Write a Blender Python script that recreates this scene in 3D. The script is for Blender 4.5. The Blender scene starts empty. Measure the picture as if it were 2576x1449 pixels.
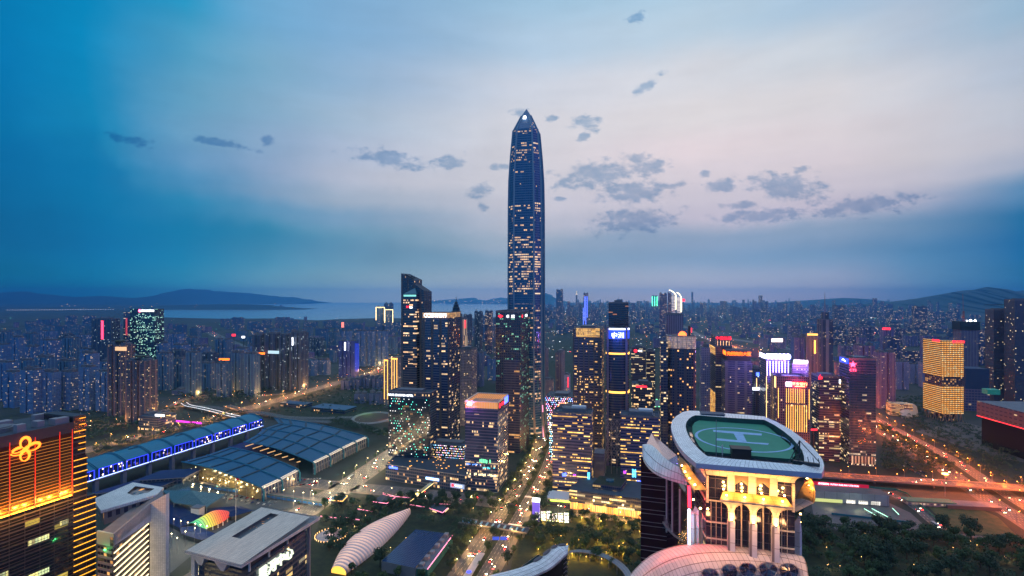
import bpy, bmesh, math, random
from mathutils import Vector, Matrix, noise as mnoise
R = math.radians
rng = random.Random(7)
scene = bpy.context.scene
COL = scene.collection

# ------------------------------------------------------------------ camera
# photo frame of 2576 x 1449: focal length F px, eye height H m, horizon row YH
F, CX, YH, H = 1288.0, 1288.0, 748.0, 255.0
cam_data = bpy.data.cameras.new('camera')
cam_data.sensor_width = 36; cam_data.lens = 36 * F / 2576
cam_data.shift_y = (YH - 724.5) / 2576
cam_data.clip_start = 1; cam_data.clip_end = 200000
cam = bpy.data.objects.new('camera', cam_data); COL.objects.link(cam)
cam.location = (0, 0, H); cam.rotation_euler = (R(90), 0, 0)
scene.camera = cam
scene.view_settings.view_transform = 'Standard'
scene.view_settings.look = 'None'
scene.view_settings.exposure = 0.08
scene.view_settings.gamma = 1.0
cy = scene.cycles
cy.max_bounces = 6; cy.diffuse_bounces = 2; cy.glossy_bounces = 3; cy.volume_bounces = 1
cy.transmission_bounces = 2; cy.transparent_max_bounces = 8
cy.use_denoising = True
cy.sample_clamp_indirect = 4.0
cy.caustics_reflective = False; cy.caustics_refractive = False

def lin(c):
    return tuple((v / 255 / 12.92 if v <= 10.3 else ((v / 255 + .055) / 1.055) ** 2.4) for v in c)

# ------------------------------------------------------------------ world: dusk sky by direction
SKX = [0, 250, 400, 600, 900, 1288, 1700, 2100, 2350, 2576]
SKY = [
 (0, [(0,118,172),(0,128,180),(0,140,185),(95,160,200),(125,168,205),(150,185,210),(165,195,215),(165,190,212),(160,182,205),(150,178,200)]),
 (100, [(0,115,170),(0,132,182),(50,145,185),(112,165,198),(130,170,205),(165,190,212),(190,205,218),(195,205,215),(180,190,205),(165,180,200)]),
 (200, [(0,112,168),(0,130,180),(85,152,188),(115,165,190),(145,175,205),(195,202,215),(213,212,217),(212,210,213),(200,202,210),(185,192,203)]),
 (300, [(0,112,165),(10,130,178),(95,157,188),(125,165,195),(165,185,205),(208,208,215),(220,214,215),(215,208,210),(200,196,202),(188,190,200)]),
 (380, [(0,110,160),(5,125,172),(98,152,190),(130,162,195),(175,185,205),(208,206,212),(225,210,213),(218,206,210),(200,195,200),(188,186,196)]),
 (440, [(0,108,158),(0,122,170),(80,145,190),(125,155,190),(185,188,202),(206,203,209),(215,204,210),(210,200,206),(190,186,196),(150,165,190)]),
 (490, [(0,105,152),(0,122,168),(30,130,175),(110,150,185),(170,178,192),(198,196,205),(205,197,206),(198,190,202),(172,172,192),(80,135,175)]),
 (540, [(0,102,148),(0,118,165),(0,125,170),(75,142,180),(130,158,185),(188,188,200),(195,187,200),(188,180,196),(135,155,182),(30,115,160)]),
 (590, [(0,100,145),(0,115,162),(0,125,168),(40,135,170),(110,152,178),(165,175,190),(155,168,188),(140,162,186),(85,135,170),(10,105,155)]),
 (650, [(0,98,138),(0,112,158),(0,122,165),(60,138,168),(115,152,172),(135,160,178),(130,156,180),(115,148,178),(70,125,165),(0,100,150)]),
 (700, [(0,95,132),(0,108,152),(10,118,160),(75,140,168),(122,155,170),(142,160,175),(145,160,180),(135,152,180),(75,125,165),(0,95,142)]),
 (748, [(0,88,125),(0,100,145),(30,118,155),(85,142,165),(135,160,172),(154,162,176),(166,164,180),(154,155,182),(80,120,165),(0,90,138)]),
]
def sky_photo(x, y):
    x = min(max(x, 0), 2576); y = min(max(y, 0), 748)
    i = max(j for j in range(len(SKX) - 1) if SKX[j] <= x)
    k = max(j for j in range(len(SKY) - 1) if SKY[j][0] <= y)
    fx = (x - SKX[i]) / (SKX[i+1] - SKX[i]); fy = (y - SKY[k][0]) / (SKY[k+1][0] - SKY[k][0])
    out = []
    for c in range(3):
        a = SKY[k][1][i][c] * (1-fx) + SKY[k][1][i+1][c] * fx
        b = SKY[k+1][1][i][c] * (1-fx) + SKY[k+1][1][i+1][c] * fx
        out.append(a * (1-fy) + b * fy)
    return lin(out)

world = bpy.data.worlds.new('World'); scene.world = world; world.use_nodes = True
wt = world.node_tree; wt.nodes.clear()
class NT:
    """small helper to write node trees"""
    def __init__(s, t): s.t = t
    def n(s, kind, **kw):
        nd = s.t.nodes.new(kind)
        for k, v in kw.items(): setattr(nd, k, v)
        return nd
    def put(s, sock, v):
        if isinstance(v, bpy.types.NodeSocket): s.t.links.new(v, sock)
        elif v is not None: sock.default_value = v
    def m(s, op, a, b=None, c=None, clamp=False):
        nd = s.n('ShaderNodeMath', operation=op, use_clamp=clamp)
        for i, v in enumerate((a, b, c)):
            if v is not None: s.put(nd.inputs[i], v)
        return nd.outputs[0]
    def mix(s, f, a, b, blend='MIX'):
        nd = s.n('ShaderNodeMix', data_type='RGBA', blend_type=blend)
        s.put(nd.inputs[0], f)
        for i, v in ((6, a), (7, b)):
            if isinstance(v, tuple) and len(v) == 3: v = v + (1,)
            s.put(nd.inputs[i], v)
        return nd.outputs[2]
    def xyz(s, x, y, z=0.0):
        nd = s.n('ShaderNodeCombineXYZ')
        for i, v in enumerate((x, y, z)): s.put(nd.inputs[i], v)
        return nd.outputs[0]
    def sep(s, v):
        nd = s.n('ShaderNodeSeparateXYZ'); s.put(nd.inputs[0], v); return nd.outputs
    def noise(s, vec, scale, detail=2, rough=.5, dim='3D'):
        nd = s.n('ShaderNodeTexNoise', noise_dimensions=dim)
        s.put(nd.inputs['Vector'], vec); nd.inputs['Scale'].default_value = scale
        nd.inputs['Detail'].default_value = detail; nd.inputs['Roughness'].default_value = rough
        return nd.outputs[0]
    def white(s, vec):
        nd = s.n('ShaderNodeTexWhiteNoise', noise_dimensions='3D'); s.put(nd.inputs['Vector'], vec); return nd.outputs[0], nd.outputs[1]
    def step(s, v, a, b):
        nd = s.n('ShaderNodeMapRange', interpolation_type='SMOOTHSTEP'); s.put(nd.inputs[0], v)
        nd.inputs[1].default_value = a; nd.inputs[2].default_value = b; return nd.outputs[0]
    def ramp(s, f, stops, mode='LINEAR'):
        nd = s.n('ShaderNodeValToRGB'); cr = nd.color_ramp; cr.interpolation = mode
        while len(cr.elements) > 1: cr.elements.remove(cr.elements[-1])
        cr.elements[0].position = stops[0][0]; cr.elements[0].color = tuple(stops[0][1]) + (1,)
        for p, c in stops[1:]:
            e = cr.elements.new(p); e.color = tuple(c) + (1,)
        s.put(nd.inputs[0], f); return nd.outputs[0]

w = NT(wt)
SKY_GAIN = 1.0
tc = w.n('ShaderNodeTexCoord').outputs['Generated']
dx, dy, dz = w.sep(tc)[:3]
nz1 = w.noise(tc, 5.0, 4, .55); nz2 = w.noise(tc, 17.0, 5, .6)
hor = w.m('SQRT', w.m('ADD', w.m('MULTIPLY', dx, dx), w.m('MULTIPLY', dy, dy)))
warp = w.m('ADD', w.m('MULTIPLY', w.m('SUBTRACT', nz1, .5), .10), w.m('MULTIPLY', w.m('SUBTRACT', nz2, .5), .03))
az = w.m('ADD', w.m('ARCTAN2', dx, dy), w.m('MULTIPLY', warp, .8))
T0 = w.m('DIVIDE', dz, w.m('MAXIMUM', hor, .001))
T = w.m('ADD', T0, w.m('MULTIPLY', w.m('MULTIPLY', warp, .45), w.step(T0, 0.0, .1)))
azf = w.m('ADD', w.m('DIVIDE', az, 2 * math.pi), .5)
TROWS = [0.0, .03, .07, .11, .15, .185, .225, .27, .33, .41, .50, .60]
BACK_L, BACK_R, BACK = lin((8,108,180)), lin((108,96,200)), lin((36,108,182))
col = None
for ti, tv in enumerate(TROWS):
    stops = [(0.0, BACK), (.22, BACK_L), (.33, tuple(v * .8 for v in sky_photo(0, 600)))]
    for k in range(15):
        a = R(-45 + 6.43 * k)
        px = CX + F * math.tan(a); py = YH - F * tv / math.cos(a)
        stops.append((a / (2 * math.pi) + .5, sky_photo(px, py)))
    stops += [(.67, tuple(v * .8 for v in sky_photo(2576, 600))), (.78, BACK_R), (1.0, BACK)]
    rowc = w.ramp(azf, stops, 'B_SPLINE' if False else 'LINEAR')
    if col is None: col = rowc
    else: col = w.mix(w.step(T, TROWS[ti-1], tv), col, rowc)
zen = w.mix(w.step(T0, .55, 1.1), col, tuple(1.12 * v for v in lin((176, 206, 234))))
# small dark clouds (ellipses in direction space, edges broken by noise): x, y, rx, ry, tilt
CLOUDS = [(975,398,85,17,10),(1130,410,34,18,-14),(1475,310,38,17,0),(1468,346,14,11,0),(1500,440,95,29,-10),(1628,422,52,17,-8),
 (1606,398,27,13,0),(1590,485,76,25,-6),(1690,468,36,8,-6),(1980,470,92,30,8),(1812,468,34,17,0),(1776,440,17,9,0),(2012,428,22,7,-20),
 (1628,214,38,11,-35),(1203,478,24,17,0),(1212,518,12,10,0),(1263,420,36,8,0),(1862,517,38,8,-5),(1595,556,92,26,-5),(1915,543,110,16,-5),
 (2170,517,115,22,-7),(330,352,46,12,10),(555,358,75,9,12),(676,352,16,11,0),(1405,500,17,5,0),(1310,283,20,8,0),(1385,298,16,6,0),(1600,45,20,11,-20)]
safe = w.m('MAXIMUM', dy, .02)
ca = w.m('DIVIDE', dx, safe); cb = w.m('DIVIDE', dz, safe)
fine = w.noise(w.xyz(ca, w.m('MULTIPLY', cb, 1.7), 0), 34.0, 5, .62)
cm = None
for (x, y, rx, ry, tilt) in CLOUDS:
    t = R(tilt); a0, b0 = (x - CX) / F, (YH - y) / F; rx *= 1.5; ry *= 1.5
    ua = w.m('SUBTRACT', ca, a0); ub = w.m('SUBTRACT', cb, b0)
    # tilt is clockwise in the picture
    e1 = w.m('MULTIPLY_ADD', ua, math.cos(t) * F / rx, w.m('MULTIPLY', ub, -math.sin(t) * F / rx))
    e2 = w.m('MULTIPLY_ADD', ua, math.sin(t) * F / ry, w.m('MULTIPLY', ub, math.cos(t) * F / ry))
    d = w.m('SUBTRACT', 1.0, w.m('SQRT', w.m('ADD', w.m('MULTIPLY', e1, e1), w.m('MULTIPLY', e2, e2))))
    cm = d if cm is None else w.m('MAXIMUM', cm, d)
cmask = w.m('MULTIPLY', w.step(w.m('ADD', w.m('MAXIMUM', cm, -.8), w.m('MULTIPLY', w.m('SUBTRACT', fine, .5), 2.5)), .02, .72), w.step(dy, .05, .2))
cloudcol = w.mix(1.0, zen, (.46, .61, .77), 'MULTIPLY')
zen2 = w.mix(w.m('MULTIPLY', cmask, w.m('MULTIPLY_ADD', fine, .9, .42, True)), zen, cloudcol)
# edge of the low cloud bank: darker and greyer below it
EDGE = [(0, 330), (240, 300), (300, 430), (420, 500), (560, 522), (800, 580), (1000, 602), (1288, 618), (1480, 578), (1640, 540), (1800, 562), (2050, 545), (2280, 515), (2400, 480), (2576, 425)]
es_ = []
for x, y in EDGE:
    a = math.atan((x - CX) / F); t = (YH - y) / F * math.cos(a); es_.append((a / (2 * math.pi) + .5, (t, t, t)))
edge = w.sep(w.ramp(azf, es_))[0]
wisp = w.noise(w.xyz(w.m('MULTIPLY', az, 3.0), w.m('MULTIPLY', T0, 14.0), 0), 2.2, 6, .62)
bank = w.step(w.m('ADD', w.m('SUBTRACT', edge, T0), w.m('MULTIPLY', w.m('SUBTRACT', wisp, .5), .05)), -.006, .03)
bank = w.m('MULTIPLY', bank, w.m('MULTIPLY', w.step(dy, .05, .3), w.step(T0, .0, .08)))
zen2 = w.mix(bank, zen2, w.mix(1.0, zen2, (.80, .89, .95), 'MULTIPLY'))
soft = w.m('ADD', w.m('MULTIPLY_ADD', w.m('SUBTRACT', nz1, .5), .22, 1.02), w.m('MULTIPLY', w.m('SUBTRACT', wisp, .5), .16))
zen2 = w.mix(w.m('SUBTRACT', 1.0, w.step(T0, -.01, .09)), zen2, w.mix(1.0, zen2, (1.28, 1.02, .80), 'MULTIPLY'))
fin = w.n('ShaderNodeVectorMath', operation='SCALE'); w.put(fin.inputs[0], zen2); low = w.m('MULTIPLY_ADD', w.m('SUBTRACT', 1.0, w.step(T0, -.01, .11)), .55, 1.0); w.put(fin.inputs['Scale'], w.m('MULTIPLY', soft, low))
nsk = w.n('ShaderNodeTexSky', sky_type='NISHITA', sun_disc=False, sun_elevation=R(0.5), sun_rotation=R(18))
bg1 = w.n('ShaderNodeBackground'); w.put(bg1.inputs[0], nsk.outputs[0]); bg1.inputs[1].default_value = 0.004
bg2 = w.n('ShaderNodeBackground'); w.put(bg2.inputs[0], fin.outputs[0]); bg2.inputs[1].default_value = 1.0
add = w.n('ShaderNodeAddShader'); wt.links.new(bg1.outputs[0], add.inputs[0]); wt.links.new(bg2.outputs[0], add.inputs[1])
wo = w.n('ShaderNodeOutputWorld'); wt.links.new(add.outputs[0], wo.inputs[0])
world.cycles.sampling_method = 'MANUAL'; world.cycles.sample_map_resolution = 512

sun_d = bpy.data.lights.new('sun', 'SUN'); sun_d.energy = 0.10; sun_d.angle = R(20); sun_d.color = (1, .72, .68)
sun = bpy.data.objects.new('sun', sun_d); COL.objects.link(sun)
sun.rotation_euler = (R(-84), 0, R(-18))   # afterglow from beyond the skyline, a little right of the tall tower

# ------------------------------------------------------------------ helpers
def gp(x, y, z=0.0):
    Y = F * (H - z) / (y - YH); return Vector(((x - CX) * Y / F, Y, z))
def at(x, y, Y): return Vector(((x - CX) * Y / F, Y, H - (y - YH) * Y / F))
def zof(y, Y): return H - (y - YH) * Y / F
# enlarged views of the photo used for measuring: (x0, y0, scale)
def zoomer(x0, y0, s):
    return lambda zx, zy: (x0 + zx * s, y0 + zy * s)
z1, z2, z3 = zoomer(0, 659.8, .2732), zoomer(593.9, 659.8, .2732), zoomer(1187.7, 659.8, .2732)
z4, z5, z6 = zoomer(1781.6, 659.8, .3084), zoomer(0, 989.8, .3169), zoomer(593.9, 989.8, .3169)
z7, z8, z9 = zoomer(1187.7, 989.8, .3169), zoomer(1583.6, 989.8, .3852), zoomer(2045.5, 923.8, .2732)
zr = zoomer(1121.7, 1055.7, .2714)
TH = R(13.0)                                   # the street grid turns a little to the right
S2 = Vector((math.sin(TH), math.cos(TH))); R2 = Vector((math.cos(TH), -math.sin(TH)))

ORG = {}
class MB:
    def __init__(s): s.v = []; s.f = []; s.uv = []; s.mi = []
    def face(s, pts, uvs=None, mi=0):
        i = len(s.v); s.v += [tuple(p) for p in pts]; s.f.append(tuple(range(i, i + len(pts))))
        s.uv.append(uvs or [(0, 0)] * len(pts)); s.mi.append(mi)
    def wall(s, p, q, z0, z1, mi=0, u0=0.0, z1q=None):
        L = (Vector(q[:2]) - Vector(p[:2])).length; z1q = z1 if z1q is None else z1q
        s.face([(p[0], p[1], z0), (q[0], q[1], z0), (q[0], q[1], z1q), (p[0], p[1], z1)],
               [(u0, z0), (u0 + L, z0), (u0 + L, z1q), (u0, z1)], mi); return u0 + L
    def prism(s, poly, z0, z1, mi=0, cap=1, tops=None, bottom=False):
        n = len(poly); u = 0.0; t = tops or [z1] * n
        for i in range(n):
            u = s.wall(poly[i], poly[(i+1) % n], z0, t[i], mi, u, t[(i+1) % n])
        s.face([(p[0], p[1], t[i]) for i, p in enumerate(poly)], [(p[0], p[1]) for p in poly], cap)
        if bottom: s.face([(p[0], p[1], z0) for p in reversed(poly)], None, cap)
    def box(s, c, w_, d_, z0, z1, rot=0.0, mi=0):
        s.prism(rect(c, w_, d_, rot), z0, z1, mi, mi, None, True)
    def bar(s, a, b, w_, h_=None, mi=0):
        a, b = Vector(a), Vector(b); h_ = h_ or w_
        d = (b - a); L = d.length
        if L < 1e-6: return
        d /= L; up = Vector((0, 0, 1)) if abs(d.z) < .95 else Vector((0, 1, 0))
        x = d.cross(up).normalized() * (w_ / 2); y = x.cross(d).normalized() * (h_ / 2)
        ra = [a - x - y, a + x - y, a + x + y, a - x + y]; rb = [p + (b - a) for p in ra]
        for i in range(4):
            j = (i + 1) % 4; s.face([ra[i], ra[j], rb[j], rb[i]], [(0, 0), (w_, 0), (w_, L), (0, L)], mi)
        s.face(ra[::-1], None, mi); s.face(rb, None, mi)
    def loft(s, rings, mi=0, close=True, caps=False, capmi=None):
        n = len(rings[0]); m_ = n if close else n - 1
        us = [0.0]
        for i in range(m_): us.append(us[-1] + (Vector(rings[0][(i+1) % n]) - Vector(rings[0][i])).length)
        vs = [0.0]
        for k in range(1, len(rings)): vs.append(vs[-1] + (Vector(rings[k][0]) - Vector(rings[k-1][0])).length)
        for k in range(len(rings) - 1):
            a, b = rings[k], rings[k+1]
            for i in range(m_):
                j = (i + 1) % n
                s.face([a[i], a[j], b[j], b[i]], [(us[i], vs[k]), (us[i+1], vs[k]), (us[i+1], vs[k+1]), (us[i], vs[k+1])], mi)
        if caps:
            cmi = mi if capmi is None else capmi
            s.face(list(rings[0])[::-1], None, cmi); s.face(rings[-1], None, cmi)
    def disc(s, c, r, z0, z1, n=16, mi=0, cap=None, r1=None):
        r1 = r if r1 is None else r1
        A = [(c[0] + r * math.cos(6.2832 * i / n), c[1] + r * math.sin(6.2832 * i / n), z0) for i in range(n)]
        B = [(c[0] + r1 * math.cos(6.2832 * i / n), c[1] + r1 * math.sin(6.2832 * i / n), z1) for i in range(n)]
        u = 0.0; L = 6.2832 * r / n
        for i in range(n):
            j = (i + 1) % n
            s.face([A[i], A[j], B[j], B[i]], [(u, z0), (u + L, z0), (u + L, z1), (u, z1)], mi); u += L
        s.face(B, None, mi if cap is None else cap); s.face(A[::-1], None, mi if cap is None else cap)
    def build(s, name, mats, parent=None, origin=None, smooth=False, merge=False):
        if not isinstance(mats, (list, tuple)): mats = [mats]
        o0 = Vector(origin) if origin is not None else (ORG.get(parent.name, Vector()) if parent else Vector())
        me = bpy.data.meshes.new(name)
        me.from_pydata([tuple(Vector(p) - o0) for p in s.v], [], s.f)
        for m_ in mats: me.materials.append(m_)
        uvl = me.uv_layers.new(name='UVMap'); k = 0
        flat = []
        for u in s.uv:
            for p in u: flat += [p[0], p[1]]
        uvl.data.foreach_set('uv', flat)
        me.polygons.foreach_set('material_index', [min(i, len(mats) - 1) for i in s.mi])
        if merge:
            bm = bmesh.new(); bm.from_mesh(me); bmesh.ops.remove_doubles(bm, verts=bm.verts, dist=.01); bm.to_mesh(me); bm.free()
        if smooth: me.polygons.foreach_set('use_smooth', [True] * len(me.polygons))
        me.update()
        ob = bpy.data.objects.new(name, me); COL.objects.link(ob)
        if parent: ob.parent = parent
        elif origin is not None: ob.location = origin
        ORG[ob.name] = o0
        return ob

def rect(c, w_, d_, rot=0.0):
    """footprint rectangle, counter-clockwise, rot clockwise seen from above (0 = facing the camera)"""
    r = Vector((math.cos(rot), -math.sin(rot))) * (w_ / 2); s_ = Vector((math.sin(rot), math.cos(rot))) * (d_ / 2)
    c = Vector(c[:2]); return [c - r - s_, c + r - s_, c + r + s_, c - r + s_]
def inset(poly, d):
    c = sum((Vector(p[:2]) for p in poly), Vector((0, 0))) / len(poly)
    return [Vector(p[:2]) + (c - Vector(p[:2])).normalized() * d for p in poly]
def tag(o, label=None, cat=None, group=None, kind=None):
    if label: o['label'] = label
    if cat: o['category'] = cat
    if group: o['group'] = group
    if kind: o['kind'] = kind
    return o
def thing(name, label, cat, loc=(0, 0, 0), group=None):
    o = bpy.data.objects.new(name, None); COL.objects.link(o); o.location = loc; o.empty_display_size = 1
    ORG[o.name] = Vector(loc); return tag(o, label, cat, group)
ORD = ['first', 'second', 'third', 'fourth', 'fifth', 'sixth', 'seventh', 'eighth', 'ninth', 'tenth', 'eleventh', 'twelfth', 'thirteenth',
 'fourteenth', 'fifteenth', 'sixteenth', 'seventeenth', 'eighteenth', 'nineteenth', 'twentieth', 'twenty-first', 'twenty-second', 'twenty-third',
 'twenty-fourth', 'twenty-fifth', 'twenty-sixth', 'twenty-seventh', 'twenty-eighth', 'twenty-ninth', 'thirtieth', 'thirty-first', 'thirty-second',
 'thirty-third', 'thirty-fourth', 'thirty-fifth', 'thirty-sixth', 'thirty-seventh', 'thirty-eighth', 'thirty-ninth', 'fortieth']

# ------------------------------------------------------------------ lettering (made while the scene is empty, each as a unit-height mesh)
TXT = {}
def make_text(s):
    if s in TXT: return TXT[s]
    cu = bpy.data.curves.new('lettering', 'FONT'); cu.body = s; cu.size = 1; cu.extrude = .04; cu.resolution_u = 3
    o = bpy.data.objects.new('lettering', cu); COL.objects.link(o)
    dg = bpy.context.evaluated_depsgraph_get()
    me = bpy.data.meshes.new_from_object(o.evaluated_get(dg))
    vs = [v.co.copy() for v in me.vertices]; fs = [tuple(p.vertices) for p in me.polygons]
    x0, x1 = min(v.x for v in vs), max(v.x for v in vs); y0, y1 = min(v.y for v in vs), max(v.y for v in vs)
    h = y1 - y0
    TXT[s] = ([((v.x - (x0 + x1) / 2) / h, (v.y - (y0 + y1) / 2) / h, v.z / h) for v in vs], fs, (x1 - x0) / h)
    bpy.data.objects.remove(o); bpy.data.curves.remove(cu); bpy.data.meshes.remove(me)
    return TXT[s]
for s_ in ('FOUR SEASONS HOTEL', '浦发银行', '卓越', '时代广场', '星', '河', '中', '心', '中洲', '中国恒基', '免税商务大厦', '平安银行', 'CTS', '招商银行', '中信银行', '深圳福田站  FUTIAN RAILWAY STATION', '荣超', '卓', '越', '免', '税', '商', '务', '大', '厦'):
    make_text(s_)
def frame_pt(P0, P1, t, z, off):
    """point on a wall that runs P0 -> P1 (outside on the right hand of the run), off metres outside; with run and normal"""
    a, b = Vector(P0[:2]), Vector(P1[:2]); d = (b - a).normalized(); n = Vector((d.y, -d.x)); p = a + (b - a) * t + n * off
    return Vector((p.x, p.y, z)), Vector((d.x, d.y, 0)), Vector((n.x, n.y, 0))
def text_on(mb, s, P0, P1, t, z, h, off=.4, mi=0, stretch=1.0, vertical=False):
    vs, fs, asp = make_text(s); p, d, n = frame_pt(P0, P1, t, z, off)
    W = [p + d * (x * h * stretch) + Vector((0, 0, y * h)) + n * (zz * h * 2 + .05) for (x, y, zz) in vs]
    for f in fs: mb.face([W[i] for i in f], None, mi)
    return asp * h * stretch
def panel_on(mb, P0, P1, t0, t1, z0, z1, off=.3, th=.3, mi=0):
    a, d, n = frame_pt(P0, P1, t0, z0, off); b, _, _ = frame_pt(P0, P1, t1, z0, off)
    A = [a, b, b + n * th, a + n * th]
    mb.prism([(A[3].x, A[3].y), (A[2].x, A[2].y), (A[1].x, A[1].y), (A[0].x, A[0].y)], z0, z1, mi, mi, None, True)
def disc_on(mb, P0, P1, t, z, r, off=.4, th=.4, n=20, mi=0, ring=None):
    p, d, nn = frame_pt(P0, P1, t, z, off); up = Vector((0, 0, 1))
    A = [p + d * (r * math.cos(6.2832 * i / n)) + up * (r * math.sin(6.2832 * i / n)) for i in range(n)]
    if ring:
        B = [p + d * (ring * math.cos(6.2832 * i / n)) + up * (ring * math.sin(6.2832 * i / n)) for i in range(n)]
        for i in range(n):
            j = (i + 1) % n
            mb.face([A[i] + nn * th, A[j] + nn * th, B[j] + nn * th, B[i] + nn * th], None, mi); mb.face([A[i], A[j], A[j] + nn * th, A[i] + nn * th], None, mi)
    else:
        mb.face([q + nn * th for q in A], None, mi)
        for i in range(n):
            j = (i + 1) % n; mb.face([A[i], A[j], A[j] + nn * th, A[i] + nn * th], None, mi)
def poly_on(mb, pts, P0, P1, t, z, sc, off=.4, th=.4, mi=0):
    p, d, n = frame_pt(P0, P1, t, z, off); up = Vector((0, 0, 1))
    W = [p + d * (x * sc) + up * (y * sc) for x, y in pts]
    mb.face([q + n * th for q in W], None, mi)
    for i in range(len(W)):
        j = (i + 1) % len(W); mb.face([W[i], W[j], W[j] + n * th, W[i] + n * th], None, mi)

def spot(o, pos, power, colr=(1, .52, .14), r_=.4, name='lamp_glow'):
    ld = bpy.data.lights.new(name, 'POINT'); ld.energy = power; ld.color = colr; ld.shadow_soft_size = r_
    lo = bpy.data.objects.new(name, ld); COL.objects.link(lo); lo.parent = o; lo.location = Vector(pos) - ORG.get(o.name, Vector()); return lo

# ------------------------------------------------------------------ materials
MATS = {}
def pbr(name, colr, rough=.7, metal=0.0, emit=None, es=0.0, var=0.0, vscale=.3, sample=True, objvar=0.0, spec=.5):
    m = bpy.data.materials.new(name); m.use_nodes = True; t = NT(m.node_tree); b = m.node_tree.nodes['Principled BSDF']
    c = tuple(colr) + (1,)
    if var or objvar:
        tcn = t.n('ShaderNodeTexCoord').outputs['Object']
        f = t.m('MULTIPLY_ADD', t.m('SUBTRACT', t.noise(tcn, vscale, 4, .6), .5), var * 2, 1.0)
        if objvar:
            f = t.m('MULTIPLY', f, t.m('MULTIPLY_ADD', t.n('ShaderNodeObjectInfo').outputs['Random'], objvar, 1 - objvar / 2))
        v = t.n('ShaderNodeVectorMath', operation='SCALE'); v.inputs[0].default_value = colr; t.put(v.inputs['Scale'], f)
        t.put(b.inputs['Base Color'], v.outputs[0])
    else: b.inputs['Base Color'].default_value = c
    b.inputs['Roughness'].default_value = rough; b.inputs['Metallic'].default_value = metal
    b.inputs['Specular IOR Level'].default_value = spec
    if emit:
        b.inputs['Emission Color'].default_value = tuple(emit) + (1,); b.inputs['Emission Strength'].default_value = es
        if not sample: m.cycles.emission_sampling = 'NONE'
    MATS[name] = m; return m

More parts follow.
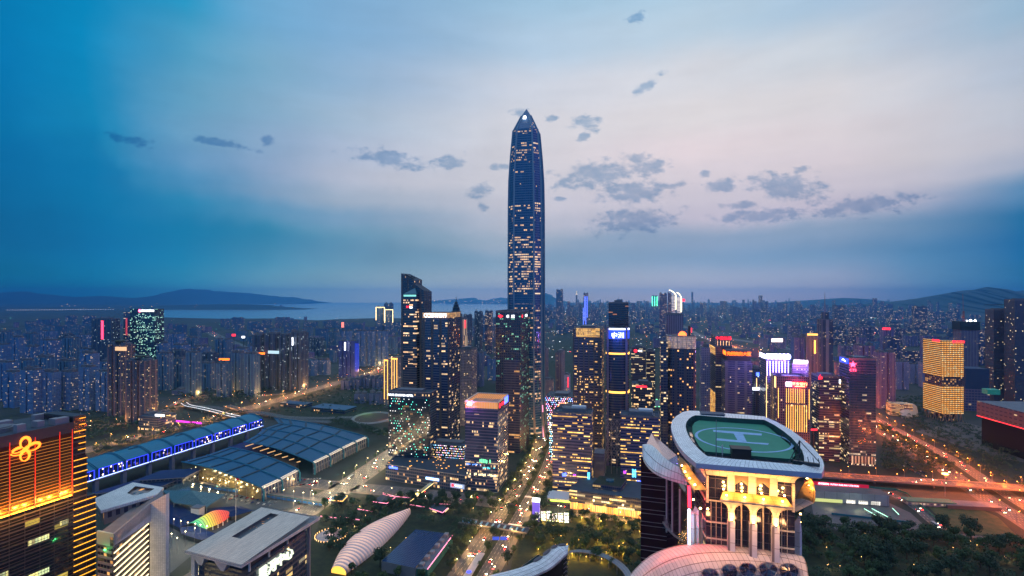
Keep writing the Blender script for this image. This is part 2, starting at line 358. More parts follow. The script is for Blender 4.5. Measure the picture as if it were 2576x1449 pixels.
FRAC_GAIN, ES_GAIN = .5, .8
def facade(name, wallc, glass, la, lb, frac, bay=3.0, fl=3.6, ww=.75, wh=.6, es=2.0, rowb=1.0, blkb=.6, zones=None, rough_w=.7, rough_g=.12,
           stripes=0.0, stripec=None, blk=4.0, fade=None, glow=None):
    """walls laid out in metres (UV): storeys x bays of windows, some of them lit; zones = [(z, factor)] steps of the lit share by height"""
    glass = (glass[0] * 1.5 + .004, glass[1] * 1.5 + .007, glass[2] * 2.2 + .018); wallc = (wallc[0], wallc[1], wallc[2] * 1.3)
    if frac < .6: frac *= FRAC_GAIN; es *= ES_GAIN
    m = bpy.data.materials.new(name); m.use_nodes = True; t = NT(m.node_tree); b = m.node_tree.nodes['Principled BSDF']
    u, v, _ = t.sep(t.n('ShaderNodeUVMap').outputs[0])[:3]
    rnd = t.m('MULTIPLY', t.n('ShaderNodeObjectInfo').outputs['Random'], 97.0)
    uu = t.m('DIVIDE', u, bay); vv = t.m('DIVIDE', v, fl)
    iu, iv = t.m('FLOOR', uu), t.m('FLOOR', vv); fu, fv = t.m('FRACT', uu), t.m('FRACT', vv)
    win = t.m('MULTIPLY', t.m('LESS_THAN', t.m('ABSOLUTE', t.m('SUBTRACT', fu, .5)), ww / 2), t.m('LESS_THAN', t.m('ABSOLUTE', t.m('SUBTRACT', fv, .52)), wh / 2))
    r2 = t.white(t.xyz(3.3, iv, rnd))[0]; run = 4.0 if (blk >= 4 and bay < 2.5) else 1.0
    seg = t.m('MULTIPLY_ADD', t.m('GREATER_THAN', t.m('FRACT', t.m('MULTIPLY', r2, 7.3)), .35), run - 1.0, 1.0)
    r1, rc = t.white(t.xyz(t.m('FLOOR', t.m('DIVIDE', uu, seg)), iv, rnd))
    r3 = t.white(t.xyz(t.m('FLOOR', t.m('DIVIDE', uu, blk)), iv, t.m('ADD', rnd, 5.5)))[0]
    p = t.m('MULTIPLY', frac, t.m('ADD', t.m('ADD', max(.1, 1 - .4 * rowb - .4 * blkb), t.m('MULTIPLY', t.m('POWER', r2, 4.0), rowb * 2.0)), t.m('MULTIPLY', t.m('POWER', r3, 6.0), blkb * 4.5)))
    if zones:
        stops = [(min(max(z / 700.0, 0), 1), (min(q / 4, 1),) * 3) for z, q in zones]
        p = t.m('MULTIPLY', p, t.m('MULTIPLY', t.ramp(t.m('DIVIDE', v, 700.0), stops, 'CONSTANT'), 4.0))
    lit = t.m('MULTIPLY', t.m('LESS_THAN', r1, p), win)
    cr, cg, cb_ = t.sep(rc)[:3]
    lc = t.mix(cr, la, lb)
    inn = t.noise(t.xyz(t.m('MULTIPLY', u, .9), t.m('MULTIPLY', v, 1.3), rnd), 1.0, 2, .6)
    base = t.mix(win, wallc, glass)
    if stripes:
        sm = t.m('LESS_THAN', t.m('FRACT', t.m('DIVIDE', u, stripes)), .3)
        base = t.mix(sm, base, stripec); lit = t.m('MULTIPLY', lit, t.m('SUBTRACT', 1.0, sm)); win = t.m('MULTIPLY', win, t.m('SUBTRACT', 1.0, sm))
    dirt = t.m('MULTIPLY_ADD', t.m('SUBTRACT', t.noise(t.xyz(t.m('MULTIPLY', u, .15), t.m('MULTIPLY', v, .04), rnd), 1.0, 3, .6), .5), .7, 1.0)
    sc = t.n('ShaderNodeVectorMath', operation='SCALE'); t.put(sc.inputs[0], base); t.put(sc.inputs['Scale'], dirt)
    t.put(b.inputs['Base Color'], sc.outputs[0])
    t.put(b.inputs['Roughness'], t.m('MULTIPLY_ADD', win, rough_g - rough_w, rough_w))
    b.inputs['IOR'].default_value = 1.9; b.inputs['Specular IOR Level'].default_value = .5
    t.put(b.inputs['Emission Color'], lc)
    t.put(b.inputs['Emission Strength'], t.m('MULTIPLY', lit, t.m('MULTIPLY', es, t.m('MULTIPLY', t.m('MULTIPLY_ADD', cg, 1.0, .25), t.m('MULTIPLY_ADD', inn, 1.2, .3)))))
    # each pane leans a little, so reflections break from pane to pane
    bv = t.n('ShaderNodeVectorMath', operation='SCALE'); rr = t.white(t.xyz(iu, iv, 9.1))[1]
    sub = t.n('ShaderNodeVectorMath', operation='SUBTRACT'); t.put(sub.inputs[0], rr); sub.inputs[1].default_value = (.5, .5, .5)
    t.put(bv.inputs[0], sub.outputs[0]); bv.inputs['Scale'].default_value = .035
    ad = t.n('ShaderNodeVectorMath', operation='ADD'); t.put(ad.inputs[0], bv.outputs[0]); t.put(ad.inputs[1], t.n('ShaderNodeNewGeometry').outputs['Normal'])
    no = t.n('ShaderNodeVectorMath', operation='NORMALIZE'); t.put(no.inputs[0], ad.outputs[0]); t.put(b.inputs['Normal'], no.outputs[0])
    m.cycles.emission_sampling = 'NONE'
    MATS[name] = m; return m
def lamp_mat(name, c, es, sample=False):
    return pbr(name, tuple(v * .5 for v in c), .5, 0, c, es, sample=sample)

WARM, AMBER, COOL, CYAN, WHITE = (1, .68, .32), (1, .46, .12), (.75, .95, 1), (.25, .85, .8), (1, .9, .75)
M_roof = pbr('roof_felt', (.045, .06, .085), .8, var=.4, vscale=.12, objvar=.6)
M_roofpale = pbr('roof_concrete', (.16, .16, .18), .8, var=.4, vscale=.15)
M_conc = pbr('concrete', (.22, .21, .22), .8, var=.25, vscale=.1)
M_dark = pbr('dark_metal', (.03, .03, .035), .5)
M_steel = pbr('steel_grey', (.25, .26, .28), .45, .3)
M_stone = pbr('pale_stone', (.30, .26, .27), .6, var=.15, vscale=.2)
M_white = pbr('white_panel', (.72, .70, .68), .45, var=.08, vscale=.3)
L_warm = lamp_mat('warm_lamp', (1, .55, .2), 3); L_gold = lamp_mat('gold_light', (1, .46, .08), 3, True); L_white = lamp_mat('white_light', (.9, .95, 1), 2.6, True)
L_red = lamp_mat('red_sign_light', (1, .02, .04), 3, True); L_blue = lamp_mat('blue_sign_light', (.06, .12, 1), 5, True)
L_orange = lamp_mat('orange_sign_light', (1, .17, .01), 3, True); L_pink = lamp_mat('pink_light', (1, .25, .40), 3, False); L_purple = lamp_mat('violet_light', (.55, .05, 1), 4, True)
L_green = lamp_mat('green_light', (.1, 1, .2), 4, True); L_cyan = lamp_mat('cyan_light', (.1, .6, 1), 3, True)
# ================================================================== the setting
def ground_mat():
    m = bpy.data.materials.new('city_ground'); m.use_nodes = True; t = NT(m.node_tree); b = m.node_tree.nodes['Principled BSDF']
    o = t.n('ShaderNodeTexCoord').outputs['Object']
    a = t.noise(o, .004, 5, .6); d = t.noise(o, .05, 3, .6)
    c = t.mix(t.step(a, .45, .6), (.012, .022, .012), (.05, .05, .055)); c = t.mix(t.m('MULTIPLY', d, .6), c, (.02, .03, .018))
    t.put(b.inputs['Base Color'], c); b.inputs['Roughness'].default_value = .9
    return m
M_ground = ground_mat()
def grass_mat(name, a_, b_):
    m = bpy.data.materials.new(name); m.use_nodes = True; t = NT(m.node_tree); b = m.node_tree.nodes['Principled BSDF']
    o = t.n('ShaderNodeTexCoord').outputs['Object']
    t.put(b.inputs['Base Color'], t.mix(t.step(t.noise(o, .12, 5, .65), .35, .65), a_, b_)); b.inputs['Roughness'].default_value = .95
    return m
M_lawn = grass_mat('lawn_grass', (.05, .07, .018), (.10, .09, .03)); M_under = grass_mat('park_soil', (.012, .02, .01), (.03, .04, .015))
M_pave = pbr('paving', (.12, .105, .10), .75, var=.35, vscale=.08)
def road_mat():
    m = bpy.data.materials.new('asphalt'); m.use_nodes = True; t = NT(m.node_tree); b = m.node_tree.nodes['Principled BSDF']
    u, v, _ = t.sep(t.n('ShaderNodeUVMap').outputs[0])[:3]
    o = t.n('ShaderNodeTexCoord').outputs['Object']
    lane = t.m('LESS_THAN', t.m('FRACT', t.m('DIVIDE', u, 3.6)), .06); dash = t.m('LESS_THAN', t.m('FRACT', t.m('DIVIDE', v, 9.0)), .5)
    wear = t.noise(t.xyz(t.m('MULTIPLY', u, .8), t.m('MULTIPLY', v, .03), 0), 1.0, 4, .6)
    c = t.mix(t.step(wear, .3, .7), (.05, .05, .052), (.085, .08, .08)); c = t.mix(t.m('MULTIPLY', lane, dash), c, (.6, .58, .5))
    t.put(b.inputs['Base Color'], c); b.inputs['Roughness'].default_value = .6
    return m
M_road = road_mat()

def sheet(name, pts, z, mat_, label=None):
    mb = MB(); P = [(p[0], p[1], z) for p in pts]
    ar = sum(P[i][0] * P[(i+1) % len(P)][1] - P[(i+1) % len(P)][0] * P[i][1] for i in range(len(P)))
    if ar < 0: P = P[::-1]
    mb.face(P, [(p[0], p[1]) for p in P]); return tag(mb.build(name, mat_), label, kind='structure')
def offs(pts, d):
    out = []
    for i, p in enumerate(pts):
        a = Vector(pts[max(i-1, 0)][:2]); b = Vector(pts[min(i+1, len(pts)-1)][:2]); t = (b - a).normalized()
        out.append(Vector(p[:2]) + Vector((t.y, -t.x)) * d)
    return out
def smooth_line(pts, k=5):
    P = [Vector(p[:2]) for p in pts]; out = []
    for i in range(len(P) - 1):
        a, b, c, d = P[max(i-1, 0)], P[i], P[i+1], P[min(i+2, len(P)-1)]
        for j in range(k):
            t = j / k
            out.append(.5 * ((2*b) + (c-a)*t + (2*a-5*b+4*c-d)*t*t + (3*b-a-3*c+d)*t**3))
    out.append(P[-1]); return out
def strip(mb, line, w_, z, mi=0, th=0.0):
    A, B = offs(line, -w_/2), offs(line, w_/2); L = 0.0
    for i in range(len(line) - 1):
        d = (line[i+1] - line[i]).length
        zz = z if not callable(z) else None
        za, zb = (z, z) if zz is not None else (z(i/(len(line)-1)), z((i+1)/(len(line)-1)))
        mb.face([(A[i].x, A[i].y, za), (B[i].x, B[i].y, za), (B[i+1].x, B[i+1].y, zb), (A[i+1].x, A[i+1].y, zb)], [(0, L), (w_, L), (w_, L+d), (0, L+d)], mi)
        if th:
            for S, q in ((A, 1), (B, -1)):
                P = [(S[i].x, S[i].y, za), (S[i+1].x, S[i+1].y, zb), (S[i+1].x, S[i+1].y, zb-th), (S[i].x, S[i].y, za-th)]
                mb.face(P if q > 0 else P[::-1], None, mi + 1)
            mb.face([(A[i].x, A[i].y, za-th), (A[i+1].x, A[i+1].y, zb-th), (B[i+1].x, B[i+1].y, zb-th), (B[i].x, B[i].y, za-th)], None, mi + 1)
        L += d
ROADS = {}
def road(name, pts, w_, z=.18, walk=5.0):
    line = smooth_line(pts); ROADS[name] = (line, w_)
    if walk:
        mb = MB(); strip(mb, line, w_ + 2 * walk, z + .12 - .16); 
        tag(mb.build('pavement', M_pave), kind='structure')
    mb = MB(); strip(mb, line, w_, z); tag(mb.build(name, M_road), kind='structure')
    return line

sheet('ground', [(-27000, -500), (27000, -500), (27000, 24500), (-27000, 24500)], 0.0, M_ground)

# water of the bay
def water_mat():
    m = bpy.data.materials.new('bay_water'); m.use_nodes = True; t = NT(m.node_tree); b = m.node_tree.nodes['Principled BSDF']
    b.inputs['Base Color'].default_value = (.42, .54, .62, 1); b.inputs['Metallic'].default_value = .65; b.inputs['Roughness'].default_value = .18; b.inputs['Specular IOR Level'].default_value = .8
    o = t.n('ShaderNodeTexCoord').outputs['Object']; mp = t.n('ShaderNodeMapping'); t.put(mp.inputs[0], o); mp.inputs['Scale'].default_value = (.25, 1, 1)
    bp = t.n('ShaderNodeBump'); bp.inputs['Strength'].default_value = .12; bp.inputs['Distance'].default_value = 3; t.put(bp.inputs['Height'], t.noise(mp.outputs[0], .008, 5, .65)); t.put(b.inputs['Normal'], bp.outputs[0])
    return m
shore = [(392, 798), (470, 800), (560, 802), (700, 801), (800, 806), (850, 803), (960, 800), (1080, 802), (1200, 801), (1290, 795), (1350, 787), (1445, 781)]
far = [(1448, 773.5), (1400, 768), (1330, 766), (1250, 765.5), (1150, 764.0), (1060, 761.6), (760, 761.6), (500, 766), (395, 776)]
sheet('bay_water', [gp(x, y) for x, y in shore + far], .6, water_mat())

M_hill = grass_mat('hazed_hill_woods', (.016, .036, .034), (.028, .05, .042))  # woods green lightened and blued: haze put into the colour
def hill(pts, Y, dep, seed=0, base=0.0):
    line = []
    for i in range(len(pts) - 1):
        for k in range(6):
            f = k / 6; line.append((pts[i][0] * (1-f) + pts[i+1][0] * f, pts[i][1] * (1-f) + pts[i+1][1] * f))
    line.append(pts[-1]); rows = []
    prof = [(-1, 0), (-.75, .18), (-.5, .42), (-.3, .68), (-.12, .92), (0, 1), (.3, .75), (1, 0)]
    for fy, fz in prof:
        row = []
        for i, (x, y) in enumerate(line):
            p = at(x, y, Y); z = max(p.z, 3)
            nn = mnoise.noise(Vector((i * .35, fy * 2 + seed, seed)))
            row.append((p.x + nn * dep * .12, Y + fy * dep + nn * dep * .1, base - .5 if fz == 0 else max(base + (z - base) * fz * (1 + .07 * nn * (1 if fz < 1 else .5)), base)))
        rows.append(row)
    mb = MB(); mb.loft(rows, close=False)
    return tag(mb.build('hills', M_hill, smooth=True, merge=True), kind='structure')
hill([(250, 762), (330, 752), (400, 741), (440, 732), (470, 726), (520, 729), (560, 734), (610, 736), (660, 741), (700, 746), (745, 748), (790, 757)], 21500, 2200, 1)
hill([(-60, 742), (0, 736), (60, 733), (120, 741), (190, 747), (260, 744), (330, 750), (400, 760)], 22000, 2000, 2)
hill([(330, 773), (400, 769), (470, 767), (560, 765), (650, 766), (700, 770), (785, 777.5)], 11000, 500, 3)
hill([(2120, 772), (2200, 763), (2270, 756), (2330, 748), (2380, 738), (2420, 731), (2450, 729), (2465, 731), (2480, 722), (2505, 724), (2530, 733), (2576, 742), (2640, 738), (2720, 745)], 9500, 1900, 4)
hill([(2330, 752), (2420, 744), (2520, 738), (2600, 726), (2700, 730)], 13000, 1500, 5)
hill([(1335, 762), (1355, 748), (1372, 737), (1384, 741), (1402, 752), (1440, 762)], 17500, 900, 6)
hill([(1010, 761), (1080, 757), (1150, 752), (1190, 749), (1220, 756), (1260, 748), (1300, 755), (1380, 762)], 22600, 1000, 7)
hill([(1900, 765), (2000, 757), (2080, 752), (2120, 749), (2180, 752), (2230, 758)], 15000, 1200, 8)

# streets
central = road('central_avenue', [(-60, 380), (-36, 468), (4, 620), (37, 750), (60, 875), (88, 1010), (120, 1160)], 36, .20)
cross = road('cross_street', [(-420, 735), (-330, 715), (-230, 690), (-110, 662), (0, 632), (110, 603), (260, 560)], 24, .16)
west = road('west_street', [(-300, 400), (-262, 540), (-242, 634), (-227, 680), (-207, 772), (-188, 870), (-160, 1000), (-130, 1160)], 28, .20)
hway = road('highway', [(545, 430), (590, 560), (610, 630), (640, 714), (673, 800), (688, 857), (738, 1050), (800, 1270), (865, 1500), (930, 1750)], 46, .18)
aven = road('avenue', [gp(*p) for p in [(2150, 1000), (2080, 975), (1990, 925), (1917, 897), (1840, 871), (1790, 856), (1745, 836), (1715, 818)]], 42, .18, 0)
back = road('back_highway', [gp(*p) for p in [(120, 1158), (219, 1132), (317, 1107), (412, 1083), (507, 1062), (600, 1034), (676, 1013), (769, 985), (851, 963), (905, 948), (952, 931), (975, 912), (992, 897)]], 38, .18, 0)
link = road('link_road', [gp(*p) for p in [(430, 1022), (520, 1023), (600, 1034), (700, 1047), (800, 1052), (900, 1050), (985, 1060)]], 18, .16, 0)
farst = road('far_street', [gp(*p) for p in [(500, 820), (540, 842), (575, 858), (610, 874)]], 60, .18, 0)
junc = road('junction_road', [gp(*p) for p in [(1990, 880), (1900, 862), (1790, 846), (1700, 838)]], 60, .16, 0)
estr = road('estate_road', [gp(*p) for p in [(40, 1075), (180, 1072), (300, 1066), (400, 1040), (470, 1002), (560, 992), (640, 996), (720, 990)]], 16, .17, 0)
side = road('station_road', [gp(*p) for p in [(2060, 1238), (2200, 1238), (2260, 1252), (2310, 1282), (2355, 1320), (2400, 1345)]], 12, .22, 0)
lowr = road('park_road', [gp(*p) for p in [(2100, 1330), (2250, 1338), (2400, 1346), (2500, 1355), (2600, 1362)]], 7, .22, 0)

sheet('median_strip', offs(central, -3.2)[0:30] + offs(central, 3.2)[0:30][::-1], .34, M_under)
sheet('median_strip', offs(hway, -1.5) + offs(hway, 8)[::-1], .30, M_under)
sheet('zebra_crossing', [(-12, 574), (22, 565), (23, 570), (-11, 579)], .30, M_white)
sheet('zebra_crossing', [(8, 655), (42, 646), (43, 651), (9, 660)], .30, M_white)
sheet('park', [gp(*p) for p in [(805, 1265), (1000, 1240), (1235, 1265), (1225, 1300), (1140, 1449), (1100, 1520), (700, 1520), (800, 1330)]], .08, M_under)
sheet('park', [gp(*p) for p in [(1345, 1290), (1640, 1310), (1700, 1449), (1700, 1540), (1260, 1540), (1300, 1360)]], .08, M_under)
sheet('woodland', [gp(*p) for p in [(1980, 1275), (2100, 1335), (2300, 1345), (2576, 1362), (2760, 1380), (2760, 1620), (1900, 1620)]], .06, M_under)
sheet('plaza', [gp(*p) for p in [(2040, 1262), (2230, 1262), (2290, 1290), (2340, 1335), (2250, 1332), (2050, 1312)]], .12, M_pave)
sheet('plaza', [gp(*p) for p in [(2040, 1200), (2640, 1236), (2560, 1300), (2480, 1285), (2330, 1268), (2050, 1235)]], .10, pbr('bare_ground', (.075, .06, .035), .9, var=.5, vscale=.05))
sheet('lawn', [gp(*p) for p in [(2335, 1275), (2470, 1283), (2510, 1300), (2560, 1350), (2440, 1344), (2380, 1318)]], .14, M_lawn)
sheet('plaza', [gp(*p) for p in [(2300, 1085), (2420, 1060), (2600, 1110), (2640, 1175), (2500, 1150)]], .12, M_pave)
sheet('parking_lot', [gp(*p) for p in [(2250, 1122), (2300, 1128), (2400, 1174), (2395, 1186), (2310, 1166)]], .12, pbr('lot_asphalt', (.05, .05, .055), .8, var=.3))
sheet('plaza', [gp(*p) for p in [(1330, 1075), (1420, 1072), (1400, 1120), (1340, 1125)]], .10, M_pave)
sheet('forecourt', [gp(*p) for p in [(330, 1300), (640, 1222), (760, 1200), (800, 1265), (600, 1300), (420, 1449), (330, 1449)]], .10, pbr('forecourt_paving', (.05, .06, .075), .7, var=.4, vscale=.06))
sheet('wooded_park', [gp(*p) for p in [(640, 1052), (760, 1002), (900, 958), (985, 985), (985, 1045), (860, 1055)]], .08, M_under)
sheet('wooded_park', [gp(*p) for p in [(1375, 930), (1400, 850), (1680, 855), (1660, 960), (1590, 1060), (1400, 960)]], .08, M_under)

# elevated roads: deck > parapet, pier
M_deckside = pbr('deck_concrete', (.26, .24, .22), .8, var=.2, vscale=.1)
def flyover(label, pts, w_, z, npier=0, lit=None, name='flyover'):
    line = smooth_line(pts); mid = line[len(line)//2]
    root = thing(name, label, 'flyover', (mid.x, mid.y, 0))
    mb = MB(); strip(mb, line, w_, z, 0, 1.5); mb.build('deck', [M_road, M_deckside], root)
    zf = z if callable(z) else (lambda t: z)
    for sgn in (-1, 1):
        e = offs(line, sgn * (w_/2 + .25)); mb = MB(); n = len(e) - 1
        for i in range(n): mb.bar((e[i].x, e[i].y, zf(i/n) + .45), (e[i+1].x, e[i+1].y, zf((i+1)/n) + .45), .4, .9)
        mb.build('parapet', M_deckside, root)
        if lit:
            mb = MB()
            for i in range(n): mb.bar((e[i].x, e[i].y, zf(i/n) + 1.1), (e[i+1].x, e[i+1].y, zf((i+1)/n) + 1.1), .35, .3)
            mb.build('edge_light', lit, root)
    for k in range(npier):
        f = (k + .5) / npier; i = int(f * (len(line) - 1)); p = line[i]; mb = MB(); zt = zf(f) - 1.5
        mb.box(p, 2.2, 1.6, 0, zt - 1.6); mb.prism(rect(p, 7, 1.8), zt - 1.6, zt); mb.build('pier', M_deckside, root)
    return line
fly = flyover('long elevated road with T piers crossing over the orange-lit highway', [(250, 775), (350, 738), (433, 713), (540, 690), (662, 664), (780, 640), (900, 610)], 21, 8.0, 12)
fly2 = flyover('curved ramp bridge edged with white lights beside the blue exhibition hall', [gp(x, y, 7) for x, y in [(462, 1014), (474, 1021), (500, 1026), (540, 1035), (582, 1046), (640, 1056)]], 11, 7.0, 5, L_white)
fly3 = flyover('dim elevated road passing behind the far end of the blue hall roofs', [gp(x, y, 7) for x, y in [(570, 1020), (610, 1031), (680, 1042), (750, 1056), (830, 1062)]], 14, 7.0, 5)

# haze: one closed box of even air
def haze():
    m = bpy.data.materials.new('dusk_haze'); m.use_nodes = True; t = m.node_tree; t.nodes.clear()
    o = t.nodes.new('ShaderNodeOutputMaterial'); p = t.nodes.new('ShaderNodeVolumePrincipled')
    p.inputs['Color'].default_value = (.13, .52, 1.0, 1); p.inputs['Density'].default_value = HAZE; p.inputs['Anisotropy'].default_value = .8
    t.links.new(p.outputs[0], o.inputs['Volume'])
    mb = MB(); mb.box((0, 12150), 56000, 25900, -1.2, 640); return tag(mb.build('haze', m), kind='stuff')
HAZE = 5.5e-5
if HAZE: haze()
# ================================================================== towers
DKG = (.012, .016, .024)
def corner_rect(x0, xc, x1, Y, side='R', th=TH, d=None, w=None):
    s, c = math.sin(th), math.cos(th); k0, kc, k1 = (x0-CX)/F, (xc-CX)/F, (x1-CX)/F
    C = Vector((kc * Y, Y)); r = Vector((c, -s)); f = Vector((s, c))
    if side == 'R':
        w = w or (C.x - k0 * C.y) / (c + k0 * s); den = s - k1 * c
        d = d or (min(max((k1 * C.y - C.x) / den, 10), 75) if den > .01 and x1 > xc else 30)
        L, Rr = C - r * w, C
    else:
        w = w or (k1 * C.y - C.x) / (c + k1 * s); den = k0 * c - s
        d = d or (min(max((C.x - k0 * C.y) / den, 10), 75) if den > .01 and x0 < xc else 30)
        L, Rr = C, C + r * w
    return [L, Rr, Rr + f * d, L + f * d]
def tower(name, label, x0, xc, x1, ytop, Y, side, m, th=TH, d=None, w=None, z0=0.0, par=1.6, plant=.5, cat='tower', group=None, roofm=None, poly=None, top=None, mast=0):
    P = poly or corner_rect(x0, xc, x1, Y, side, th, d, w)
    z1 = top if top is not None else zof(ytop, Y); c = sum(P, Vector((0, 0))) / len(P)
    root = thing(name, label, cat, (c.x, c.y, z0), group)
    mb = MB(); mb.prism(P, z0, z1, 0, 1); mb.build('wall', [m, roofm or M_roof], root)
    if par:
        mb = MB(); n = len(P); q = inset(P, .7)
        for i in range(n):
            a, b = P[i], P[(i+1) % n]; a2, b2 = q[i], q[(i+1) % n]
            mb.prism([a, b, b2, a2], z1 + .02, z1 + par, 0, 0)
        mb.build('parapet', m if par > 4 else M_roofpale, root)
    if plant:
        mb = MB(); e1 = (P[1] - P[0]); e2 = (P[-1] - P[0]); r_ = random.Random(int(x0 * 7 + ytop))
        ctr = c + e1 * r_.uniform(-.08, .08); rot = -math.atan2(e1.y, e1.x)
        mb.box(ctr, e1.length * plant, e2.length * plant, z1 + .02, z1 + r_.uniform(3.5, 6), rot); mb.build('plant_room', M_roofpale, root)
        mb = MB()
        for k in range(7):
            p = c + e1 * r_.uniform(-.42, .42) + e2 * r_.uniform(-.42, .42); mb.box(p, r_.uniform(1.5, 3.5), r_.uniform(1.5, 3), z1 + .03, z1 + r_.uniform(1, 2.4), rot)
        mb.build('roof_unit', M_steel, root)
    if mast:
        mb = MB(); mb.disc((c.x, c.y), .5, z1, z1 + mast, 6, r1=.1); mb.build('mast', M_steel, root)
    return dict(root=root, P=P, z1=z1, L=P[0], C=P[1], B=P[2], K=P[-1], c=c)
def vstrips(mb, P0, P1, ts, z0, z1, w_=.35, off=.1, th=.35):
    L = (P1 - P0).length
    for t in ts: panel_on(mb, P0, P1, t - w_/L/2, t + w_/L/2, z0, z1, off, th)
def hbands(root, P, zs, h, m, name='band', off=.25):
    for z in zs:
        mb = MB(); n = len(P)
        for i in range(n):
            a, b = P[i], P[(i+1) % n]; mb2 = mb; panel_on(mb, a, b, 0, 1, z, z + h, .05, off)
        mb.build(name, m, root)

# ---- 1 the 600 m tower
Fping = facade('tall_tower_glass', (.04, .13, .20), (.006, .05, .085), (1, .56, .22), (1, .76, .45), .19, 1.5, 4.4, .86, .5, 1.6, 1.4, 1.2, blk=9,
   zones=[(0, .5), (60, 1.6), (140, 1.1), (228, 2.6), (241, .05), (258, 2.6), (300, 3.2), (366, .8), (375, .9), (402, 2.6), (425, .06), (478, .9), (512, 1.8), (534, .15), (552, 2.4), (560, .1)])
cx0, cy0 = at(1325, 748, 940).x, 952.0
def oct_ring(z, sc, rot=R(11), hm=18.0, hc=30.3):
    pts = []
    for k in range(4):
        a = rot + math.pi / 2 * k
        d = Vector((math.sin(a), -math.cos(a))); r = Vector((math.cos(a), math.sin(a)))
        pts += [d * hc - r * hm, d * hc + r * hm]
    return [Vector((cx0 + p.x * sc, cy0 + p.y * sc, z)) for p in pts]
# rot is counter-clockwise; a negative angle turns the front to the right
prof = [(0, 1.10), (25, 1.06), (60, 1.02), (150, 1.0), (300, 1.0), (420, .99), (468, .965), (515, .87), (562, .735), (591, .29), (605, .01)]
ROT = R(-11)
pa = thing('supertall_tower', 'tallest dark blue glass skyscraper tapering to a pointed top at the centre of the skyline', 'skyscraper', (cx0, cy0, 0))
mb = MB(); rings = [oct_ring(z, s_, ROT) for z, s_ in prof]
for k in range(len(rings) - 1):
    a, b = rings[k], rings[k+1]; u = 0.0
    for i in range(8):
        j = (i + 1) % 8; L = (rings[3][j] - rings[3][i]).length
        mb.face([a[i], a[j], b[j], b[i]], [(u, prof[k][0]), (u + L, prof[k][0]), (u + L, prof[k+1][0]), (u, prof[k+1][0])], 0); u += L + 3.0
mb.build('wall', [Fping], pa)
M_rib = pbr('stone_rib', (.17, .28, .36), .45, .0, var=.2); M_fin = pbr('steel_fin', (.06, .20, .30), .4, .4)
for i in range(8):
    mb = MB()
    for k in range(len(prof) - 2):
        a, b = rings[k][i], rings[k+1][i]; ca_ = Vector((cx0, cy0, 0)); oa = (a - Vector((cx0, cy0, a.z))).normalized() * .5 if k < 9 else Vector()
        wd = 3.2 if prof[k][0] < 562 else 1.5
        mb.bar(a + oa, b + oa, wd, 1.4)
    mb.build('corner_rib', M_rib, pa)
for i in range(0, 8, 2):
    mb = MB(); 
    for q in range(1, 10):
        f = q / 10
        for k in range(1, 8):
            a = rings[k][i].lerp(rings[k][i+1], f); b = rings[k+1][i].lerp(rings[k+1][i+1], f)
            n_ = (a - Vector((cx0, cy0, a.z))).normalized() * .25; mb.bar(a + n_, b + n_, .45, .6)
    mb.build('fin', M_fin, pa)
for i in range(1, 8, 2):     # slanting braces in the corner bays
    mb = MB()
    for (za, zb) in ((60, 330), (330, 460)):
        def ring_at(z):
            for k in range(len(prof) - 1):
                if prof[k][0] <= z <= prof[k+1][0]:
                    f = (z - prof[k][0]) / (prof[k+1][0] - prof[k][0]); return [rings[k][q].lerp(rings[k+1][q], f) for q in range(8)]
        A, B = ring_at(za), ring_at(zb); j = (i + 1) % 8
        m0 = A[i].lerp(A[j], .5); 
        for q in (i, j):
            p, t_ = (m0, B[q]) if za == 60 else (A[q], B[i].lerp(B[j], .5))
            mb.bar(p + (p - Vector((cx0, cy0, p.z))).normalized() * .5, t_ + (t_ - Vector((cx0, cy0, t_.z))).normalized() * .5, .8)
    mb.build('brace', M_fin, pa)
for i, j in ((6, 7), (0, 1), (2, 3)):     # splayed legs at the foot
    for q in (i, j):
        p = rings[1][q]; o_ = (p - Vector((cx0, cy0, p.z))); b_ = Vector((cx0 + o_.x * 1.16, cy0 + o_.y * 1.16, 0)); mb = MB(); mb.bar(b_, rings[2][q] + o_ * .01, 3.2, 2.2); mb.build('leg', M_stone, pa)
f0, f1 = rings[9][0].lerp(rings[8][0], .5), rings[9][1].lerp(rings[8][1], .5)
mb = MB(); poly_on(mb, [(-3.2, -2.5), (2.8, -3), (4, 1), (2.2, 3.6), (-.5, 4.2), (-2.2, 2.2)], f0, f1, .45, 583, 1.0, 2.4, .5); mb.build('lit_crown_panel', L_white, pa)
mb = MB(); panel_on(mb, rings[2][0].xy, rings[2][1].xy, .1, .9, 3, 12, 1.2, .4); mb.build('lit_entrance', lamp_mat('lobby_light', (1, .5, .14), 3), pa)
mb = MB(); e = frame_pt(rings[3][0].xy, rings[3][1].xy, .5, 150, 0)
mb = MB(); mb.bar(rings[2][2] + Vector((1.5, -1.5, 0)), rings[1][2] + Vector((2, -2, -22)), 1.2, 1.0); mb.build('lit_leg_edge', L_pink, pa)

